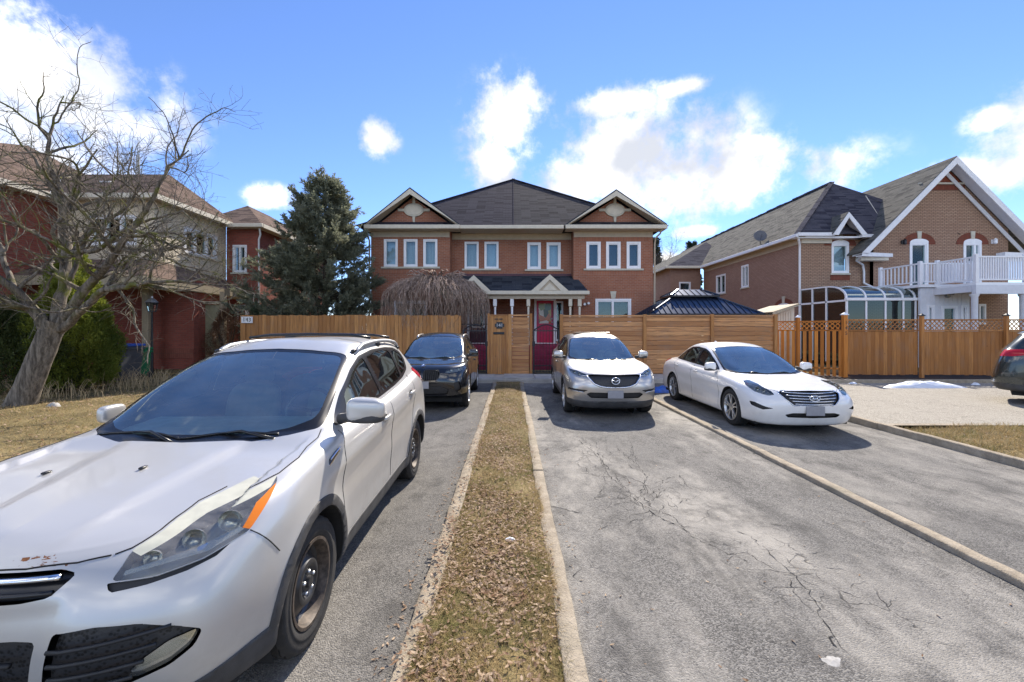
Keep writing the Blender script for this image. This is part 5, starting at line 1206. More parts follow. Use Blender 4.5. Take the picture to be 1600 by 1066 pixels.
# ---------------------------------------------------------------- car materials
def two_sided(m_):
    """inside of a body panel is dark trim, whatever the paint"""
    nt = m_.node_tree; L = nt.links; out = nt.nodes['Material Output']; src = out.inputs[0].links[0].from_socket
    g = nt.nodes.new('ShaderNodeNewGeometry'); d = nt.nodes.new('ShaderNodeBsdfDiffuse'); d.inputs[0].default_value = (.03,.03,.032,1)
    mx = nt.nodes.new('ShaderNodeMixShader'); L.new(g.outputs['Backfacing'], mx.inputs[0]); L.new(src, mx.inputs[1]); L.new(d.outputs[0], mx.inputs[2]); L.new(mx.outputs[0], out.inputs[0]); return m_
M['p_escape'] = two_sided(paint('paint_silver_white', (.52,.51,.485), .4, .34, .5, .18, .75, (.33,.30,.26)))
M['p_cx5'] = two_sided(paint('paint_silver', (.50,.48,.45), .75, .30, .8, .15, .35))
M['p_x3'] = two_sided(paint('paint_black', (.012,.013,.016), .2, .2, 1.0, .0, .25, (.12,.11,.1)))
M['p_sonata'] = two_sided(paint('paint_white', (.78,.77,.75), .0, .3, .8, .0, .3))
M['p_grey'] = two_sided(paint('paint_dark_green_grey', (.045,.055,.055), .6, .25, 1.0, .0, .25))
M['clad'] = simple('grey_cladding', (.045,.045,.046), .65, var=.3, scale=9, bump=.15, bscale=300, coord='obj')
M['black'] = simple('gloss_black', (.008,.008,.009), .25, var=.1, coord='obj')
M['rubber'] = simple('tyre_rubber', (.022,.021,.02), .85, var=.35, scale=12, bump=.25, bscale=120, coord='obj')
M['steel'] = simple('black_steel_wheel', (.05,.05,.052), .42, .5, var=.3, scale=10, coord='obj')
M['rust'] = simple('rusty_rim', (.075,.058,.045), .6, .3, var=.6, scale=30, coord='obj')
M['alloy'] = simple('alloy', (.52,.53,.54), .3, .85, var=.1, coord='obj')
M['chrome'] = simple('chrome', (.75,.76,.78), .12, 1.0, var=.05, coord='obj')
M['well'] = simple('wheel_well', (.012,.012,.012), .95, var=.3, coord='obj')
M['w_glass'] = glassy('windscreen_glass', (.74,.93,.87), .20, .02, .06)
M['w_glass2'] = glassy('side_glass', (.50,.58,.55), .06, .02, .03)
M['w_tint'] = glassy('tinted_glass', (.30,.33,.33), .06, .02, .02)
M['lens'] = glassy('lamp_lens', (.86,.88,.84), .05, .04, .10)
M['lens_old'] = glassy('hazed_lamp_lens', (.90,.90,.80), .06, .07, .42)
M['amber'] = simple('amber_lens', (.75,.20,.015), .2, var=.1, coord='obj')
M['redlamp'] = simple('red_lens', (.42,.01,.02), .15, var=.1, coord='obj')
M['refl'] = simple('reflector', (.62,.63,.62), .22, .9, var=.1, coord='obj')
M['bowl'] = simple('lamp_housing', (.42,.42,.41), .3, .4, var=.2, coord='obj')
M['haze'] = simple('yellowed_lens_top', (.52,.51,.41), .35, var=.1, scale=15, coord='obj')
M['plate'] = simple('blank_plate', (.27,.27,.29), .5, var=.12, scale=4, coord='obj')
M['trimcloth'] = simple('seat_cloth', (.22,.22,.22), .9, var=.2, coord='obj')
M['dash'] = simple('dash_plastic', (.30,.31,.30), .7, var=.2, coord='obj')
M['mirrorg'] = simple('mirror_glass', (.6,.65,.68), .03, 1.0, var=.02, coord='obj')
def m_mesh():
    m = NT('grille_mesh'); v = m.obj(); vo = m.n('ShaderNodeTexVoronoi', Scale=70); m.L.new(v, vo.inputs['Vector'])
    k = m.ramp(vo.outputs['Distance'], .25, .5); m.set(Base_Color=m.mix(k, (.004,.004,.004), (.03,.03,.032)), Roughness=.5); m.bump(vo.outputs['Distance'], .3, .004); return m.m
M['mesh'] = m_mesh()

def make_wheel(parent, x, y, z, r, w, sg, style, old=None):
    """x: outer face position; sg: +1 left side, -1 right side"""
    if old is not None:
        t = old.copy(); COL.objects.link(t); t.parent = parent; t.location = (x*sg, y, z); t.rotation_euler = old.rotation_euler.copy(); t.scale = (sg*abs(old.scale[0]), 1, 1)
        for c in old.children: d = c.copy(); COL.objects.link(d); d.parent = t
        return t
    rr_ = .655*r if style == 'steel' else .70*r
    n = 72; g = G()
    # tyre profile (radius, offset along axis; 0 = outer face, negative = inboard)
    pr = [(rr_, -w+.01), (rr_+.02, -w), (r*.9, -w+.0), (r*.965, -w+.015), (r-.006, -w+.03), (r, -w+.04)]
    tr = np.linspace(-w+.045, -.045, 5)
    for a, b in zip(tr[:-1], tr[1:]): pr += [(r, a+.004), (r, b-.004), (r-.009, b-.003), (r-.009, b+.003)]
    pr += [(r, -.04), (r-.006, -.03), (r*.965, -.013), (r*.93, -.003), (r*.86, 0), (r*.80, -.002), (r*.79, .001), (r*.76, .0), (rr_+.02, -.006), (rr_, -.014), (rr_-.004, -.02), (rr_-.012, -.02)]
    g.lathe(pr, axis='x', n=n)
    # lateral sipes: push alternate shoulder-block vertices in
    m_ = len(pr)
    for i, (pr_, h) in enumerate(pr):
        if (pr_ > r*.955) and (h > -.05 or h < -w+.05):
            for k in range(n):
                if k % 3 == 0:
                    v = Vector(g.v[i*n+k]); c = Vector((v.x, 0, 0)); q = c+(v-c)*(1-.010/r); g.v[i*n+k] = tuple(q)
        elif pr_ > r*.955:
            for k in range(n):
                if (k+2*i) % 4 == 0:
                    v = Vector(g.v[i*n+k]); c = Vector((v.x, 0, 0)); g.v[i*n+k] = tuple(c+(v-c)*(1-.007/r))
    t = g.obj('wheel', M['rubber'], parent, smooth=50, local=True)
    t.location = (x*sg, y, z); t.scale = (sg, 1, 1); t['label'] = 'tyre and rim'
    del t['label']
    if style == 'steel':
        G().lathe([(rr_, -w+.02), (rr_-.01, -.025), (rr_+.004, -.012), (rr_+.004, -.006), (rr_-.012, -.006), (rr_-.02, -.02), (rr_-.026, -.06), (rr_-.032, -.075)], axis='x', n=48).obj('rim_flange', M['rust'], t, smooth=35, local=True)
        G().lathe([(rr_-.03, -.07), (rr_-.045, -.085), (.165, -.075), (.135, -.055), (.115, -.03), (.10, -.026), (.085, -.03), (.072, -.045), (.06, -.047), (.05, -.04), (.032, -.036), (.03, -.018), (.0, -.016)], axis='x', n=48).obj('disc', M['steel'], t, smooth=35, local=True)
        for k in range(10):
            a = 2*math.pi*(k+.5)/10; c = (-.078, .158*math.cos(a), .158*math.sin(a))
            G().lathe([(.017, -.004), (.0155, .004), (.014, -.0), (.0, -.001)], c, 'x', 14).obj('vent_hole', M['well'], t, smooth=35, local=True)
        for k in range(5):
            a = 2*math.pi*(k+.25)/5; c = (-.05, .057*math.cos(a), .057*math.sin(a)); G().lathe([(.011, 0), (.011, .022), (.006, .028), (0, .028)], c, 'x', 6).obj('lug_nut', M['alloy'], t, local=True)
    else:
        G().lathe([(rr_, -w+.02), (rr_-.012, -.03), (rr_+.004, -.012), (rr_+.004, -.004), (rr_-.012, -.004), (rr_-.02, -.02), (rr_-.028, -.05)], axis='x', n=40).obj('rim_flange', M['alloy'] if style != 'dark' else M['steel'], t, smooth=35, local=True)
        G().lathe([(rr_-.02, -.13), (0, -.13)], axis='x', n=24).obj('brake_disc', M['well'], t, local=True)
        g = G(); mm = M['alloy'] if style != 'dark' else M['steel']
        for k in range(5):
            for off in (-.17, .17) if style != 'five' else (0,):
                a = 2*math.pi*k/5+.3; b = a+off*1.15; e = a+off
                g.bar((-.035, .05*math.cos(e), .05*math.sin(e)), (-.018, (rr_-.015)*math.cos(b), (rr_-.015)*math.sin(b)), .028 if style != 'five' else .075, .03, up=(1,0,0))
        g.obj('spokes', mm, t, local=True, bevel=.004); G().lathe([(.07, -.05), (.065, -.02), (.03, -.012), (0, -.012)], axis='x', n=20).obj('hub_cap', mm, t, smooth=40, local=True)
    return t
def tag_local(o): return o
def superq(c, s, e1=.5, e2=.6, nu=14, nv=20):
    g = G(); c = Vector(c); f = lambda w, m: math.copysign(abs(w)**m, w); v = []
    for i in range(nu+1):
        a = -math.pi/2+math.pi*i/nu
        for j in range(nv):
            b = 2*math.pi*j/nv; v.append((c.x+s[0]*f(math.cos(a), e1)*f(math.cos(b), e2), c.y+s[1]*f(math.cos(a), e1)*f(math.sin(b), e2), c.z+s[2]*f(math.sin(a), e1)))
    return g.add(v, [(i*nv+j, i*nv+(j+1)%nv, (i+1)*nv+(j+1)%nv, (i+1)*nv+j) for i in range(nu) for j in range(nv)])
def build_car(e, S, sp):
    """e: Empty of the car; S: shell surface; sp: features"""
    sh = Shell(S); K = sp['paint']; cut = sh.cut; part = sh.part; wheels = sp['wheels']; r = sp['r']
    sidef = lambda c: c.x > .5
    # wheel openings and cladding rings
    for (u, z) in wheels:
        circ = lambda q: [Vector((u+q*math.cos(2*math.pi*k/56), z+q*math.sin(2*math.pi*k/56))) for k in range(56)]
        cut('hole', circ(sp['ra']), 'side', sidef)
        if sp.get('clad'): cut('clad', circ(sp['ra']+sp['clad']), 'side', sidef)
    if sp.get('sill'):
        cut('clad', [Vector(p) for p in sp['sill']], 'side', lambda c: c.x > .3, (0,))
    if sp.get('chin'): cut('clad', [Vector(p) for p in sp['chin']], 'front', lambda c: c.y < 1.2, (0,))
    # glass
    wo = sp['ws_outer']; wi = sp['ws']
    top = lambda c: c.z > sp['cowl_z'] and c.y < sp['hdr']+.3
    cut('frit', rounded(wo, .06), 'top', top); cut('windscreen', rounded(wi, .05), 'top', top, [k for k, v in sh.names.items() if v == 'frit'])
    gf = lambda c: c.x > .42 and c.z > sp['belt_z']
    cut('win_trim', rounded(sp['dlo'], .05), 'side', gf); wt = [k for k, v in sh.names.items() if v == 'win_trim']
    for i, p in enumerate(sp['side_glass']): cut('sg%d' % i, rounded(p, .03), 'side', gf, wt)
    if sp.get('rear_glass'): cut('rear_glass', rounded(sp['rear_glass'], .05), 'front', lambda c: c.y > sp['rear_u'])
    for nm, poly, proj, flt in sp['cuts']: cut(nm, poly, proj, flt, tuple(k for k, v in sh.names.items() if v in (('head',) if nm in ('brow', 'amber') else ('body', 'clad'))))
    body = part(['body'], 'body', K, e)[0]
    if sp.get('clad'): part(['clad'], 'cladding', M['clad'], e, .006, thick=.012)
    part(['frit'], 'windscreen_surround', M['black'], e, -.003); ws = part(['windscreen'], 'windscreen', M['w_glass'], e, -.004)
    part(['win_trim'], 'window_trim', M['black'], e, -.001, 'pair')
    for i, p in enumerate(sp['side_glass']): part(['sg%d' % i], 'side_window', M['w_glass2'] if i == 0 else M['w_tint'], e, -.006, 'pair')
    part(['rear_glass'], 'rear_window', M['w_tint'], e, -.003)
    for nm, obn, m, off, both in sp['parts']: part([nm], obn, m, e, off, both)
    # wheel wells
    for (u, z) in wheels:
        for sg in (1, -1):
            g = G(); n = 28; v = []
            for k in range(n+1):
                a = R(-28)+R(236)*k/n; cu, cz = u+sp['ra']*math.cos(a), z+sp['ra']*math.sin(a)
                h = sh.bvh.ray_cast(Vector((3, cu+.004*math.cos(a), cz+.004*math.sin(a))), Vector((-1, 0, 0))); xo = h[0].x-.004 if h[0] is not None and h[0].x > .6 else .86
                v += [(xo*sg, cu, cz), (.5*sg, cu, cz)]
            g.add(v, [(2*k, 2*k+1, 2*k+3, 2*k+2) for k in range(n)]); g.add([(.52*sg, u+sp['ra']*1.02*math.cos(2*math.pi*k/24), z+sp['ra']*1.02*math.sin(2*math.pi*k/24)) for k in range(24)], [tuple(range(24))])
            g.obj('wheel_well', M['well'], e, local=True)
    G().box((-.78, .35, sp['floor']-.04), (.78, sp['L']-.3, sp['floor']+.05)).obj('underbody', M['well'], e, local=True)
    for z0, z1, y0, y1 in ((sp['floor'], .62*sp['H']/1.67, .45, 1.0),): G().box((-.5, y0, z0), (.5, y1, z1)).obj('engine_bay', M['well'], e, local=True)
    old = None
    for (u, z) in wheels:
        for sg in (1, -1): old_ = make_wheel(e, sp['track'], u, r, r, .225, sg, sp['rim'], old); old = old or old_
    # cabin
    H = sp['H']; ky = sp['cab']
    def seat(x, y):
        o = superq((x, y, .60*H/1.67), (.25, .27, .09)).obj('seat', M['trimcloth'], e, smooth='all', local=True)
        b = superq((0, 0, 0), (.24, .08, .33)); b.v = [(p[0]+x, p[1]+y+.30+.25*(p[2]), p[2]+.93*H/1.67) for p in b.v]; b.obj('seat_back', M['trimcloth'], o, smooth='all', local=True)
        h = superq((0, 0, 0), (.13, .05, .09)); h.v = [(p[0]+x, p[1]+y+.42, p[2]+1.33*H/1.67) for p in h.v]; h.obj('headrest', M['trimcloth'], o, smooth='all', local=True)
    for x in (-.37, .37): seat(x, ky+.75)
    bs = superq((0, ky+1.75, .62*H/1.67), (.62, .26, .1)).obj('rear_seat', M['trimcloth'], e, smooth='all', local=True); b = superq((0, 0, 0), (.60, .09, .33)); b.v = [(p[0], p[1]+ky+2.05+.25*p[2], p[2]+.92*H/1.67) for p in b.v]; b.obj('rear_seat_back', M['trimcloth'], bs, smooth='all', local=True)
    dz = sp['dash_z']
    G().prism([(-.66, ky-.16, dz-.16), (-.66, ky-.16, dz-.05), (-.66, ky+.05, dz+.01), (-.66, ky+.34, dz+.03), (-.66, ky+.46, dz-.08), (-.66, ky+.40, dz-.4)], (1.32, 0, 0)).obj('dashboard', M['dash'], e, local=True, bevel=.03)
    sw = G(); c = Vector((.37, ky+.58, dz+.02)); tl = R(25)
    sw.tube([(c.x+.185*math.cos(a), c.y+.185*math.sin(a)*math.sin(tl), c.z+.185*math.sin(a)*math.cos(tl)) for a in [2*math.pi*k/24 for k in range(25)]], .015, 8, False)
    for a in (R(-90), R(10), R(170)): sw.bar(c, (c.x+.18*math.cos(a), c.y+.18*math.sin(a)*math.sin(tl), c.z+.18*math.sin(a)*math.cos(tl)), .035, .02)
    sw.obj('steering_wheel', M['black'], e, local=True, smooth=40)
    mz = sp['mirror_z']; superq((0, sp['hdr']-.10, mz), (.11, .02, .035)).obj('rear_view_mirror', M['black'], e, smooth='all', local=True)
    # door mirrors
    mx, my, mzz, mw = sp['mirror']
    for sg in (1, -1):
        if sp.get('fold') and sg < 0:
            g = superq((mx-.02, my+.16, mzz-.055), (.035, .10, .06), .55, .6); g.v = [(-p[0], p[1], p[2]) for p in g.v]; g.obj('door_mirror', K, e, smooth='all', local=True); continue
        g = superq((0, 0, 0), (mw/2, .085, .078), .55, .6); g.v = [((mx+mw/2+p[0]-.03*(p[1]/.085)*(1 if p[0] > 0 else 0))*sg, my+(p[1] if p[1] < .03 else .03+(p[1]-.03)*.2)+.03*p[0]/mw, mzz+p[2]*(1-.22*p[0]/mw)) for p in g.v]
        o = g.obj('door_mirror', K, e, smooth='all', local=True)
        g = superq((0, 0, 0), (mw/2*1.02, .084, .036), .5, .6); g.v = [((mx+mw/2+p[0])*sg, my+(p[1] if p[1] < .03 else .03+(p[1]-.03)*.2)+.002, mzz-.055+p[2]) for p in g.v]; g.obj('mirror_base', M['clad'], o, smooth='all', local=True)
        G().tube([(sp['sail'][0]*sg, sp['sail'][1], sp['sail'][2]), ((mx+.05)*sg, my+.02, mzz-.05)], [.04, .028], 10).obj('mirror_stalk', M['clad'], o, smooth='all', local=True)
        G().prism([((mx+.03)*sg, my+.05, mzz-.055), ((mx+mw-.03)*sg, my+.05, mzz-.045), ((mx+mw-.03)*sg, my+.05, mzz+.05), ((mx+.03)*sg, my+.05, mzz+.055)], (0, .004, 0)).obj('mirror_glass', M['mirrorg'], o, local=True)
    # shut lines, handles
    for ln in sp['lines']: sh.line(ln[0], ln[1], 'shut_line', M['well'], e, ln[2] if len(ln) > 2 else .0028, ln[3] if len(ln) > 3 else -.0006)
    for (u, z) in sp['handles']:
        p, n = sh.hit(u, z, 'side')
        for sg in (1, -1):
            o = superq((0, 0, 0), (.014, .10, .019), .5, .7); o.v = [((p.x+.028+q[0]-.012*(q[1]/.1)**2)*sg, p.y+q[1], p.z+q[2]) for q in o.v]; o.obj('door_handle', K if not sp.get('chrome_handle') else M['chrome'], e, smooth='all', local=True)
            c_ = superq((0, 0, 0), (.006, .055, .028), .8, .9); c_.v = [((p.x+.002+q[0])*sg, p.y+q[1]-.01, p.z+q[2]) for q in c_.v]; c_.obj('handle_recess', M['well'], e, smooth='all', local=True)
    # wipers
    for x0, x1 in ((.52, -.08), (-.05, -.62)):
        def wsp(x, t): q = sh.hit(abs(x), 0, 'top')[0]; return q
        pts = []
        for k in range(9):
            x = x0+(x1-x0)*k/8; yy = sp['wiper_u']+.06*abs(x)/.5+(.035*math.sin(math.pi*k/8)); h = sh.hit(abs(x), yy, 'top', .022)[0]; pts.append((x, h.y, h.z))
        G().tube(pts, .008, 6).obj('wiper', M['black'], e, local=True, smooth='all'); G().tube([(x0, pts[0][1]-.05, pts[0][2]-.02), (pts[3][0], pts[3][1]-.02, pts[3][2]+.012), pts[5]], [.012, .009, .006], 6).obj('wiper_arm', M['black'], e, local=True, smooth='all')
    return sh
def lamp_inside(sh, e, pts, proj, depth, m, r, name='projector', inv=True):
    """lamp bowls set behind a lens"""
    for a, b, q in pts:
        p, n = sh.hit(a, b, proj)
        for sg in (1, -1):
            c = Vector((p.x*sg, p.y, p.z)); ax = Vector((.25*sg, -.95, -.05)).normalized()
            G_ = G(); u_ = ax.orthogonal().normalized(); w_ = ax.cross(u_); n_ = 18; v = []
            for rr2, h in ((q*1.0, -depth*.35), (q*.95, -depth*.5), (q*.7, -depth*.85), (q*.35, -depth)):
                v += [tuple(c+ax*h+(u_*math.cos(2*math.pi*k/n_)+w_*math.sin(2*math.pi*k/n_))*rr2) for k in range(n_)]
            f = [(j*n_+k, j*n_+(k+1)%n_, (j+1)*n_+(k+1)%n_, (j+1)*n_+k) for j in range(3) for k in range(n_)]+[tuple(3*n_+k for k in range(n_))]
            G_.add(v, f).obj(name, m, e, smooth=40, local=True)
def plate(sh, e, z, w, h, y):
    G().box((-w/2, y, z-h/2), (w/2, y+.012, z+h/2)).obj('licence_plate', M['plate'], e, local=True, bevel=.004)
def dg(v, u): return (v+u)/math.sqrt(2)
# ================================================================== NEAREST CAR: silver-white SUV
def escape():
    e = empty('parked_car', (-1.985, 1.45, 0), 'large silver white SUV with roof rails and black steel wheels, nearest the camera', 'car', rz=R(.8))
    S = shell(suv_rows(), 7, 6, (7, 10), (7,))
    # sculpting: bonnet ridges, door crease and scallop, arch flares
    U, V_, Zz = S[..., 0], S[..., 1], S[..., 2]
    hood = (Zz > .86) & (U > .15) & (U < 1.25) & (V_ < .72)
    t = V_-(.20+.13*U); fade = np.clip((U-.15)/.25, 0, 1)*np.clip((1.25-U)/.15, 0, 1)
    Zz = Zz+np.where(hood, fade*(-.024/(1+np.exp(-t/.014))+.010*np.exp(-(t/.028)**2)), 0)
    U = U+np.where((U < .3) & (Zz > .38) & (Zz < .80) & (V_ < .5), .018/(1+np.exp((V_-(.36+.10*(Zz-.6)))/.008))*np.clip((Zz-.38)/.06, 0, 1)*np.clip((.80-Zz)/.06, 0, 1), 0)
    sidem = (V_ > .80) & (U > 1.0) & (U < 4.2)
    zc = .875+.058*(U-1.2); fs = np.clip((U-1.0)/.4, 0, 1)*np.clip((4.2-U)/.4, 0, 1)
    V_ = V_+np.where(sidem, fs*(.010*np.exp(-((Zz-zc)/.035)**2)-.016*np.exp(-((Zz-(zc-.15))/.10)**2)), 0)
    fe = (V_ > .78) & (U > .4) & (U < 1.35)
    for wu in (.93, 3.62):
        d = np.hypot(U-wu, Zz-.345); V_ = V_+np.where((V_ > .7) & (d > .3), .016*np.exp(-((d-.42)/.07)**2), 0)
    V_ = V_*1.0; S = np.stack([U, V_, Zz], 2)
    D = lambda L_: [Vector((dg(v, u), z)) for v, u, z in L_]
    head = D([(.50,.13,.815),(.515,.21,.888),(.64,.43,.954),(.80,.735,1.003),(.815,.66,.975),(.835,.43,.862),(.745,.275,.822),(.62,.185,.806)])
    under = D([(.49,.125,.812),(.62,.185,.804),(.745,.275,.819),(.80,.36,.842),(.77,.31,.815),(.70,.24,.797),(.60,.17,.786),(.50,.125,.784)])
    front = lambda c: c.y < .75
    sp = dict(fold=True, paint=M['p_escape'], L=4.52, H=1.67, r=.345, ra=.395, clad=.062, wheels=[(.93,.345),(3.62,.345)], track=.895, rim='steel', floor=.24, cab=1.45, dash_z=1.07,
        sill=[(.50,.15),(.50,.44),(.56,.40),(1.25,.40),(1.38,.375),(3.1,.385),(3.3,.42),(3.95,.46),(4.6,.50),(4.6,.2),(3,.15)], chin=[(-.1,.15),(-.1,.335),(.5,.335),(.72,.36),(.86,.40),(1.0,.43),(1.0,.15)],
        ws_outer=[(-.1,1.145),(.40,1.175),(.60,1.255),(.725,1.37),(.735,1.46),(.690,1.78),(.632,2.12),(.59,2.262),(.40,2.268),(-.1,2.262)],
        ws=[(-.1,1.235),(.37,1.26),(.56,1.325),(.665,1.42),(.68,1.51),(.645,1.80),(.592,2.10),(.555,2.205),(.40,2.22),(-.1,2.215)], cowl_z=1.045, hdr=2.27, belt_z=1.06,
        dlo=[(1.47,1.085),(1.75,1.262),(2.1,1.422),(2.4,1.512),(2.8,1.552),(3.3,1.556),(3.65,1.535),(3.9,1.475),(3.93,1.40),(3.75,1.275),(3.4,1.21),(3.0,1.172),(2.5,1.138),(2.0,1.112)],
        side_glass=[[(1.74,1.135),(1.82,1.255),(2.1,1.39),(2.37,1.478),(2.47,1.492),(2.51,1.165),(2.1,1.142)],[(2.60,1.172),(2.565,1.495),(2.9,1.528),(3.25,1.528),(3.36,1.50),(3.33,1.228),(3.0,1.198)],[(3.42,1.245),(3.44,1.505),(3.62,1.505),(3.80,1.452),(3.83,1.41),(3.68,1.292)]],
        rear_glass=[(-.1,1.30),(.5,1.3),(.42,1.52),(-.1,1.54)], rear_u=4.02,
        cuts=[('head', rounded(head, .02), 'diag', front), ('under', rounded(under, .012), 'diag', front), ('brow', D([(.505,.20,.893),(.64,.435,.962),(.81,.75,1.012),(.785,.665,.978),(.655,.43,.932),(.54,.215,.868)]), 'diag', front), ('amber', D([(.80,.72,.99),(.83,.66,.975),(.85,.43,.862),(.79,.44,.878),(.76,.575,.945),(.775,.66,.972)]), 'diag', front),
              ('grille', rounded([(-.1,.868),(.33,.866),(.385,.85),(.335,.792),(.25,.782),(-.1,.780)], .02), 'front', front),
              ('intake', rounded([(-.1,.668),(.25,.664),(.318,.655),(.285,.50),(.22,.36),(-.1,.355)], .02), 'front', front),
              ('fog', rounded([(.775,.588),(.755,.545),(.70,.505),(.615,.478),(.585,.487),(.63,.53),(.70,.575)], .015), 'front', front),
              ('corner', rounded([(.375,.682),(.50,.690),(.62,.672),(.72,.63),(.785,.588),(.765,.535),(.70,.49),(.58,.455),(.45,.44),(.315,.435),(.345,.56)], .02), 'front', front),
              ('tail', rounded([(3.93,1.17),(4.02,1.262),(4.32,1.25),(4.38,1.03),(4.2,1.06)], .03), 'side', lambda c: c.y > 3.85 and c.x > .5)],
        parts=[('brow', 'headlight_brow', M['haze'], .002, 'pair'), ('amber', 'amber_marker', M['amber'], .002, 'pair'), ('head', 'headlight_lens', M['lens_old'], .002, 'pair'), ('under', 'headlight_trim', M['plastic_blk'], -.012, 'pair'), ('grille', 'upper_grille', M['black'], -.035, 'weld'), ('intake', 'lower_grille', M['mesh'], -.045, 'weld'),
               ('corner', 'corner_grille', M['mesh'], -.03, 'pair'), ('fog', 'fog_lamp', M['lens'], .0, 'pair'), ('tail', 'tail_light', M['redlamp'], .004, 'pair')],
        lines=[([(0,.098),(.21,.115),(.36,.15),(.45,.19)], 'top', .0036), ([(dg(.475,.18),.884),(dg(.515,.21),.892),(dg(.58,.32),.926),(dg(.64,.43),.957),(dg(.70,.545),.976)], 'diag', .0036), ([(.70,.545),(.755,.66),(.79,.76),(.80,.95),(.775,1.10),(.775,1.25),(.745,1.37)], 'top', .0036),
               ([(.44,.862),(.50,.78),(.545,.715)], 'side', .003), ([(1.46,1.065),(1.375,.98),(1.335,.80),(1.33,.60),(1.36,.40)], 'side'), ([(2.55,1.12),(2.51,.9),(2.50,.6),(2.52,.40)], 'side'),
               ([(3.60,1.215),(3.52,1.10),(3.44,.88),(3.28,.68),(3.16,.50),(3.14,.41)], 'side')],
        handles=[(2.28,.985),(3.30,1.055)], mirror=(.885, 1.48, 1.205, .245), sail=(.80, 1.56, 1.12), mirror_z=1.47, wiper_u=1.20)
    sh = build_car(e, S, sp)
    # lamp units behind the lens
    sh.part(['fog'], 'fog_bowl', M['refl'], e, -.02, 'pair')
    sh.part(['head'], 'headlight_bowl', M['bowl'], e, -.07, 'pair')
    def bowl(v, u, z, q, m, nm, d=.055): lamp_inside(sh, e, [(dg(v, u), z, q)], 'diag', d, m, q, nm)
    bowl(.66, .32, .872, .045, M['refl'], 'low_beam'); bowl(.745, .42, .905, .048, M['refl'], 'high_beam'); bowl(.575, .215, .848, .033, M['refl'], 'running_lamp')
    for sg in (1, -1):
        P = [sh.hit(dg(v, u), z, 'diag', -.03)[0] for v, u, z in ((.53,.15,.825),(.75,.29,.838),(.82,.42,.872),(.80,.42,.885),(.70,.29,.855),(.53,.16,.838))]
        G().add([(p.x*sg, p.y, p.z) for p in P], [tuple(range(6))]).obj('headlight_bezel', M['refl'], e, local=True)
        for k in range(4):      # slats of the corner grille
            z0 = .47+.05*k; pts = [sh.hit(v, z0+.05*(v-.35), 'front', -.012)[0] for v in np.linspace(.36, .60+.035*k, 8)]
            G().tube([(p.x*sg, p.y, p.z) for p in pts], .008, 6).obj('grille_slat', M['plastic_blk'], e, local=True, smooth='all')
        p, n = sh.hit(1.19, .955, 'side'); o = G().prism([((p.x+.004)*sg, p.y-.09, p.z-.028), ((p.x+.004)*sg, p.y+.07, p.z+.01), ((p.x+.004)*sg, p.y+.09, p.z+.04), ((p.x+.004)*sg, p.y-.06, p.z+.012)], (-.01*sg, 0, 0)).obj('fender_vent', M['black'], e, local=True)
        G().bar(((p.x+.007)*sg, p.y-.085, p.z-.022), ((p.x+.007)*sg, p.y+.075, p.z+.028), .008, .009).obj('vent_chrome', M['chrome'], o, local=True)
        G().bar(((p.x+.007)*sg, p.y-.06, p.z+.008), ((p.x+.007)*sg, p.y+.088, p.z+.042), .006, .006).obj('vent_chrome', M['chrome'], o, local=True)
    for z0, r_, m in ((.845, .012, M['chrome']), (.806, .010, M['black'])):
        pts = [sh.hit(abs(v), z0, 'front', -.008)[0] for v in np.linspace(-.34, .34, 21)]; pts = [(math.copysign(p.x, v), p.y, p.z) for p, v in zip(pts, np.linspace(-.34, .34, 21))]
        G().tube(pts, r_, 8).obj('grille_bar', m, e, local=True, smooth='all')
    for z0 in (.42, .5, .58):
        pts = [sh.hit(abs(v), z0, 'front', -.02)[0] for v in np.linspace(-.24, .24, 15)]; G().tube([(math.copysign(p.x, v), p.y, p.z) for p, v in zip(pts, np.linspace(-.24, .24, 15))], .010, 6).obj('grille_bar', M['plastic_blk'], e, local=True, smooth='all')
    for x in (.06, -.44):
        p = sh.hit(abs(x), .80, 'top')[0]; o = superq((0, 0, 0), (.010, .025, .006)); o.v = [(q[0]+x, q[1]+p.y, q[2]+p.z+.006) for q in o.v]; o.obj('washer_nozzle', M['black'], e, smooth='all', local=True)
    # rust along the bonnet lip
    rm = NT('bonnet_rust'); nn = rm.noise(55, 6, .7, rm.obj()); rm.set(Base_Color=rm.mix(nn, (.09,.025,.01), (.30,.12,.04)), Roughness=.95); rm.bump(nn, .6, .006)
    r_ = random.Random(2); g = G()
    for k in range(130):
        v0 = r_.gauss(.215, .04) if k > 16 else r_.uniform(.03, .36); u0 = .112+.05*v0+abs(r_.gauss(0, .012)); w = r_.uniform(.007, .02) if k > 16 else r_.uniform(.003, .007)
        p, n = sh.hit(min(v0, .36), u0, 'top', .0012); a = [p+Vector((w*math.cos(t)*r_.uniform(.6, 1.3), w*.6*math.sin(t)*r_.uniform(.6, 1.3), 0)) for t in [2*math.pi*q/7 for q in range(7)]]
        g.add([tuple(sh.hit(max(.001, q.x), q.y, 'top', .003+.0003*(k % 5))[0]) for q in a], [tuple(range(7))])
    tag(g.obj('rust_patch', rm.m, e, local=True), kind='stuff')
    # roof rails and cross bars
    for sg in (1, -1):
        pts = []
        for k in range(17):
            t = k/16; u = 2.36+1.62*t; h = sh.hit(.615-.02*t, u, 'top')[0]; lift = .048*min(1, math.sin(math.pi*min(max(t, .001), .999))*3.2); pts.append((h.x*sg, u, h.z+lift+.004))
        G().tube(pts, [.012]+[.02]*15+[.012], 10).obj('roof_rail', M['grey_metal'], e, local=True, smooth='all')
        for k in (0, 1, 15, 16): pass
        for u in (2.40, 3.1, 3.92): h = sh.hit(.60, u, 'top')[0]; superq((h.x*sg, u, h.z+.012), (.022, .05, .018)).obj('rail_foot', M['black'], e, local=True, smooth='all')
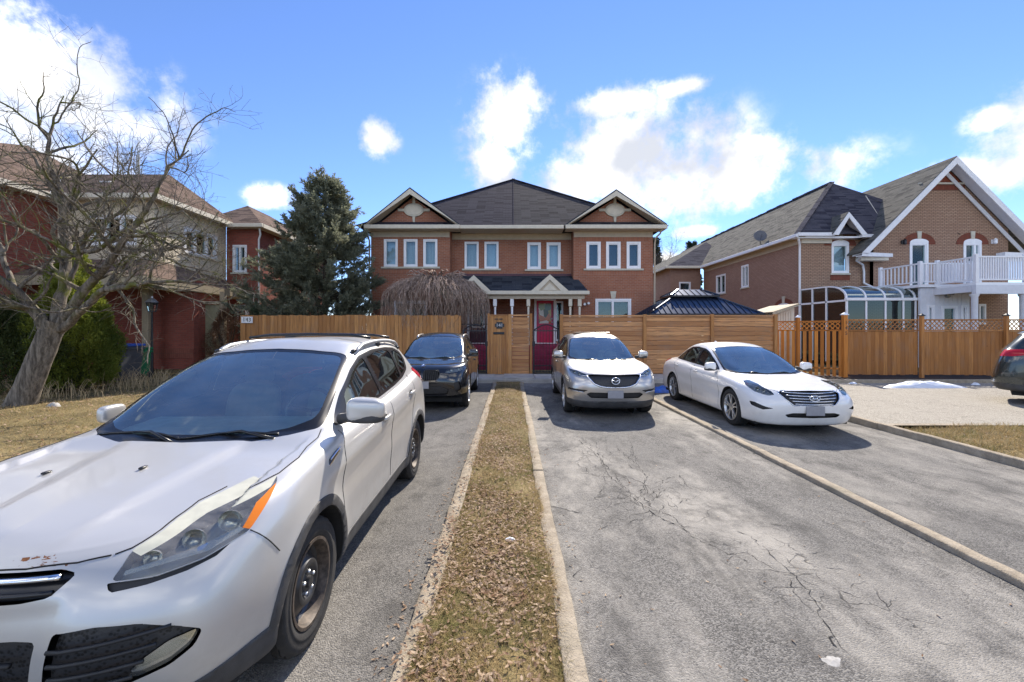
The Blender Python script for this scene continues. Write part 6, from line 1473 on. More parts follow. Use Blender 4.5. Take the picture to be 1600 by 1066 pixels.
    for u in (2.85, 3.55): h = sh.hit(.0, u, 'top')[0]; G().tube([(-.60, u, h.z-.005), (-.4, u, h.z+.022), (0, u, h.z+.03), (.4, u, h.z+.022), (.60, u, h.z-.005)], .014, 8).obj('cross_bar', M['black'], e, local=True, smooth='all')
    return e
escape()
# ================================================================== THE OTHER CARS
RW = suv_rows()
def suv(e, K, fz=None, fu=None, rim='alloy', extra=None, clad=.045, front=None, r=.35, hoodlift=None, L=4.55, rails=False):
    fz = fz or (lambda z: z); fu = fu or (lambda u: u)
    rows = warp_rows(RW, fu, lambda z, u, v: fz(z)+(hoodlift(u, v, z) if hoodlift else 0))
    S = shell(rows, 4, 4, (7, 10), (7,))
    sd = lambda P: [(fu(u), fz(z)) for u, z in P]; tp = lambda P: [(v, fu(u)) for v, u in P]
    sp = dict(paint=K, L=fu(4.52), H=fz(1.67), r=r, ra=r+.045, clad=clad, wheels=[(fu(.93), r), (fu(3.62), r)], track=.90, rim=rim, floor=.24, cab=fu(1.45), dash_z=fz(1.07),
        sill=sd([(.50,.15),(.50,.38),(1.25,.385),(1.38,.36),(3.1,.37),(3.3,.40),(3.95,.44),(4.6,.47),(4.6,.2),(3,.15)]), chin=[(-.1,.15),(-.1,.36),(.6,.36),(.86,.38),(1.0,.40),(1.0,.15)],
        ws_outer=tp([(-.1,1.16),(.40,1.18),(.60,1.26),(.725,1.38),(.735,1.47),(.690,1.78),(.632,2.12),(.59,2.262),(.40,2.268),(-.1,2.262)]),
        ws=tp([(-.1,1.215),(.37,1.24),(.56,1.31),(.685,1.42),(.70,1.51),(.66,1.80),(.602,2.10),(.565,2.23),(.40,2.245),(-.1,2.24)]), cowl_z=fz(1.045), hdr=fu(2.27), belt_z=fz(1.06),
        dlo=sd([(1.47,1.085),(1.75,1.262),(2.1,1.422),(2.4,1.512),(2.8,1.552),(3.3,1.556),(3.65,1.535),(3.9,1.475),(3.93,1.40),(3.75,1.275),(3.4,1.21),(3.0,1.172),(2.5,1.138),(2.0,1.112)]),
        side_glass=[sd(P) for P in ([(1.66,1.135),(1.80,1.255),(2.1,1.39),(2.37,1.478),(2.47,1.492),(2.51,1.165),(2.1,1.142)],[(2.60,1.172),(2.565,1.495),(2.9,1.528),(3.25,1.528),(3.36,1.50),(3.33,1.228),(3.0,1.198)],[(3.42,1.245),(3.44,1.505),(3.62,1.505),(3.80,1.452),(3.83,1.41),(3.68,1.292)])],
        rear_glass=[(-.1,fz(1.30)),(.5,fz(1.3)),(.42,fz(1.52)),(-.1,fz(1.54))], rear_u=fu(4.02), cuts=[('tail', rounded(sd([(3.93,1.12),(4.02,1.235),(4.32,1.22),(4.40,1.06),(4.2,1.07)]), .03), 'side', lambda c: c.y > fu(3.85) and c.x > .5)],
        parts=[('tail', 'tail_light', M['redlamp'], .004, 'pair')],
        lines=[([(.805,fu(.735)),(.80,fu(.95)),(.775,fu(1.10)),(.775,fu(1.25)),(.745,fu(1.37))], 'top'), (sd([(1.46,1.065),(1.375,.98),(1.335,.80),(1.33,.60),(1.36,.40)]), 'side'), (sd([(2.55,1.12),(2.51,.9),(2.50,.6),(2.52,.40)]), 'side'), (sd([(3.60,1.215),(3.52,1.10),(3.44,.88),(3.28,.68),(3.16,.50)]), 'side')],
        handles=sd([(2.28,.985),(3.30,1.045)]), mirror=(.85, fu(1.52), fz(1.19), .205), sail=(.80, fu(1.57), fz(1.12)), mirror_z=fz(1.47), wiper_u=fu(1.19))
    if extra: extra(sp)
    sh = build_car(e, S, sp)
    if rails:
        for sg in (1, -1):
            pts = []
            for k in range(13): t = k/12; u = fu(2.4+1.5*t); h = sh.hit(.60, u, 'top')[0]; pts.append((h.x*sg, u, h.z+.035*min(1, 3*math.sin(math.pi*t)+.1)))
            G().tube(pts, .016, 8).obj('roof_rail', M['black'] if rails == 1 else M['alloy'], e, local=True, smooth='all')
    return sh
fr = lambda c: c.y < .8
def spread(sh, zf, v0, v1, n, out, proj='front'):
    vs = np.linspace(v0, v1, n); P = []
    for v in vs: h = sh.hit(abs(v), zf(abs(v)), proj, out)[0]; P.append((math.copysign(h.x, v), h.y, h.z))
    return P
# ---- silver SUV with a mesh grille
e = empty('parked_car', (1.99, 8.22, 0), 'silver SUV with chrome-winged mesh grille in front of the red door', 'car', rz=R(-.6))
DG = lambda L_: [Vector((dg(v, u), z)) for v, u, z in L_]
def ex(sp):
    sp['cuts'] = [('grille', rounded([(-.1,.865),(.44,.872),(.515,.862),(.47,.79),(.40,.705),(.28,.655),(-.1,.635)], .03), 'front', fr), ('head', rounded(DG([(.53,.12,.835),(.56,.20,.872),(.70,.42,.925),(.83,.62,.955),(.845,.50,.915),(.84,.38,.875),(.74,.24,.838),(.62,.15,.822)]), .015), 'diag', fr),
        ('slot', rounded([(.52,.575),(.86,.60),(.87,.565),(.60,.535)], .01), 'front', fr), ('intake', rounded([(-.1,.53),(.48,.535),(.55,.50),(.46,.425),(-.1,.42)], .02), 'front', fr)]+sp['cuts']
    sp['parts'] += [('grille', 'grille', M['mesh'], -.035, 'weld'), ('head', 'headlight_lens', M['lens'], .002, 'pair'), ('slot', 'fog_slot', M['plastic_blk'], -.02, 'pair'), ('intake', 'lower_grille', M['plastic_blk'], -.03, 'weld')]
sh = suv(e, M['p_cx5'], extra=ex, hoodlift=lambda u, v, z: -.02*max(0, 1-abs(u-.4)/.5) if z > .85 and u < .9 else 0)
sh.part(['head'], 'headlight_bowl', M['bowl'], e, -.05, 'pair'); lamp_inside(sh, e, [(dg(.66,.28), .865, .03), (dg(.76,.38), .89, .032)], 'diag', .05, M['refl'], .03)
for sg in (1, -1):
    pts = [sh.hit(v, z, 'front', .006)[0] for v, z in ((0,.628),(.15,.632),(.28,.648),(.40,.698),(.475,.785),(.53,.845),(.60,.835),(.68,.838))]
    G().tube([(p.x*sg, p.y, p.z) for p in pts], [.013,.014,.016,.017,.016,.013,.009,.006], 8).obj('grille_wing', M['chrome'], e, local=True, smooth='all')
    pts = [sh.hit(v, z, 'front', .004)[0] for v, z in ((.60,.53),(.72,.545),(.85,.57))]; G().tube([(p.x*sg, p.y, p.z) for p in pts], .008, 6).obj('fog_chrome', M['chrome'], e, local=True, smooth='all')
p = sh.hit(0, .76, 'front', -.01)[0]
g = G(); g.tube([(.078*math.cos(a), p.y-.015, p.z+.063*math.sin(a)) for a in [2*math.pi*k/28 for k in range(29)]], .009, 8, False)
for sg in (1, -1): g.tube([(sg*.074, p.y-.018, p.z+.02), (sg*.04, p.y-.018, p.z+.012), (0, p.y-.02, p.z-.022)], [.004,.011,.009], 8); g.tube([(sg*.05, p.y-.017, p.z-.05), (sg*.075, p.y-.017, p.z+.01)], .006, 6)
g.obj('badge', M['chrome'], e, local=True, smooth='all'); plate(sh, e, .50, .30, .15, sh.hit(0, .5, 'front')[0].y-.02)
G().box((-.45, 2.6, 1.672), (.45, 3.4, 1.682)).obj('sunroof', M['black'], e, local=True, bevel=.004)
# ---- black SUV with twin kidney grilles
e = empty('parked_car', (-1.87, 8.86, 0), 'glossy black SUV with twin upright grilles beside the grass strip', 'car', rz=R(.5))
def ex(sp):
    sp['cuts'] = [('grille', rounded([(.03,.90),(.30,.905),(.365,.86),(.345,.74),(.28,.70),(.05,.695),(.03,.74)], .05), 'front', fr), ('head', rounded(DG([(.47,.10,.845),(.50,.16,.905),(.68,.38,.945),(.82,.56,.965),(.845,.48,.93),(.83,.36,.885),(.70,.22,.852),(.58,.14,.838)]), .02), 'diag', fr),
        ('intake', rounded([(-.1,.58),(.40,.58),(.55,.50),(.52,.40),(-.1,.39)], .02), 'front', fr), ('corner', rounded([(.66,.64),(.76,.66),(.80,.50),(.72,.44),(.66,.50)], .02), 'front', fr)]+sp['cuts']
    sp['parts'] += [('grille', 'grille', M['well'], -.04, 'pair'), ('head', 'headlight_lens', M['lens'], .002, 'pair'), ('intake', 'lower_grille', M['mesh'], -.03, 'weld'), ('corner', 'air_curtain', M['plastic_blk'], -.025, 'pair')]
up = lambda u, v, z: .055*max(0, 1-abs(u-.25)/.75)*min(1, max(0, (z-.5)/.3)) if u < 1.0 else 0
sh = suv(e, M['p_x3'], extra=ex, rim='alloy', clad=0.0, hoodlift=up, r=.36, rails=2)
sh.part(['head'], 'headlight_bowl', M['bowl'], e, -.05, 'pair'); lamp_inside(sh, e, [(dg(.60,.20), .885, .034), (dg(.73,.34), .905, .036)], 'diag', .05, M['refl'], .03)
for sg in (1, -1):
    ol = rounded([(.03,.90),(.30,.905),(.365,.86),(.345,.74),(.28,.70),(.05,.695),(.03,.74)], .05); pts = [sh.hit(max(.001, a), b, 'front', .004)[0] for a, b in ol]+[sh.hit(ol[0][0], ol[0][1], 'front', .004)[0]]
    G().tube([(q.x*sg, q.y, q.z) for q in pts], .010, 6, False).obj('grille_surround', M['black'], e, local=True, smooth='all')
    for k in range(7): x = .06+.042*k; a = sh.hit(x, .71, 'front', -.01)[0]; b = sh.hit(x, .895, 'front', -.01)[0]; G().bar((a.x*sg, a.y, a.z), (b.x*sg, b.y, b.z), .012, .03).obj('grille_bar', M['clad'], e, local=True)
p, n = sh.hit(.0005, .965, 'front', .004); q = sh.hit(0, .30, 'top', .006)[0]
rd = G().lathe([(.042, .0), (.042, .006), (.036, .008), (0, .008)], (0, 0, 0), 'y', 24).obj('badge', M['chrome'], e, local=True, smooth=40); rd.location = (q.x, q.y-.12, q.z-.012); rd.rotation_euler = (R(55), 0, 0)
bl = simple('badge_blue', (.02,.12,.5), .3, coord='obj'); wh = simple('badge_white', (.8,.8,.8), .3, coord='obj')
for k in range(4): G().add([(0, -.0095, 0)]+[(.026*math.cos(R(90*k+a)), -.0095, .026*math.sin(R(90*k+a))) for a in range(0, 91, 15)], [tuple(range(8))]).obj('badge_quarter', bl if k % 2 else wh, rd, local=True)
rd.rotation_euler = (R(-50), 0, 0)
plate(sh, e, .60, .30, .15, sh.hit(0, .6, 'front')[0].y-.02)
# ---- dark grey-green SUV seen from behind its right side
e = empty('parked_car', (14.55, 6.95, .09), 'dark grey green SUV entering the frame by the stained fence', 'car', rz=R(42))
sh = suv(e, M['p_grey'], rim='five', fz=pw([0,.3,1.0,1.2,1.67],[0,.3,1.0,1.19,1.66]), r=.36, rails=1)
# ---- white sedan
def sedan():
    e = empty('parked_car', (4.9, 6.92, 0), 'white sedan with five-bar chrome grille in front of the horizontal fence', 'car', rz=R(0))
    fu = pw([0,.93,1.2,2.27,3.62,4.55],[0,.95,1.22,2.38,3.755,4.86]); fz = pw([0,.23,.52,.7,.88,1.0,1.07,1.15,1.4,1.6,1.67],[0,.175,.42,.57,.715,.825,.905,.965,1.23,1.405,1.465])
    rows = warp_rows(RW, fu, lambda z, u, v: fz(z))
    def put(j, i0, pts):
        for k, p in enumerate(pts): rows[j][i0+k] = p
    put(11, 12, [(3.05,0,1.462),(3.45,0,1.41),(3.8,0,1.275),(4.15,0,1.11),(4.45,0,1.045),(4.66,0,1.025),(4.72,0,1.015),(4.75,0,1.005)])
    put(10, 12, [(3.05,.33,1.448),(3.45,.33,1.395),(3.8,.33,1.262),(4.15,.34,1.10),(4.45,.34,1.035),(4.65,.30,1.015),(4.71,.2,1.005),(4.74,0,.998)])
    put(9, 12, [(3.05,.58,1.395),(3.45,.57,1.335),(3.8,.57,1.21),(4.12,.59,1.06),(4.45,.59,1.01),(4.62,.52,1.0),(4.70,.36,.995),(4.73,0,.99)])
    put(8, 12, [(3.05,.70,1.19),(3.45,.69,1.16),(3.8,.68,1.09),(4.12,.675,1.02),(4.45,.655,.995),(4.6,.58,.985),(4.69,.38,.98),(4.72,0,.975)])
    put(7, 12, [(3.05,.80,.985),(3.45,.785,.995),(3.8,.77,1.0),(4.12,.75,.995),(4.42,.715,.985),(4.58,.64,.972),(4.68,.40,.966),(4.71,0,.96)])
    put(6, 12, [(3.05,.865,.94),(3.45,.865,.95),(3.8,.855,.955),(4.12,.835,.952),(4.45,.785,.945),(4.63,.70,.935),(4.74,.44,.93),(4.76,0,.925)])
    S = shell(rows, 4, 4, (7, 10), (7,)); U, V_, Zz = S[..., 0], S[..., 1], S[..., 2]
    V_ = V_+np.where((V_ > .8) & (U > 1.1) & (U < 4.3), .012*np.exp(-((Zz-(.70+.045*(U-1.2)))/.03)**2)-.012*np.exp(-((Zz-(.55+.045*(U-1.2)))/.08)**2), 0); S = np.stack([U, V_, Zz], 2)
    tp = lambda P: [(v, fu(u)) for v, u in P]
    sp = dict(paint=M['p_sonata'], L=4.85, H=1.465, r=.335, ra=.372, clad=0, wheels=[(.95,.335),(3.755,.335)], track=.90, rim='alloy', floor=.19, cab=1.52, dash_z=.90, chin=None, sill=None,
        ws_outer=tp([(-.1,1.17),(.40,1.19),(.60,1.27),(.725,1.38),(.735,1.47),(.690,1.78),(.632,2.12),(.59,2.262),(.40,2.268),(-.1,2.262)]), ws=tp([(-.1,1.225),(.37,1.25),(.56,1.32),(.685,1.43),(.70,1.52),(.66,1.80),(.602,2.10),(.57,2.235),(.40,2.25),(-.1,2.245)]), cowl_z=.88, hdr=2.38, belt_z=.89,
        dlo=[(1.60,.945),(1.88,1.10),(2.25,1.265),(2.5,1.33),(2.9,1.362),(3.25,1.345),(3.6,1.245),(3.86,1.12),(3.95,1.06),(3.86,1.03),(3.4,1.015),(2.6,.985),(2.0,.955)],
        side_glass=[[(1.80,.975),(1.95,1.095),(2.25,1.235),(2.5,1.30),(2.58,1.305),(2.62,1.01),(2.1,.985)],[(2.72,1.02),(2.68,1.318),(2.9,1.332),(3.2,1.32),(3.42,1.265),(3.45,1.04),(3.0,1.03)],[(3.53,1.048),(3.50,1.24),(3.62,1.20),(3.82,1.095),(3.80,1.06)]],
        rear_glass=None, rear_u=4, cuts=[('grille', rounded([(-.1,.742),(.45,.732),(.50,.70),(.43,.60),(.33,.515),(-.1,.502)], .025), 'front', fr), ('head', rounded(DG([(.56,.17,.672),(.585,.24,.725),(.69,.47,.805),(.795,.78,.865),(.82,.76,.85),(.84,.50,.765),(.80,.36,.70),(.70,.25,.665),(.63,.21,.652)]), .02), 'diag', fr),
            ('fogslot', rounded(DG([(.55,.17,.455),(.64,.22,.475),(.78,.33,.535),(.84,.40,.54),(.83,.36,.48),(.70,.22,.425)]), .012), 'diag', fr), ('intake', rounded([(-.1,.395),(.34,.39),(.45,.36),(.40,.315),(-.1,.305)], .02), 'front', fr),
            ('tail', rounded([(4.22,.99),(4.5,.985),(4.80,.96),(4.85,.84),(4.6,.86),(4.38,.92)], .02), 'side', lambda c: c.y > 4.1 and c.x > .45)],
        parts=[('grille', 'grille', M['plastic_blk'], -.03, 'weld'), ('head', 'headlight_lens', M['lens'], .002, 'pair'), ('fogslot', 'fog_lamp_slot', M['plastic_blk'], -.025, 'pair'), ('intake', 'lower_grille', M['plastic_blk'], -.03, 'weld'), ('tail', 'tail_light', M['redlamp'], .004, 'pair')],
        lines=[([(0,.105),(.25,.125),(.40,.17),(.50,.22),(.60,.33),(.70,.48),(.795,.78)], 'top'), ([(.795,.78),(.80,.98),(.775,1.13),(.775,1.29),(.745,1.41)], 'top'), ([(1.56,.92),(1.42,.80),(1.38,.55),(1.42,.25)], 'side'), ([(2.66,.97),(2.64,.7),(2.63,.25)], 'side'), ([(3.75,1.0),(3.62,.85),(3.42,.62),(3.32,.42),(3.30,.26)], 'side')],
        handles=[(2.40,.855),(3.46,.895)], mirror=(.85, 1.64, 1.02, .20), sail=(.80, 1.70, .975), mirror_z=1.29, wiper_u=1.22, chrome_handle=False)
    sh = build_car(e, S, sp)
    sh.part(['head'], 'headlight_bowl', M['bowl'], e, -.05, 'pair'); lamp_inside(sh, e, [(dg(.645,.30), .71, .032), (dg(.69,.40), .735, .038)], 'diag', .05, M['refl'], .03)
    for sg in (1, -1):
        P = [sh.hit(dg(v, u), z, 'diag', -.01)[0] for v, u, z in ((.785,.75,.855),(.81,.73,.845),(.825,.56,.785),(.78,.56,.80))]
        G().add([(q.x*sg, q.y, q.z) for q in P], [(0,1,2,3)]).obj('side_marker', M['redlamp'], e, local=True)
    for k in range(5): z0 = .702-.042*k; w = .445-.034*k; G().tube(spread(sh, lambda v: z0+.012*(v/.4)**2, -w, w, 15, -.004), .0085, 6).obj('grille_bar', M['chrome'], e, local=True, smooth='all')
    ol = rounded([(-.45,.735),(.45,.735),(.50,.70),(.43,.60),(.33,.513),(-.33,.513),(-.43,.60),(-.50,.70)], .03)
    pts = [(math.copysign(h.x, v[0]), h.y, h.z) for v in ol+[ol[0]] for h in [sh.hit(abs(v[0]), v[1], 'front', .003)[0]]]; G().tube(pts, .009, 6, False).obj('grille_surround', M['chrome'], e, local=True, smooth='all')
    p = sh.hit(0, .632, 'front', .004)[0]; g = G(); y0 = p.y-.016
    g.tube([(.085*math.cos(a), y0, p.z+.044*math.sin(a)) for a in [2*math.pi*k/28 for k in range(29)]], .007, 8, False)
    g.tube([(-.045, y0-.002, p.z-.028), (-.022, y0-.002, p.z+.028)], .008, 6); g.tube([(.022, y0-.002, p.z-.028), (.045, y0-.002, p.z+.028)], .008, 6); g.tube([(-.03, y0-.002, p.z-.004), (.03, y0-.002, p.z+.006)], .006, 6)
    g.obj('badge', M['chrome'], e, local=True, smooth='all'); plate(sh, e, .43, .30, .15, sh.hit(0, .43, 'front')[0].y-.02)
    G().prism([(-.01, 3.28, 1.43), (.01, 3.28, 1.43), (.006, 3.42, 1.48), (-.006, 3.42, 1.48)], (0, .05, -.04)).obj('shark_fin', M['p_sonata'], e, local=True)
sedan()
# ================================================================== VEGETATION
def rvec(n): v = rng.normal(size=(n, 3)); return v/np.linalg.norm(v, axis=1, keepdims=True)
def leaves(P, D, L, W):
    """diamond leaves: base P, direction D, length L, width W"""
    n = len(P); L = np.broadcast_to(L, n)[:, None]; W = np.broadcast_to(W, n)[:, None]
    s = np.cross(D, rvec(n)); s /= np.maximum(np.linalg.norm(s, axis=1, keepdims=True), 1e-6)
    v = np.stack([P, P+D*L*.45+s*W, P+D*L, P+D*L*.45-s*W], 1).reshape(-1, 3); return v, np.arange(4*n).reshape(-1, 4)
def m_leaf(name, c1, c2, c3, scale=1.5, trans=.25, rough=.6):
    m = NT(name); n = m.noise(scale, 4, .6); n2 = m.noise(40, 2)
    col = m.mix(m.ramp(n, .35, .65), c1, c2); col = m.mix(m.math('MULTIPLY', m.ramp(n2, .4, .75), .7), col, c3)
    m.set(Base_Color=col, Roughness=rough, Specular_IOR_Level=.3)
    if trans:
        t = m.n('ShaderNodeBsdfTranslucent'); m.L.new(col, t.inputs[0]); mx = m.n('ShaderNodeMixShader'); mx.inputs[0].default_value = trans
        m.L.new(m.b.outputs[0], mx.inputs[1]); m.L.new(t.outputs[0], mx.inputs[2]); m.L.new(mx.outputs[0], m.out.inputs[0])
    return m.m
def m_bark(name, c, moss=.0):
    m = NT(name); v = m.pos(); n = m.noise(1, 6, .7, v, (14, 14, 2.2)); n2 = m.noise(3, 4)
    col = m.mix(m.ramp(n, .35, .68), [x*.35 for x in c], [x*1.35 for x in c])
    if moss:
        g = m.n('ShaderNodeNewGeometry'); sp = m.n('ShaderNodeSeparateXYZ'); m.L.new(g.outputs['Position'], sp.inputs[0])
        k = m.math('MULTIPLY', m.math('MULTIPLY', m.ramp(n2, .48, .66), m.ramp(sp.outputs[2], 1.7, 2.6)), moss); col = m.mix(k, col, (.12, .13, .02))
    m.set(Base_Color=col, Roughness=.95, Specular_IOR_Level=.2); m.bump(n, .9, .03); return m.m
class Tubes:
    """many tapering tubes in one mesh, built fast"""
    def __init__(s): s.V = []; s.F = []; s.n = 0
    def add(s, P, r0, r1, k):
        P = np.asarray(P, float); m = len(P); T = np.gradient(P, axis=0); T /= np.maximum(np.linalg.norm(T, axis=1, keepdims=True), 1e-9)
        ref = np.array([.31, .17, .93]) if abs(T[0][2]) < .8 else np.array([.93, .31, .1]); a = np.cross(T, ref); a /= np.maximum(np.linalg.norm(a, axis=1, keepdims=True), 1e-9); b = np.cross(T, a)
        r = np.linspace(r0, r1, m) if np.isscalar(r0) else np.asarray(r0); an = 2*np.pi*np.arange(k)/k
        v = P[:, None]+r[:, None, None]*(a[:, None]*np.cos(an)[None, :, None]+b[:, None]*np.sin(an)[None, :, None]); s.V.append(v.reshape(-1, 3))
        i = np.arange(m-1)[:, None]*k; j = np.arange(k)[None, :]; j2 = (j+1) % k
        s.F.append(np.stack([i+j, i+j2, i+k+j2, i+k+j], 2).reshape(-1, 4)+s.n); s.n += m*k
    def obj(s, name, m, parent=None): return mesh_np(name, np.concatenate(s.V), np.concatenate(s.F), m, parent, True)
# ---------------------------------------------------------------- gnarled bare tree
def bare_tree(name, base, limbs, label, m, seed, lv, trunk=None, tr=(.36, .27), dens=1.0):
    r_ = random.Random(seed); e = empty(name, base, label, 'tree'); tb = Tubes()
    def grow(p, d, L_, r, level):
        n = max(4, int(L_/.09)); pts = [Vector(p)]; d = Vector(d).normalized(); st = L_/n
        for i in range(n):
            d = (d+Vector((r_.gauss(0, .17), r_.gauss(0, .17), r_.gauss(.02, .15)))).normalized(); pts.append(pts[-1]+d*st)
        sub(pts, r, level, L_)
    def sub(pts, r, level, L_, r1=None):
        k = 7 if r > .05 else 5 if r > .015 else 3
        tb.add([tuple(p) for p in pts], r, r1 if r1 else max(.0022, r*.3), k)
        if level >= lv: return
        cnt = int(dens*{0: 9, 1: 7, 2: 5.5, 3: 4}.get(level, 3)*max(.5, min(1.6, L_/1.2))+r_.random())
        for c in range(cnt):
            t = r_.uniform(.18, 1.0); i = min(len(pts)-2, int(t*(len(pts)-1))); q = pts[i]; ax = (pts[i+1]-pts[i]).normalized()
            o = Vector((r_.gauss(0, 1), r_.gauss(0, 1), r_.gauss(.25, .8))); o = (o-ax*o.dot(ax)).normalized(); dd = ax*r_.uniform(.3, .9)+o*r_.uniform(.6, 1.0)
            rr2 = max(.0028, r*(1-.7*t)*r_.uniform(.35, .6)); grow(q, dd, L_*r_.uniform(.28, .55)*(1.15-.4*t), rr2, level+1)
    for pts, r in limbs:
        P = [Vector(p) for p in pts]; Q = []
        for a, b in zip(P[:-1], P[1:]):
            n = max(2, int((b-a).length/.14))
            for i in range(n): Q.append(a+(b-a)*i/n+Vector((r_.gauss(0, .012), r_.gauss(0, .012), r_.gauss(0, .012))))
        Q.append(P[-1]); sub(Q, r, 0, sum((b-a).length for a, b in zip(P[:-1], P[1:])), r*.08)
    tb.obj('crown', m, e)
    if trunk:
        t = Tubes(); P = np.array(trunk); n = 26; idx = np.linspace(0, len(P)-1, n); Q = np.stack([np.interp(idx, range(len(P)), P[:, k]) for k in range(3)], 1)
        k = 22; t.add(Q, np.interp(np.linspace(0, 1, n), [0, .08, .3, .85, 1], [tr[0]*1.35, tr[0], tr[0]*.82, tr[1], tr[1]*1.05]), tr[1], k)
        v = t.V[0].reshape(n, k, 3); c = Q[:, None]; an = np.arange(k)*2*np.pi/k; lump = 1+.07*np.sin(3*an+1)[None]+.05*np.sin(5*an+2+np.arange(n)[:, None]*.15)+rng.normal(0, .018, (n, k)); t.V[0] = (c+(v-c)*lump[..., None]).reshape(-1, 3); t.obj('trunk', m, e)
    return e
def PX(px, py, d): return (X(px, d), d, Z(py, d))
bark = m_bark('old_bark', (.19,.165,.135), .8)
D0 = 8.8
limbs = [([PX(78,520,D0), PX(48,478,8.6), PX(15,446,8.3), PX(-40,415,8.0), PX(-110,370,7.8)], .12),
         ([PX(84,512,D0), PX(100,452,8.95), PX(104,385,9.1), PX(98,310,9.2), PX(72,240,9.3), PX(85,185,9.5), PX(100,150,9.6)], .12),
         ([PX(92,512,D0), PX(132,452,8.7), PX(172,408,8.5), PX(206,358,8.4), PX(236,318,8.3), PX(262,262,8.3), PX(295,235,8.2)], .11),
         ([PX(95,515,D0), PX(158,455,8.5), PX(232,442,8.1), PX(300,440,7.8), PX(340,428,7.6)], .085),
         ([PX(104,395,9.1), PX(150,392,8.8), PX(205,352,8.6), PX(285,330,8.4), PX(330,372,8.3)], .055),
         ([PX(100,330,9.2), PX(55,250,9.0), PX(25,215,8.8), PX(5,180,8.7)], .055), ([PX(110,440,8.9), PX(150,330,9.3), PX(185,265,9.6), PX(182,215,9.8)], .05),
         ([PX(20,448,8.4), PX(0,380,8.6), PX(-20,300,8.8), PX(5,235,8.9)], .055), ([PX(206,358,8.4), PX(270,385,8.2), PX(330,400,8.0), PX(350,395,7.9)], .04), ([PX(130,455,8.7), PX(60,420,8.2), PX(10,400,7.9)], .05)]
bare_tree('bare_tree', (X(36,8.8), 8.8, .18), limbs, 'gnarled bare old tree with thick leaning mossy trunk on the lawn', bark, 5, 3,
          [(X(30,8.8), 8.8, .08), (X(36,8.8), 8.8, .3), (X(52,8.8), 8.8, .8), (X(68,8.8), 8.82, 1.35), (X(80,8.8), 8.82, 1.72), (X(90,8.8), 8.8, 1.95)], (.25, .185), 1.0)
# ---------------------------------------------------------------- conifer behind the fence
def conifer(name, cx, cy, z0, z1, rad, label, m, nb, seed, leafn=26, twig=.5, ll=.10, lw=.016, tm=None):
    r_ = np.random.default_rng(seed); e = empty(name, (cx, cy, z0), label, 'tree'); tb = Tubes(); P = []; D = []
    tb.add([(cx, cy, z0), (cx+.05, cy, (z0+z1)/2), (cx, cy, z1-.2)], .14, .02, 8); T = Tubes()
    for b in range(nb):
        t = r_.random()**.85; z = z0+.6+(z1-z0-.6)*t; a = r_.uniform(0, 2*np.pi); R_ = rad(z)*r_.uniform(.55, 1.12)*(1+.16*np.sin(3*a+z)+.10*np.sin(7*a-3*z)); 
        zs = max(z0+.3, z-R_*.55); n = 7; s = np.linspace(0, 1, n); pts = np.stack([cx+np.cos(a)*R_*s, cy+np.sin(a)*R_*s, zs+(z-zs)*s**1.5+.08*np.sin(3*s)], 1); pts[1:] += r_.normal(0, .03, (n-1, 3)); T.add(pts, .022, .004, 3)
        for q in range(int(6+R_*5)):
            k = r_.uniform(.35, 1.02); i = min(n-2, int(k*(n-1))); p = pts[i]+(pts[i+1]-pts[i])*(k*(n-1)-i); d = np.array([np.cos(a), np.sin(a), .75])+r_.normal(0, .5, 3); d /= np.linalg.norm(d); L_ = twig*r_.uniform(.4, 1.0)*(1.15-.5*k)
            u = r_.random(leafn); P.append(p+d*(u*L_)[:, None]+r_.normal(0, .025, (leafn, 3))); dd = d*1.1+r_.normal(0, .55, (leafn, 3)); D.append(dd/np.linalg.norm(dd, axis=1, keepdims=True))
    for k in range(10):       # several leaders
        a = r_.uniform(0, 6.28); 
    P = np.concatenate(P); D = np.concatenate(D); v, f = leaves(P, D, r_.uniform(ll*.6, ll*1.3, len(P)), r_.uniform(lw*.6, lw*1.3, len(P)))
    mesh_np('crown', v, f, m, e); tr = Tubes(); tr.V = tb.V; tr.F = tb.F; tr.obj('trunk', tm or M['bark_d'], e); T.obj('branches', tm or M['bark_d'], e); return e
M['bark_d'] = m_bark('dark_bark', (.10,.08,.06))
jun = m_leaf('juniper_foliage', (.15,.17,.11), (.22,.235,.165), (.32,.31,.21), 1.3, .42)
rad = pw([0,1.2,2.4,4.0,5.0,6.0,7.0,7.9],[1.7,2.15,2.4,2.3,1.95,1.45,.95,.2])
conifer('conifer_tree', X(506,18.0), 18.0, .15, 7.95, rad, 'tall blue-green conifer behind the left cedar fence', jun, 300, 3, 46, .8, .13, .021)
sprf = m_leaf('spruce_foliage', (.03,.05,.035), (.05,.075,.05), (.07,.09,.06), .5, .1)
conifer('spruce_tree', X(1022,52), 52, .1, 12.5, pw([0,12.5],[2.4,.1]), 'dark distant spruce showing beside the brick house corner', sprf, 160, 8, 18, .9, .3, .07)
conifer('spruce_tree', X(1081,58), 58, .1, 13.2, pw([0,13.2],[2.2,.1]), 'far spruce tip above the roof of the tan house wing', sprf, 140, 9, 18, .9, .3, .07)
far = m_bark('far_bark', (.17,.13,.11))
bt = bare_tree('bare_tree', (X(1046,48), 48, .1), [([(X(1046,48), 48, .1), (X(1046,48)+.1, 48, 3), (X(1044,48), 48, 6.5), (X(1042,48), 48, 9.6)], .16), ([(X(1046,48), 48, 3.5), (X(1055,48), 48, 7), (X(1060,48), 48, 9.4)], .10), ([(X(1046,48), 48, 4), (X(1034,48), 48, 7), (X(1030,48), 48, 9)], .10)], 'distant bare tree between the brick house and the tan house', far, 12, 3, None, (.2,.1), 1.3)
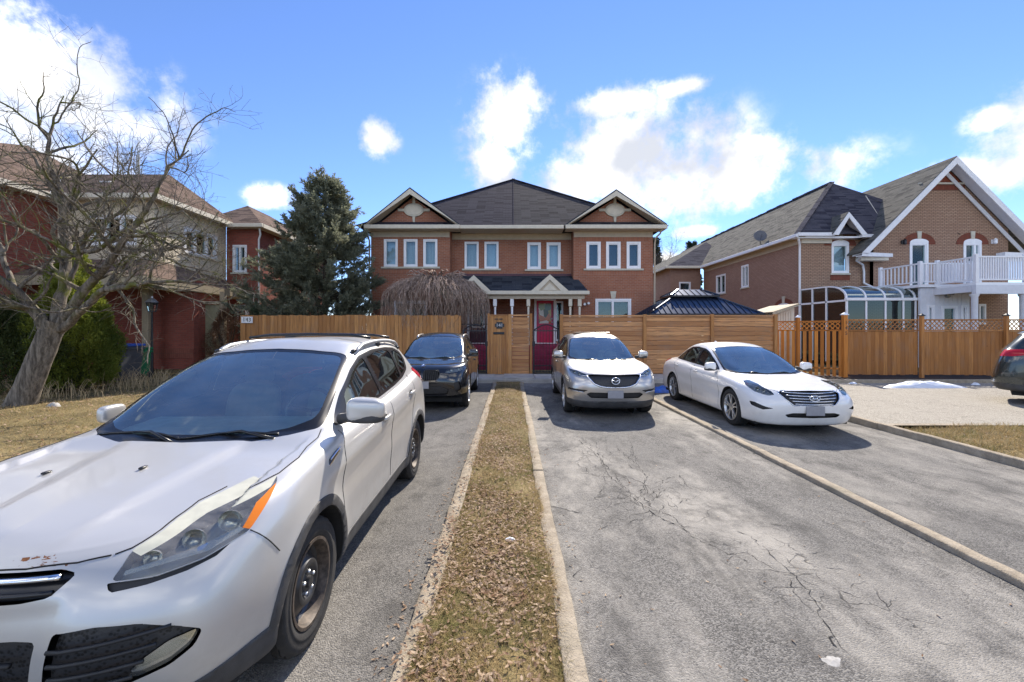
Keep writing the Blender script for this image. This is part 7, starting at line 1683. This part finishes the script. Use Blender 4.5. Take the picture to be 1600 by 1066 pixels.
# ---------------------------------------------------------------- weeping tree
def weeping():
    cx, cy = X(682,17.3), 17.3; e = empty('weeping_tree', (cx, cy, .15), 'bare weeping mulberry with drooping grey-brown branches behind the fence', 'tree'); tb = Tubes(); r_ = np.random.default_rng(21)
    zt = Z(430,17.3)
    for k in range(900):
        a = r_.uniform(0, 2*np.pi); R_ = r_.uniform(.35, 1.0)**.7*2.2; h = zt-.25*r_.random()-.28*(R_/2)**2; r1 = R_*.62; end = zt-r_.uniform(.9, 2.0)-.45*(R_/2.0)
        n = 9; s = np.linspace(0, 1, n); rad_ = R_*np.minimum(1, s*1.9)**.8; z = np.where(s < .35, zt-.3+(h-zt+.3+.32)*np.sin(s/.35*np.pi/2), 0)
        zz = np.interp(s, [0, .2, .38, .6, 1], [zt-.35, h+.12, h, h-.45*(h-end), end]); aa = a+np.cumsum(r_.normal(0, .07, n)); p = np.stack([cx+rad_*np.cos(aa), cy+rad_*np.sin(aa), zz+r_.normal(0, .03, n)], 1)
        tb.add(p, r_.uniform(.006, .013), .0035, 3)
    for k in range(60):
        a = r_.uniform(0, 2*np.pi); n = 7; s = np.linspace(0, 1, n); rad_ = 1.2*s; p = np.stack([cx+rad_*np.cos(a), cy+rad_*np.sin(a), zt-.45+.5*np.sin(s*np.pi*.62)+r_.normal(0, .05, n)], 1); tb.add(p, .03, .01, 4)
    tb.obj('crown', m_bark('mulberry_twig', (.52,.39,.31)), e); t = Tubes(); t.add([(cx, cy, .1), (cx+.06, cy, 1.4), (cx-.03, cy, 2.6), (cx, cy, zt-.3)], .12, .09, 8); t.obj('trunk', M['bark_d'], e)
weeping()
# ---------------------------------------------------------------- shrubs
def shrub(name, c, rx, ry, h, n, label, m, seed, ll=.07, lw=.012, up=.8, lumps=5):
    r_ = np.random.default_rng(seed); e = empty(name, c, label, 'shrub'); a = r_.uniform(0, 2*np.pi, n); t = r_.random(n)**.75; prof = np.interp(t, [0, .12, .4, .75, 1], [.72, .95, 1, .66, .06]); q = r_.uniform(.72, 1.04, n)**.6
    k = 1+.16*np.sin(lumps*a+6*t)+.1*np.sin(3*a-9*t+1); P = np.stack([c[0]+rx*prof*k*q*np.cos(a), c[1]+ry*prof*k*q*np.sin(a), c[2]+.04+h*t*(.96+.06*np.sin(7*a))], 1)
    # leaves gather in sprays
    nb = max(1, n//14); base = P[:nb]; P = np.repeat(base, 14, 0); out = P-np.array([c[0], c[1], 0]); out[:, 2] = 0; out /= np.maximum(np.linalg.norm(out, axis=1, keepdims=True), 1e-6)
    sd = out*.55+np.array([0, 0, up]); P = P+sd*r_.uniform(0, .2, (len(P), 1))+r_.normal(0, .03, P.shape); D = sd+r_.normal(0, .5, P.shape); D /= np.linalg.norm(D, axis=1, keepdims=True)
    v, f = leaves(P, D, r_.uniform(ll*.6, ll*1.3, len(P)), lw); mesh_np('foliage', v, f, m, e)
    tb = Tubes()
    for k in range(14): a_ = r_.uniform(0, 6.28); tb.add([(c[0], c[1], c[2]-.05), (c[0]+rx*.3*np.cos(a_), c[1]+ry*.3*np.sin(a_), c[2]+h*.4), (c[0]+rx*.6*np.cos(a_), c[1]+ry*.6*np.sin(a_), c[2]+h*.75)], .03, .008, 4)
    tb.obj('stems', M['bark_d'], e); return e
ced = m_leaf('cedar_foliage', (.10,.14,.02), (.19,.22,.03), (.28,.29,.05), 1.6, .45); cedd = m_leaf('dark_cedar_foliage', (.04,.06,.018), (.065,.085,.025), (.10,.11,.03), 1.6, .3)
shrub('cedar_shrub', (X(108,10.8), 10.8, .2), .84, .85, 2.75, 60000, 'yellow-green cedar shrub behind the leaning trunk', ced, 2, .075, .013)
shrub('cedar_shrub', (X(20,10.2), 10.4, .2), 1.15, .9, 2.1, 46000, 'dark green cedar shrub left of the leaning trunk', cedd, 4, .075, .013)
shrub('climbing_cedar', (X(100,11.6), 11.8, .2), .6, .6, 3.9, 26000, 'taller yellow-green cedar rising behind the tree fork', ced, 6, .075, .013)
bush = m_leaf('red_brown_twig_leaf', (.12,.05,.03), (.16,.08,.045), (.09,.08,.03), 3, .2); shrub('barberry_bush', (X(352,16.3), 16.4, .2), .62, .5, 2.2, 14000, 'reddish brown leafless bush left of the number sign', bush, 8, .06, .008)
shrub('juniper_shrub', (X(402,16.6), 16.7, .2), .5, .4, 2.35, 12000, 'pale green juniper sprays showing over the fence end', m_leaf('juniper_pale', (.08,.12,.06), (.12,.17,.09), (.16,.19,.12), 3, .3), 9, .08, .012)
# ---------------------------------------------------------------- grass, leaf litter
def m_grass():
    m = NT('winter_grass'); n = m.noise(2.6, 5, .65); n2 = m.noise(60, 2); n3 = m.noise(9, 3)
    col = m.mix(m.ramp(n2, .3, .7), (.27,.19,.085), (.50,.37,.18)); col = m.mix(m.math('MULTIPLY', m.math('MULTIPLY', m.ramp(n, .42, .62), m.ramp(n3, .35, .6)), .8), col, (.13,.145,.035)); m.set(Base_Color=col, Roughness=.8, Specular_IOR_Level=.2)
    t = m.n('ShaderNodeBsdfTranslucent'); m.L.new(col, t.inputs[0]); mx = m.n('ShaderNodeMixShader'); mx.inputs[0].default_value = .25; m.L.new(m.b.outputs[0], mx.inputs[1]); m.L.new(t.outputs[0], mx.inputs[2]); m.L.new(mx.outputs[0], m.out.inputs[0]); return m.m
M['grass'] = m_grass()
def blades(name, x, y, z, L0, L1, w, lean, label=None):
    n = len(x); a = rng.uniform(0, 2*np.pi, n); l = rng.uniform(L0, L1, n); ln = np.abs(rng.normal(lean, .35, n)); d = np.stack([np.cos(a)*np.sin(ln), np.sin(a)*np.sin(ln), np.cos(ln)], 1); s = np.stack([-np.sin(a), np.cos(a), np.zeros(n)], 1)*w; B = np.stack([x, y, z], 1)
    mid = B+d*(l*.55)[:, None]; tip = mid+(d*np.array([1.25, 1.25, .55]))*(l*.5)[:, None]
    v = np.stack([B-s, B+s, mid+s*.7, mid-s*.7, tip], 1).reshape(-1, 3); i = np.arange(n)[:, None]*5; f4 = (i+np.array([0, 1, 2, 3])); f3 = i+np.array([3, 2, 4, 4])
    tri = np.concatenate([i+np.array([0, 1, 2]), i+np.array([0, 2, 3]), i+np.array([3, 2, 4])])
    o = mesh_np(name, v, tri, M['grass']); o['kind'] = 'stuff'; o['label'] = label; o['category'] = 'grass'; return o
zs = lambda x, y: .035+.02*np.sin(y*3.1+x*5)*np.cos(y*1.3)+.03*(1-((x+.11)/.41)**2)
n = 95000; y = 1.3*(14/1.3)**rng.random(n); y = np.minimum(y, 13.9); x = -.11+.40*np.tanh(rng.normal(0, .9, n))/np.tanh(1.6)*.95; keep = (np.sin(x*13+y*2.1)+np.sin(y*5.3-x*7)+rng.normal(0, 1.2, n)) > -.9; x, y = x[keep], y[keep]
x = np.clip(x, -.49, .27); blades('grass', x, y, zs(x, y)-.005, .02, .085, .0017, 1.0, 'dry patchy grass growing along the narrow strip between driveways')
zlv = np.vectorize(zl); n = 70000; x = -3.75-rng.random(n)**1.3*12; y = 3+12.5*rng.random(n); blades('grass', x, y, zlv(x, y)-.005, .03, .11, .0035, .9, 'thin winter lawn round the gnarled bare tree')
n = 60000; x = 6.55+rng.random(n)*11; y = 2.5+4.85*rng.random(n)**.6; blades('grass', x, y, .06+.03*np.sin(x*2+y)*np.cos(y*2.1), .04, .15, .0035, .75, 'tufty dry grass on the verge beside the parking pad')
def litter(name, x, y, z, s0, s1, m, label, cat='leaves', curl=.6):
    n = len(x); a = rng.uniform(0, 2*np.pi, n); s = rng.uniform(s0, s1, n); t = rng.normal(0, .2, (n, 2)); u = np.stack([np.cos(a), np.sin(a), t[:, 0]], 1); w = np.stack([-np.sin(a)*.6, np.cos(a)*.6, t[:, 1]], 1); C = np.stack([x, y, z], 1); up = np.array([0, 0, 1.0]); c = (s*curl*rng.uniform(.1, .6, n))[:, None]*up
    v = np.stack([C-u*s[:, None]+c, C-u*(s*.3)[:, None]-w*(s*.55)[:, None]+c*.5, C+u*(s*.4)[:, None]-w*(s*.5)[:, None], C+u*s[:, None]+c*.8, C+u*(s*.35)[:, None]+w*(s*.55)[:, None]+c*.4, C-u*(s*.35)[:, None]+w*(s*.6)[:, None]], 1).reshape(-1, 3); i = np.arange(n)[:, None]*6
    f = np.concatenate([i+np.array([0, 1, 2, 5]), i+np.array([5, 2, 3, 4])]); o = mesh_np(name, v, f, m); o['kind'] = 'stuff'; o['label'] = label; o['category'] = cat; return o
def m_lit():
    m = NT('dead_leaf'); n = m.noise(38, 2); n2 = m.noise(9, 3); col = m.mix(m.ramp(n, .3, .7), (.16,.095,.06), (.60,.46,.32)); col = m.mix(m.math('MULTIPLY', m.ramp(n2, .45, .6), .5), col, (.24,.12,.055)); m.set(Base_Color=col, Roughness=.8, Specular_IOR_Level=.25); t = m.n('ShaderNodeBsdfTranslucent'); m.L.new(col, t.inputs[0]); mx = m.n('ShaderNodeMixShader'); mx.inputs[0].default_value = .3; m.L.new(m.b.outputs[0], mx.inputs[1]); m.L.new(t.outputs[0], mx.inputs[2]); m.L.new(mx.outputs[0], m.out.inputs[0]); return m.m
M['litter'] = m_lit()
n = 14000; y = 1.3*(13.5/1.3)**rng.random(n); x = rng.normal(-.12, .23, n); x = np.where(rng.random(n) < .10, rng.normal(-.47, .05, n), x); k = (x > -.62) & (x < .30) & (np.sin(y*2.3)+np.sin(y*5.1+x*6)+rng.normal(0, 1, n) > -.8); x, y = x[k], y[k]
z = np.where(x < -.48, .085, zs(np.clip(x, -.5, .28), y)+.012)+rng.uniform(0, .012, len(x)); litter('leaf_litter', x, y, z, .007, .027, M['litter'], 'brown dead leaves scattered over the grass strip')
n = 420; y = 1.5*(12/1.5)**rng.random(n); side_ = rng.random(n); x = np.where(side_ < .6, -.66-np.abs(rng.normal(0, .05, n)), np.where(side_ < .8, .42+np.abs(rng.normal(0, .06, n)), rng.uniform(.5, 3.3, n))); litter('leaf_litter', x, y, np.full(n, .006), .006, .018, M['litter'], 'stray dead leaves along the driveway edges')
n = 5200; x = -3.8-rng.random(n)*12; y = 3+12*rng.random(n); litter('leaf_litter', x, y, zlv(x, y)+.02, .02, .045, M['litter'], 'brown leaves lying on the winter lawn')
n = 900; x = 6.6+rng.random(n)*9; y = 3+4.2*rng.random(n); litter('leaf_litter', x, y, np.full(n, .1), .012, .03, M['litter'], 'dead leaves among the dry grass of the verge')
# dry weed stalks by the bins
def stalks(cx, cy, n, h, label, seed):
    r_ = np.random.default_rng(seed); tb = Tubes()
    for k in range(n):
        x0, y0 = cx+r_.normal(0, .55), cy+r_.normal(0, .3); a = r_.uniform(0, 6.28); l = h*r_.uniform(.4, 1); z0 = zl(x0, y0); t = np.linspace(0, 1, 5); tb.add(np.stack([x0+.35*l*np.cos(a)*t**1.6, y0+.35*l*np.sin(a)*t**1.6, z0-.02+l*(t-.25*t**3)], 1), .006, .002, 3)
    o = tb.obj('dry_stalks', simple('straw', (.42,.32,.18), .8, var=.3)); return tag(o, label, 'weeds', kind='stuff')
stalks(X(205,11.4), 11.4, 160, .75, 'tangle of dry straw-coloured weed stalks in front of the bins', 3); stalks(X(110,10.0), 9.7, 90, .6, 'dry weed stalks under the cedar shrub', 5)
